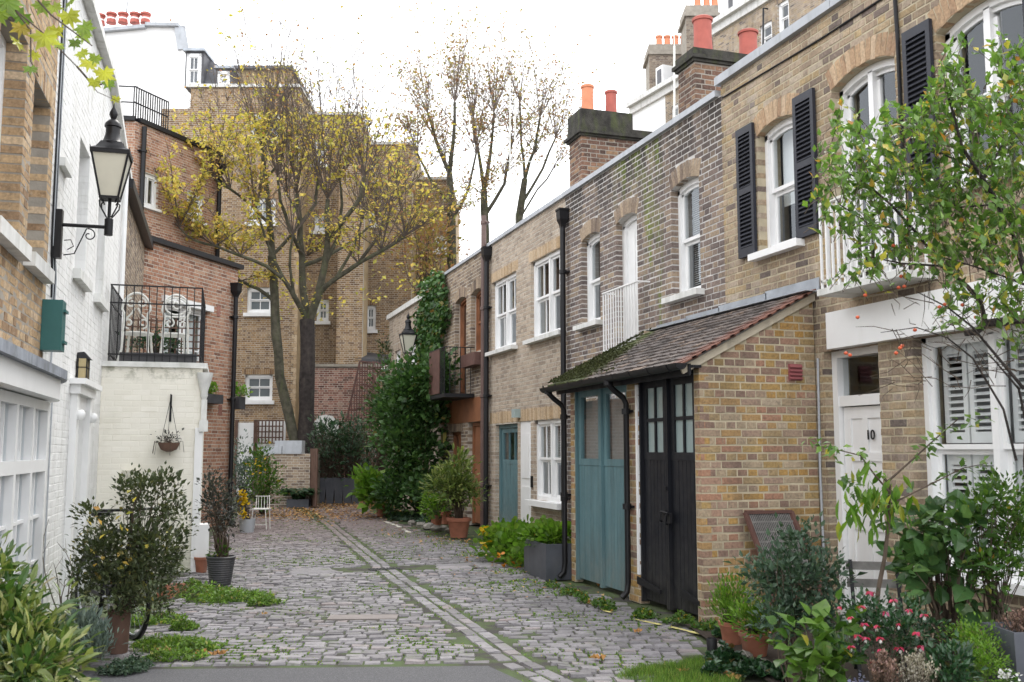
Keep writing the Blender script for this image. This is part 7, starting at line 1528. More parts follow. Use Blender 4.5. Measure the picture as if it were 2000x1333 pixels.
# bicycle leaning behind the shrub
BK = thing('bicycle', 'black bicycle leaning half hidden behind the large dark shrub', 'bicycle', tuple(G(200, 1225)))
def bz(px, py, d=8.95): return at(px, py, d)
w1c, w2c = at(262, 1205, 8.75), at(112+18, 1145, 9.7)
def wheel(c, r, ax, nm):
    q = MB(); ax = Vector(ax).normalized(); z = Vector((0, 0, 1)); n = 28; q.tube([c+(ax*math.cos(2*math.pi*i/n)+z*math.sin(2*math.pi*i/n))*r for i in range(n+1)], .022, 6); t_ = q.build('tyre', M['black'], BK, smooth=True)
    q = MB(); q.tube([c+(ax*math.cos(2*math.pi*i/n)+z*math.sin(2*math.pi*i/n))*(r-.03) for i in range(n+1)], .010, 6); q.build('rim', M['coping'], t_, smooth=True)
    q = MB()
    for i in range(14): a = 2*math.pi*i/14; q.tube([c, c+(ax*math.cos(a)+z*math.sin(a))*(r-.03)], .0018, 3, cap=False)
    q.build('spokes', M['coping'], t_)
wa = Vector((-.25, 1, 0)); wf = Vector(G(258, 1245)); wf.z = .30; wr = wf+Vector((-.42, .90, 0)); axd = (wr-wf).normalized()
wheel(wf, .31, axd, 'f'); wheel(wr, .31, axd, 'r')
hd_ = wf-axd*-.12+Vector((0, 0, .62)); se = wr-axd*.20+Vector((0, 0, .62)); bb_ = wf.lerp(wr, .56)+Vector((0, 0, -.03))
q = MB()
for a, b in ((hd_-Vector((0, 0, .12)), bb_), (hd_, se-Vector((0, 0, .1))), (se+Vector((0, 0, .05)), bb_), (bb_, wr), (se-Vector((0, 0, .12)), wr), (wf, hd_)): q.tube([a, b], .017, 8)
q.build('frame', M['black'], BK, smooth=True)
sd = Vector((-axd.y, axd.x, 0)); q = MB(); hh = hd_+Vector((0, 0, .16)); q.tube([hd_, hh], .014, 6); q.tube([hh-sd*.27+axd*.12, hh-sd*.22+axd*.02, hh, hh+sd*.22+axd*.02, hh+sd*.27+axd*.12], .013, 8); q.build('handlebar', M['iron'], BK, smooth=True)
q = MB(); q.lathe([(.02, -.03), (.09, 0), (.10, .03), (.05, .05)], se+Vector((0, 0, .08)), 10); q.build('saddle', M['black'], BK, smooth=True)
q = MB(); q.lathe([(.001, 0), (.05, .0), (.05, .02), (.001, .02)], bb_, 12); q.tube([bb_, bb_+Vector((.02, .02, -.17))], .01, 6); q.build('crank', M['coping'], BK)
q = MB(); q.tube([wr+(axd*math.cos(a)+Vector((0, 0, 1))*math.sin(a))*.345 for a in [math.pi*(.1+.8*i/14) for i in range(15)]], .02, 6); q.build('mudguard', M['black'], BK, smooth=True)
# charcoal ribbed pot
c0 = G(430, 1143); rp = potplant('dark small-leaved shrub in a charcoal ribbed pot beside the white cupboard', c0, .168, .34, [(at(425, 985, 12.4), (.26, .25, .27)), (at(410, 945, 12.4), (.17, .18, .14)), (at(448, 1010, 12.3), (.14, .2, .18))], 110, 9, .05, 'ovate', M['lf_purple'], 'graypot', 'ribbed', spread=.05, stemr=.008, indiv=40)
shrub(rp, tuple(c0+Vector((0, 0, .32))), [(c0+Vector((0, 0, .38)), (.12, .12, .07))], 16, 6, .05, 'ovate', M['lf_mid'], 'greenstem', spread=.03, stemr=.003, name='underplanting')
c0 = G(393, 1118); q = thing('flower_pot', 'plain terracotta pot half hidden behind the ribbed pot', 'pot', tuple(c0)); pot(q, c0, .09, .20, M['terracotta'])
c0 = G(335, 1165); q = thing('trough', 'long low terracotta trough under the right edge of the dark shrub', 'planter', tuple(c0)); boxpot(q, c0, .34, .16, .12, M['terracotta'], 30)
# silver lavender, green mound
lv = thing('lavender', 'silver grey lavender mound left of the brown pot', 'plant', tuple(G(160, 1290))); c1 = at(155, 1235, 7.6); b0 = c1.copy(); b0.z = .0
shrub(lv, tuple(b0), [(c1, (.22, .2, .14)), (at(190, 1255, 7.5), (.12, .15, .10))], 120, 12, .055, 'long', M['lf_grey'], 'stempale', spread=.03, stemr=.004, outw=.3, upw=1.2)
cover('low green mound of fine leaves at the bottom left corner of the asphalt', 'groundcover', [(G(235, 1315), .18, .14, 1), (G(270, 1305), .1, .1, .3)], 2200, .12, 'ovate', M['lf_bluegreen'], .028)
# dry stems by the wall
ds = thing('dry_stems', 'bare pale twiggy stems in front of the glazed garden doors', 'plant', tuple(G(120, 1230))); b0 = G(125, 1225); S = MB()
for (x, y) in ((95, 1015), (112, 1060), (128, 1090), (105, 1100), (150, 1095), (155, 1120)):
    e = at(x, y, 8.8); p = curve_pts(b0, e, 5, .05); S.tube(p, [.007, .006, .005, .004, .003, .002], 5)
    for k in range(3): j = random.randint(2, 4); S.tube([p[j], p[j]+Vector((random.gauss(0, .08), random.gauss(0, .05), .12))], [.003, .001], 3)
S.build('stem', M['stempale'], ds)
# variegated laurel
lr = thing('spotted_laurel', 'close variegated yellow-green laurel filling the bottom left corner', 'shrub', tuple(at(40, 1300, 4.6))); lr.location.z = 0
b0 = Vector((lr.location.x, lr.location.y, 0))
shrub(lr, tuple(b0), [(at(15, 1240, 4.7), (.16, .3, .20)), (at(0, 1140, 4.8), (.08, .2, .10)), (at(80, 1280, 4.6), (.14, .25, .13)), (at(50, 1330, 4.4), (.22, .25, .14)), (at(125, 1325, 4.5), (.09, .12, .07)), (at(-60, 1200, 4.7), (.2, .2, .3)), (at(90, 1190, 4.8), (.07, .1, .05))], 430, 8, .078, 'long', M['lf_var'], 'greenstem', spread=.05, stemr=.006, indiv=300, outw=.7, upw=.05)
# maple branch hanging in at the top left
mp = thing('maple_branch', 'yellow-green maple leaves hanging into the top left corner', 'tree', tuple(at(-60, -60, 4.2))); S = MB()
br_ = [[(-60, -80), (30, 20), (90, 70), (150, 130), (190, 180), (245, 205)], [(30, 20), (60, 60), (60, 120), (75, 150)], [(20, -60), (100, 30), (140, 60), (180, 90)], [(150, 130), (185, 170), (210, 160)], [(-60, -80), (0, 20), (20, 40)]]
lp = [(20, 15, 95), (45, 60, 60), (80, 75, 75), (30, 90, 55), (55, 40, 70), (75, 15, 60), (130, 35, 68), (155, 60, 60), (100, 20, 50), (140, 10, 45), (165, 70, 50), (120, 95, 45), (175, 130, 55), (200, 145, 60), (155, 110, 45), (190, 115, 40), (210, 165, 40), (60, 140, 45), (5, 30, 60), (230, 195, 30), (185, 160, 40), (70, 110, 40), (110, 60, 45), (15, 5, 80), (148, 85, 40)]
for b in br_: S.tube([at(x, y, 4.2) for x, y in b], [.005-.0008*i for i in range(len(b))], 5)
S.build('branch', M['stem'], mp)
P_ = [tuple(at(x, y-s*.3, 4.2+random.gauss(0, .12))) for x, y, s in lp]; D_ = [(random.gauss(0, .4), random.gauss(-.3, .3), -1) for _ in lp]; vw = np.array([tuple((Vector((0, 0, CZ))-Vector(p)).normalized()+Vector((random.gauss(0, .3), random.gauss(0, .3), random.gauss(0, .3)))) for p in P_])
leaves('leaves', mp, 'maple', P_, D_, np.array([s for _, _, s in lp])*4.2/1972*.74, leafmat('maple_leaf', [(0, (.14, .26, .05)), (.5, (.34, .44, .07)), (.85, (.60, .60, .08)), (1, (.62, .42, .08))], trans=.5), indiv=300, up=vw)

# ================================================================== FOREGROUND RIGHT
bed = MB(); bed.add([(x, y, .02) for x, y in ((4.15, 7.2), (4.45, 8.44), (5.94, 8.44), (5.94, 3.5), (3.6, 3.5), (3.9, 6.2))], [(5, 4, 3, 2, 1, 0)]); bed.add([(x, y, -.1) for x, y in ((4.15, 7.2), (4.45, 8.44), (5.94, 8.44), (5.94, 3.5), (3.6, 3.5), (3.9, 6.2))], [(0, 1, 2, 3, 4, 5)]); o = bed.build('planting_bed', M['soil']); o['kind'] = 'structure'
grassclump('patch of short bright grass beside the planting bed', 'grass', [(G(1320, 1312), .42, .22, 1.6), (G(1255, 1322), .2, .1, .4), (G(1380, 1300), .2, .2, .8), (G(1350, 1333), .4, .2, 1.2)], 2600, .07)
cover('weeds growing along the foot of the garage doors', 'weeds', [(G(1120, 1165), .12, .3, .7), (G(1180, 1190), .1, .22, .6), (G(1265, 1208), .16, .14, .9), (G(1330, 1218), .2, .12, .6), (G(1385, 1232), .14, .22, .9), (G(1085, 1150), .12, .3, .5), (G(1140, 1178), .05, .15, .2)], 650, .12, 'ovate', M['lf_mid'], .042)
cover('mossy weeds between the cobbles by the tan house', 'weeds', [(G(1030, 1140), .5, .3, .5), (G(1080, 1160), .3, .3, .4), (G(1000, 1120), .3, .3, .3), (G(900, 1070), .9, .9, .5), (G(840, 1050), .7, 1.2, .5), (G(925, 1085), .3, .4, .3)], 420, .035, 'ovate', M['grass'], .04)
cover('dark green ground ivy at the edge of the planting bed', 'groundcover', [(G(1420, 1300), .16, .16, 1), (G(1470, 1322), .22, .14, 1.2), (G(1530, 1330), .2, .14, 1), (G(1400, 1325), .12, .1, .5), (G(1410, 1250), .1, .12, .4)], 700, .10, 'broad', M['lf_dark'], .05, base=.02)
for i, (px, py, r) in enumerate(((1408, 1276, .075), (1455, 1296, .085), (1490, 1312, .08), (1540, 1322, .09), (1592, 1330, .08), (1862, 1262, .10))): rock(['grey edging stone nearest the garage, beside the black stub', 'edging stone below the first terracotta pot', 'edging stone below the second terracotta pot', 'flat edging stone before the big-leaved hydrangea', 'edging stone under the hydrangea leaves', 'upright grey stone behind the bright green herb'][i], G(px, py)+Vector((0, 0, .01 if i < 5 else .05)), r, 'stones edging the planting bed')
o = MB(); c0 = G(1391, 1280); o.lathe([(.04, 0), (.042, .12), (.035, .13), (.03, .10)], c0, 12); o = o.build('black_stub', M['iron'], None, smooth=True); o.data.transform(Matrix.Translation(-c0)); o.location = c0; tag(o, 'short black iron stub at the corner of the planting bed', 'bollard')
c0 = G(1430, 1262); potplant('small light green and red heath in the left terracotta pot by the garage corner', c0, .10, .20, [(at(1430, 1165, 7.9), (.17, .16, .16)), (at(1415, 1190, 7.9), (.13, .14, .10))], 90, 12, .036, 'long', M['lf_bright'], spread=.035, stemr=.004, upw=1.2, indiv=60, taper=.7)
c0 = G(1475, 1285); potplant('yellow-green plant in the right terracotta pot by the garage corner', c0, .115, .20, [(at(1470, 1205, 7.5), (.16, .16, .12)), (at(1500, 1225, 7.4), (.12, .14, .10))], 50, 9, .065, 'long', M['lf_bright'], spread=.04, stemr=.004, upw=.9, indiv=60)
b_ = thing('shrub', 'tall blue-green hebe-like shrub in the middle of the planting bed', 'shrub', tuple(G(1550, 1290))); b0 = at(1550, 1285, 7.); b0.z = .02
shrub(b_, tuple(b0), [(at(1545, 1120, 7.2), (.27, .3, .22)), (at(1560, 1055, 7.3), (.16, .2, .14)), (at(1490, 1130, 7.3), (.17, .2, .13)), (at(1610, 1130, 7.1), (.16, .2, .2)), (at(1530, 1200, 7.), (.28, .25, .16)), (at(1450, 1100, 7.5), (.08, .1, .06)), (at(1600, 1200, 7.0), (.18, .2, .13))], 300, 9, .052, 'ovate', M['lf_bluegreen'], spread=.035, stemr=.006, indiv=300, outw=.35, upw=.5, clump=.5)
gn = thing('fire_screen', 'rusty brown framed mesh screen leaning on the garage side wall', 'screen', tuple(FE.pt(.5, .4, .1)))
def gq(u, v, e): return FE.pt(.42+u*.50+(.0+.04*(1-v)), .40+v*.62-u*.0, .34-.27*v+e)
A_, B_, C_, D0 = gq(.1, 0, 0), gq(1.1, 0, 0), gq(1.0, 1, 0), gq(0, 1, 0)
for a, b in ((A_, D0), (B_, C_), (D0, C_), (A_, B_)): q = MB(); q.beam(a, b, .045, .03); q.build('frame_rail', M['rust'], gn)
q = MB()
for i in range(1, 26): t = i/26; q.beam(A_.lerp(B_, t), D0.lerp(C_, t), .007, .007)
for i in range(1, 7): t = i/7; q.beam(A_.lerp(D0, t), B_.lerp(C_, t), .008, .012)
q.build('mesh', M['greywood'], gn, kind='stuff'); 
for t in (0, 1): q = MB(); a = A_ if t == 0 else B_; q.beam(a, Vector((a.x-.02, a.y-.04, .02)), .04, .03); q.build('leg', M['rust'], gn)
q = MB(); q.hexa([tuple(p+FE.n*-.02) for p in (A_, B_, B_.lerp(C_, .99), A_.lerp(D0, .99))]+[tuple(p+FE.n*-.012) for p in (A_, B_, B_.lerp(C_, .99), A_.lerp(D0, .99))]); q.build('backing_sheet', M['darkin'], gn)
# folding chair
fc = thing('folding_chair', 'weathered grey slatted folding chair in front of the white door numbered 10', 'chair', tuple(G(1710, 1180))); 
def fp(x, y, z): o = at(1712, 1100, 7.3); return Vector((o.x, o.y, 0))+Vector((math.cos(YAW+.2), -math.sin(YAW+.2), 0))*x+Vector((math.sin(YAW+.2), math.cos(YAW+.2), 0))*y+Vector((0, 0, z))
for sx in (-.16, .16):
    q = MB(); q.beam(fp(sx, -.18, 0), fp(sx, .18, .80), .025, .02); q.build('leg', M['iron'], fc); q = MB(); q.beam(fp(sx*.9, .22, 0), fp(sx*.9, -.18, .44), .025, .02); q.build('leg', M['iron'], fc)
for z in (.76, .64): q = MB(); q.beam(fp(-.19, .16+(z-.7)*.4, z), fp(.19, .16+(z-.7)*.4, z), .012, .06); q.build('back_slat', M['greywood'], fc)
for i in range(5): q = MB(); q.beam(fp(-.19, -.18+i*.075, .45), fp(.19, -.18+i*.075, .45), .055, .015); q.build('seat_slat', M['greywood'], fc)
# hydrangea
b_ = thing('hydrangea', 'broad-leaved hydrangea at the front of the planting bed', 'shrub', tuple(at(1600, 1330, 5.9))); b0 = at(1600, 1330, 5.9); b0.z = .02
shrub(b_, tuple(b0), [(at(1600, 1265, 5.9), (.16, .15, .10)), (at(1645, 1235, 5.9), (.12, .12, .08)), (at(1585, 1310, 5.8), (.14, .12, .06)), (at(1640, 1300, 5.8), (.12, .12, .09)), (at(1560, 1240, 6.0), (.07, .08, .06))], 44, 4, .10, 'broad', M['lf_mid2'] if 'lf_mid2' in M else M['lf_mid'], 'greenstem', spread=.05, stemr=.006, indiv=200, outw=1., upw=.2)
# fuchsia
fu = thing('fuchsia', 'bushy fuchsia with drooping pink and white flowers in a terracotta pot', 'potted plant', tuple(G(1715, 1333))); c0 = at(1715, 1345, 5.75); c0.z = .0
pot(fu, c0+Vector((0, 0, .02)), .15, .22, M['terracotta'])
shrub(fu, tuple(c0+Vector((0, 0, .22))), [(at(1740, 1235, 5.9), (.24, .25, .17)), (at(1690, 1200, 6.), (.14, .2, .13)), (at(1795, 1225, 6.), (.16, .2, .15)), (at(1670, 1270, 5.8), (.09, .12, .08))], 170, 11, .034, 'ovate', M['lf_dark'], spread=.035, stemr=.004, indiv=120)
FP_ = [(1700, 1155), (1745, 1172), (1682, 1183), (1672, 1240), (1662, 1262), (1718, 1268), (1755, 1218), (1790, 1235), (1798, 1262), (1712, 1222), (1688, 1218), (1805, 1200), (1775, 1190), (1730, 1195), (1690, 1245), (1758, 1265), (1720, 1245), (1660, 1205), (1708, 1292), (1640, 1185)]
for (x, y) in FP_:
    c = at(x, y, 5.65+random.gauss(0, .03)); leaves('flower', fu, 'ovate', [tuple(c+Vector((random.gauss(0, .004), random.gauss(0, .004), 0))) for i in range(6)], [(math.cos(i)+random.gauss(0, .4), math.sin(i)+random.gauss(0, .4), random.uniform(-1, -.3)) for i in range(6)], random.uniform(.020, .036), M['fl_pink']); leaves('petal', fu, 'ovate', [tuple(c+Vector((0, 0, -.012)))]*3, [(math.cos(i*2)*.4, math.sin(i*2)*.4, -1) for i in range(3)], .024, M['fl_white'])
def heather(label, c, r, h, mat, n=420):
    t = thing('heather', label, 'plant', tuple(c)); P, D = [], []; S = MB()
    for i in range(70):
        a = random.uniform(0, 6.28); rr = random.random(); u = Vector((math.cos(a)*rr, math.sin(a)*rr, 0)); e = Vector(c)+u*r+Vector((0, 0, h*(1.1-.4*rr)*random.uniform(.8, 1.1))); b = Vector(c)+u*r*.4
        S.tube([b, b.lerp(e, .5)+u*.01, e], [.002, .002, .001], 3, cap=False)
        for k in range(16): t_ = random.uniform(.3, 1); P.append(tuple(b.lerp(e, t_)+Vector((random.gauss(0, .004), random.gauss(0, .004), 0)))); D.append((random.gauss(0, .6), random.gauss(0, .6), 1))
    S.build('stem', M['stem'], t); leaves('sprigs', t, 'tiny', P, D, .018, mat); return t
c = at(1727, 1310, 5.5); heather('clump of dry pinkish heather at the foot of the fuchsia', tuple(c-Vector((0, 0, .10))), .10, .18, M['lf_pinkheather'])
c = at(1790, 1330, 5.5); heather('clump of pale cream heather right of the fuchsia pot', tuple(c-Vector((0, 0, .06))), .13, .20, M['lf_heather'])
b_ = thing('shrub', 'low dark green glossy shrub between the cream heather and the bright herb', 'shrub', tuple(at(1860, 1340, 5.6))); b0 = at(1860, 1340, 5.6); b0.z = .02; shrub(b_, tuple(b0), [(at(1862, 1300, 5.6), (.13, .12, .10)), (at(1845, 1330, 5.5), (.12, .12, .07))], 60, 9, .045, 'ovate', M['lf_dark'], spread=.03, stemr=.004, indiv=60)
b_ = thing('herb', 'mound of fine bright green herb beside the tall grey planter', 'plant', tuple(at(1910, 1340, 5.8))); b0 = at(1910, 1340, 5.8); b0.z = .02; shrub(b_, tuple(b0), [(at(1905, 1255, 5.9), (.15, .15, .09)), (at(1925, 1300, 5.7), (.13, .12, .13)), (at(1880, 1240, 6.), (.1, .1, .06))], 170, 14, .022, 'ovate', M['lf_bright'], 'greenstem', spread=.03, stemr=.003, indiv=0)
cover('small pale lilac and white flowers at the bottom edge of the planting bed', 'flowers', [(G(1640, 1333)+Vector((0, -.2, 0)), .12, .1, 1)], 60, .1, 'round', M['fl_blue'], .02)
wf_ = thing('white_flowers', 'little cluster of white flowers at the foot of the tall grey planter', 'plant', tuple(at(1972, 1328, 5.4))); leaves('petals', wf_, 'round', [tuple(at(1972+random.gauss(0, 12), 1318+random.gauss(0, 7), 5.4)) for i in range(40)], NR.normal(0, 1, (40, 3)), .016, M['fl_white']); shrub(wf_, tuple(at(1972, 1345, 5.4)), [(at(1972, 1330, 5.42), (.06, .05, .03))], 14, 6, .025, 'ovate', M['lf_mid'], spread=.02, stemr=.002)
# broad-leaved shrubs under the window
b_ = thing('shrub', 'tall broad-leaved evergreen under the louvred window', 'shrub', tuple(at(1850, 1250, 6.6))); b_.location.z = 0; b0 = b_.location.copy(); b0.z = .02
shrub(b_, tuple(b0), [(at(1815, 1020, 6.7), (.22, .25, .14)), (at(1870, 1050, 6.6), (.22, .25, .18)), (at(1830, 1120, 6.5), (.26, .25, .14)), (at(1785, 1070, 6.8), (.14, .2, .14)), (at(1880, 1150, 6.5), (.17, .2, .12))], 75, 6, .112, 'broad', M['lf_mid2'] if 'lf_mid2' in M else M.setdefault('lf_mid2', leafmat('deep_green_leaf', [(0, (.035, .085, .03)), (.6, (.08, .17, .055)), (.9, (.15, .26, .08)), (1, (.42, .42, .10))], rough=.35, spec=.45, k=.85)), spread=.07, stemr=.010, indiv=300, outw=.9, upw=.1)
b_ = thing('shrub', 'fine dark leaved bush right of the broad-leaved evergreen', 'shrub', tuple(at(1940, 1200, 6.4))); b_.location.z = 0; b0 = b_.location.copy(); b0.z = .02
shrub(b_, tuple(b0), [(at(1935, 1000, 6.5), (.2, .25, .16)), (at(1985, 1060, 6.4), (.18, .2, .22)), (at(1925, 1110, 6.4), (.18, .2, .14)), (at(1960, 960, 6.6), (.14, .2, .1))], 170, 10, .045, 'ovate', M['lf_mid'], spread=.05, stemr=.006, indiv=60)
tp_ = thing('tall_planter', 'tall dark grey planter topped with pale dry heather at the right edge', 'planter', tuple(at(1985, 1300, 5.75))); o = at(1992, 1310, 5.9); q = MB(); q.lathe([(.20, 0), (.245, .55), (.245, .56), (.225, .56), (.21, .5)], (o.x+.06, o.y, .03), 4, rot=math.pi/4-.25); q.build('planter_body', M['plantergrey'], tp_); heather('pale dry heather growing in the tall grey planter', (o.x+.06, o.y, .52), .17, .16, M['lf_pinkheather'])
# small tree with lime leaves
def handtree(root, trunks, mat, nm='branch', n=7):
    for pts, r0, r1, d in trunks:
        q = MB(); P3 = [at(x, y, d if len(p_) < 3 else p_[2]) for p_ in pts for (x, y) in [p_[:2]]]; k = len(P3); q.tube(P3, [r0+(r1-r0)*i/(k-1) for i in range(k)], n); q.build(nm, mat, root, smooth=True)
st_ = thing('small_tree', 'slender small tree with drooping lime leaves in front of the brick pier', 'tree', tuple(at(1715, 1200, 6.4))); st_.location.z = 0; g0_ = at(1712, 1190, 6.4); 
handtree(st_, [([(1708, 1230), (1716, 1150), (1728, 1090), (1736, 1020), (1738, 950), (1728, 935)], .016, .009, 6.4), ([(1735, 940), (1780, 900), (1830, 855), (1870, 820)], .008, .003, 6.4), ([(1736, 960), (1710, 930), (1680, 890), (1640, 880), (1590, 870)], .007, .002, 6.35), ([(1760, 975), (1830, 940), (1880, 915), (1930, 905)], .006, .002, 6.3), ([(1738, 1010), (1700, 980), (1660, 965)], .006, .002, 6.4), ([(1738, 985), (1760, 975)], .007, .006, 6.4)], M['stem'])
P_, D_ = [], []
for (x0, y0, x1, y1, n) in ((1590, 870, 1680, 890, 26), (1680, 890, 1728, 935, 8), (1780, 900, 1870, 820, 26), (1850, 850, 1940, 800, 20), (1830, 940, 1930, 905, 24), (1660, 965, 1738, 985, 30), (1570, 865, 1620, 880, 10), (1640, 930, 1700, 960, 16)):
    for i in range(n): t = random.random(); P_.append(tuple(at(x0+(x1-x0)*t+random.gauss(0, 7), y0+(y1-y0)*t+random.gauss(0, 8), 6.35+random.gauss(0, .06)))); D_.append((random.gauss(0, .8), random.gauss(0, .6), random.gauss(.1, .6)))
leaves('foliage', st_, 'ovate', P_, D_, NR.uniform(.045, .075, len(P_)), M['lf_tree'], indiv=160)
P_, D_ = [], []
for i in range(90): P_.append(tuple(at(1705+random.gauss(0, 32), 975+random.gauss(0, 28), 6.35+random.gauss(0, .12)))); D_.append((random.gauss(0, .35), random.gauss(0, .35), -1))
leaves('drooping_leaves', st_, 'long', P_, D_, NR.uniform(.10, .15, len(P_)), M['lf_bright'], indiv=90)
# the big tree at the right edge
rt = thing('hawthorn_tree', 'green leafy tree with orange berries leaning in from the right edge', 'tree', tuple(at(2040, 1200, 5.9))); rt.location.z = 0
handtree(rt, [([(2050, 1500), (2035, 1150), (2020, 900), (2030, 720), (2045, 620)], .07, .05, 5.9), ([(2045, 620), (1985, 625), (1925, 632), (1905, 650), (1885, 652)], .030, .016, 5.8), ([(1925, 632), (1915, 590), (1890, 560), (1840, 520), (1790, 455), (1740, 400), (1700, 365), (1660, 340)], .016, .004, 5.8),
      ([(2040, 640), (2010, 560), (1975, 440), (1920, 350), (1880, 290), (1850, 180), (1838, 130)], .020, .004, 5.7), ([(1975, 440), (1940, 400), (1880, 405), (1800, 400), (1720, 410)], .008, .002, 5.7), ([(1920, 350), (1960, 280), (2000, 240)], .009, .003, 5.7), ([(1840, 520), (1760, 515), (1690, 500), (1640, 440)], .007, .002, 5.8),
      ([(2000, 760), (1950, 700), (1900, 640), (1850, 600), (1790, 570)], .010, .003, 5.7), ([(1985, 900), (1960, 800), (1900, 700), (1850, 660), (1790, 640), (1720, 650)], .008, .002, 5.75), ([(2020, 900), (1990, 760), (1930, 690)], .010, .004, 5.75), ([(1900, 330), (1840, 300), (1770, 290), (1700, 270)], .006, .002, 5.7), ([(1780, 450), (1700, 440), (1640, 400), (1610, 350)], .006, .002, 5.8), ([(2010, 560), (1960, 540), (1900, 520), (1830, 500)], .008, .003, 5.7)], M['barkdark'])
S = MB(); tips = []
lobes = [(1650, 260, 40, 60, 26), (1640, 380, 45, 50, 30), (1700, 330, 60, 70, 52), (1760, 260, 60, 60, 46), (1800, 370, 70, 60, 70), (1850, 230, 60, 80, 74), (1870, 130, 30, 60, 32), (1930, 300, 70, 80, 90), (1960, 190, 50, 60, 46), (1900, 430, 80, 50, 66), (1980, 400, 50, 80, 56), (1720, 450, 60, 40, 36), (1690, 520, 50, 25, 14), (1820, 480, 50, 40, 30), (1985, 110, 25, 50, 20), (1950, 90, 25, 30, 8), (1610, 300, 20, 30, 8), (1900, 560, 60, 50, 16), (1970, 620, 40, 50, 18), (1860, 600, 60, 30, 10), (1960, 520, 50, 60, 30)]
for (cx, cy, rx, ry, n) in lobes:
    for i in range(n):
        a = random.uniform(0, 6.28); r_ = math.sqrt(random.random()); x, y = cx+rx*r_*math.cos(a), cy+ry*r_*math.sin(a); p = at(x, y, 5.75+random.gauss(0, .22)); q = p+Vector((random.gauss(0, .07)+.03, random.gauss(0, .07), -.10-random.random()*.08)); S.tube([q, q.lerp(p, .5)+Vector((.005, 0, .004)), p], [.0028, .002, .001], 3, cap=False); tips.append((p, q))
for i in range(120):
    x, y = random.uniform(1740, 2000), random.uniform(540, 760); p = at(x, y, 5.75+random.gauss(0, .15)); q = p+Vector((random.gauss(0, .15), random.gauss(0, .1), random.gauss(0, .10))); S.tube([p, p.lerp(q, .5)+Vector((random.gauss(0, .015), 0, random.gauss(0, .015))), q], [.003, .0025, .0012], 3, cap=False)
S.build('twigs', M['stem'], rt, kind='stuff')
P_, D_ = [], []
for p, q in tips:
    for j in range(6): t = random.uniform(.1, 1.05); P_.append(tuple(q.lerp(p, t)+Vector((random.gauss(0, .008), random.gauss(0, .008), random.gauss(0, .008))))); d = (p-q).normalized()+Vector((random.gauss(0, .7), random.gauss(0, .7), random.gauss(0, .6))); D_.append(tuple(d))
leaves('foliage', rt, 'ovate', P_, D_, NR.uniform(.045, .075, len(P_)), M['lf_tree'], indiv=300)
for (x, y) in ((1690, 577), (1755, 562), (1766, 560), (1675, 620), (1758, 680), (1750, 690), (1762, 676), (1652, 690), (1660, 694), (1787, 645), (1880, 596), (1835, 600), (1745, 480), (1760, 540), (1845, 595), (1906, 620)):
    q = MB(); c = at(x, y, 5.7); q.lathe([(.002, -.011), (.010, -.006), (.012, 0), (.009, .007), (.003, .010)], c, 8); q.build('berry', M['berry'], rt, smooth=True)
# ================================================================== leaves on the ground, moss in the joints
def scatter_ground(name, label, discs, n, size, mat, kind='ovate', z=.01, cat='fallen leaves'):
    P, D = [], []
    for (c, rx, ry, k) in discs:
        for i in range(int(n*k)): P.append((c[0]+random.gauss(0, rx), c[1]+random.gauss(0, ry), z+random.random()*.01)); D.append((random.gauss(0, 1), random.gauss(0, 1), random.gauss(0, .18)))
    up = np.tile(np.array([0, 0, 1.]), (len(P), 1))+NR.normal(0, .15, (len(P), 3)); o = leaves(name, None, kind, P, D, size*NR.uniform(.6, 1.3, len(P)), mat, up=up); return tag(o, label, cat, None, 'stuff')
scatter_ground('leaf_litter', 'brown fallen leaves drifted across the far end of the mews', [(G(620, 985), .9, 1.6, 1), (G(700, 985), .7, 1.6, .8), (G(600, 1000), .8, 1.6, .7), (G(700, 1008), .8, 1.2, .4), (G(560, 1008), .5, 1.0, .3)], 1100, .09, M['litter'])
scatter_ground('leaf_litter', 'thin scatter of fallen leaves along the right kerb', [(G(800, 1040), .4, 1.2, .5), (G(960, 1095), .3, .5, .5), (G(930, 1060), .4, .5, .4), (G(1040, 1120), .4, .3, .3), (G(1080, 1150), .3, .4, .2), (G(880, 1055), .3, .3, .2)], 130, .07, M['litter'])
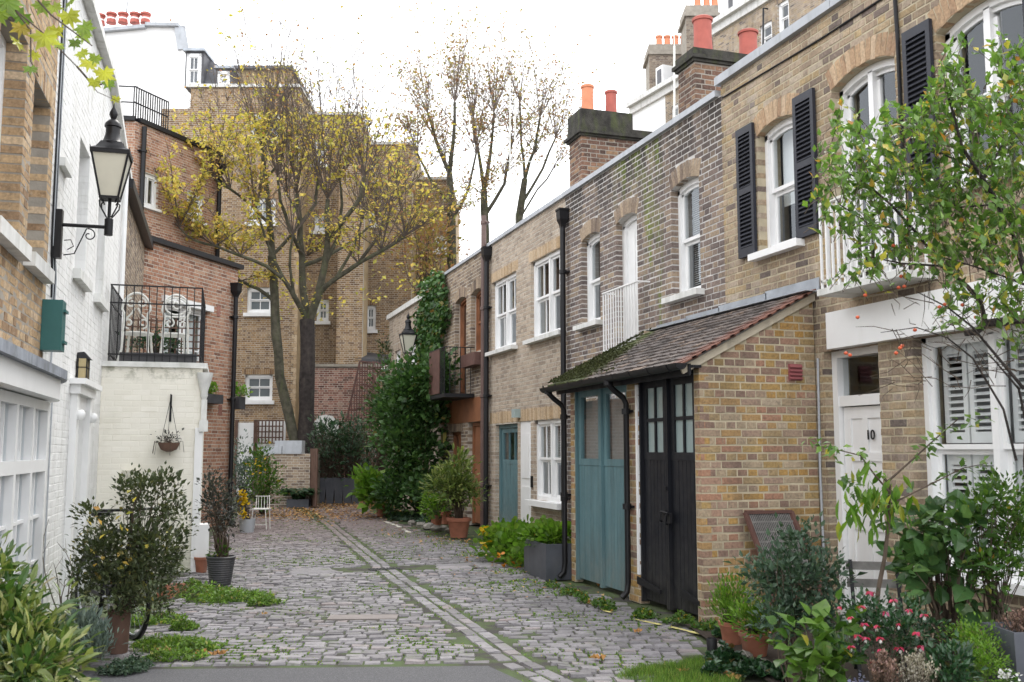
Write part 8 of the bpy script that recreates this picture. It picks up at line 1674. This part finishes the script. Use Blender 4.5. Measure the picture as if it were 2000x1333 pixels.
for i, (px, py, s_) in enumerate(((420, 1283, .13), (1245, 1236, .08), (1185, 1292, .12), (1395, 1318, .12), (400, 1278, .10), (1340, 1318, .08), (330, 1262, .10), (1428, 1325, .10), (510, 1205, .06), (305, 1280, .12))):
    c = G(px, py)+Vector((0, 0, .03)); V, Fq = leaf_tpl('maple'); o = link('fallen_leaf', mesh_np('fallen_leaf', V*s_*1.1*np.array([1, 1, 3.]), Fq, np.full(len(Fq), .55+.04*i), M['litter']), None); o.location = c; o.rotation_euler = (random.uniform(-.15, .15), random.uniform(-.15, .15), random.uniform(0, 6))
    tag(o, ['curled brown fallen leaf on the cobbles just above the left end of the asphalt', 'small tan fallen leaf on the cobbles below the black garage door', 'orange fallen leaf on the cobbles right of the drainage channel', 'pale brown fallen leaf in the grass near the black stub', 'second curled leaf above the left end of the asphalt', 'small fallen leaf in the grass patch', 'fallen leaf among the weeds by the brown pot', 'fallen leaf by the ground ivy', 'little fallen leaf on the cobbles near the ribbed pot', 'large fallen leaf at the foot of the lavender'][i], 'leaf')
# grass and moss growing in the joints: patches follow a slow random field
P, D, Sz = [], [], []
arr = setts
for t in arr:
    x, y = t[0], t[1]
    f = mn.noise(Vector((x*.9, y*.9, 3.1)))+.6*mn.noise(Vector((x*2.3, y*2.3, 9)))
    edge = max(0, 1-abs(abs(x-chx(y))-.17)/.12)*1.5; k = (f-.02)*3+edge*1.6
    if y > 20: k *= .4
    k *= 1.9
    if 12.2 < y < 14.5: k -= 1.2
    n = int(max(0, k)*13+random.random()*.8); n = min(n, 44)
    c, s = math.cos(t[4]), math.sin(t[4])
    for i in range(n):
        if random.random() < .6: u, v = random.uniform(-.5, .5)*t[2], random.choice((-.5, .5))*(t[3]+.012)
        else: u, v = random.choice((-.5, .5))*(t[2]+.012), random.uniform(-.5, .5)*t[3]
        if abs(abs(x-chx(y))-.19) < .12 and random.random() < .5: u, v = random.gauss(0, .07), random.gauss(0, .08)
        P.append((x+u*c-v*s+random.gauss(0, .003), y+u*s+v*c+random.gauss(0, .003), -.008)); D.append((random.gauss(0, .6), random.gauss(0, .6), random.uniform(.7, 1.5))); Sz.append(random.uniform(.007, .022))
o = leaves('joint_grass', None, 'tiny', P, D, np.array(Sz), M['grass']); tag(o, 'tufts of grass and moss in the joints of the cobbles', 'grass', None, 'stuff')

bd = thing('roof_cowl', 'small black cowl standing on the near parapet at the top of the picture', 'cowl', tuple(FRT.pt(8.35, 6.0, -.3))); q = MB(); q.lathe([(.05, 0), (.05, .10), (.035, .12), (.06, .15), (.055, .24), (.01, .30)], FRT.pt(8.35, 6.0, -.25), 10); q.build('cowl', M['black'], bd, smooth=True)
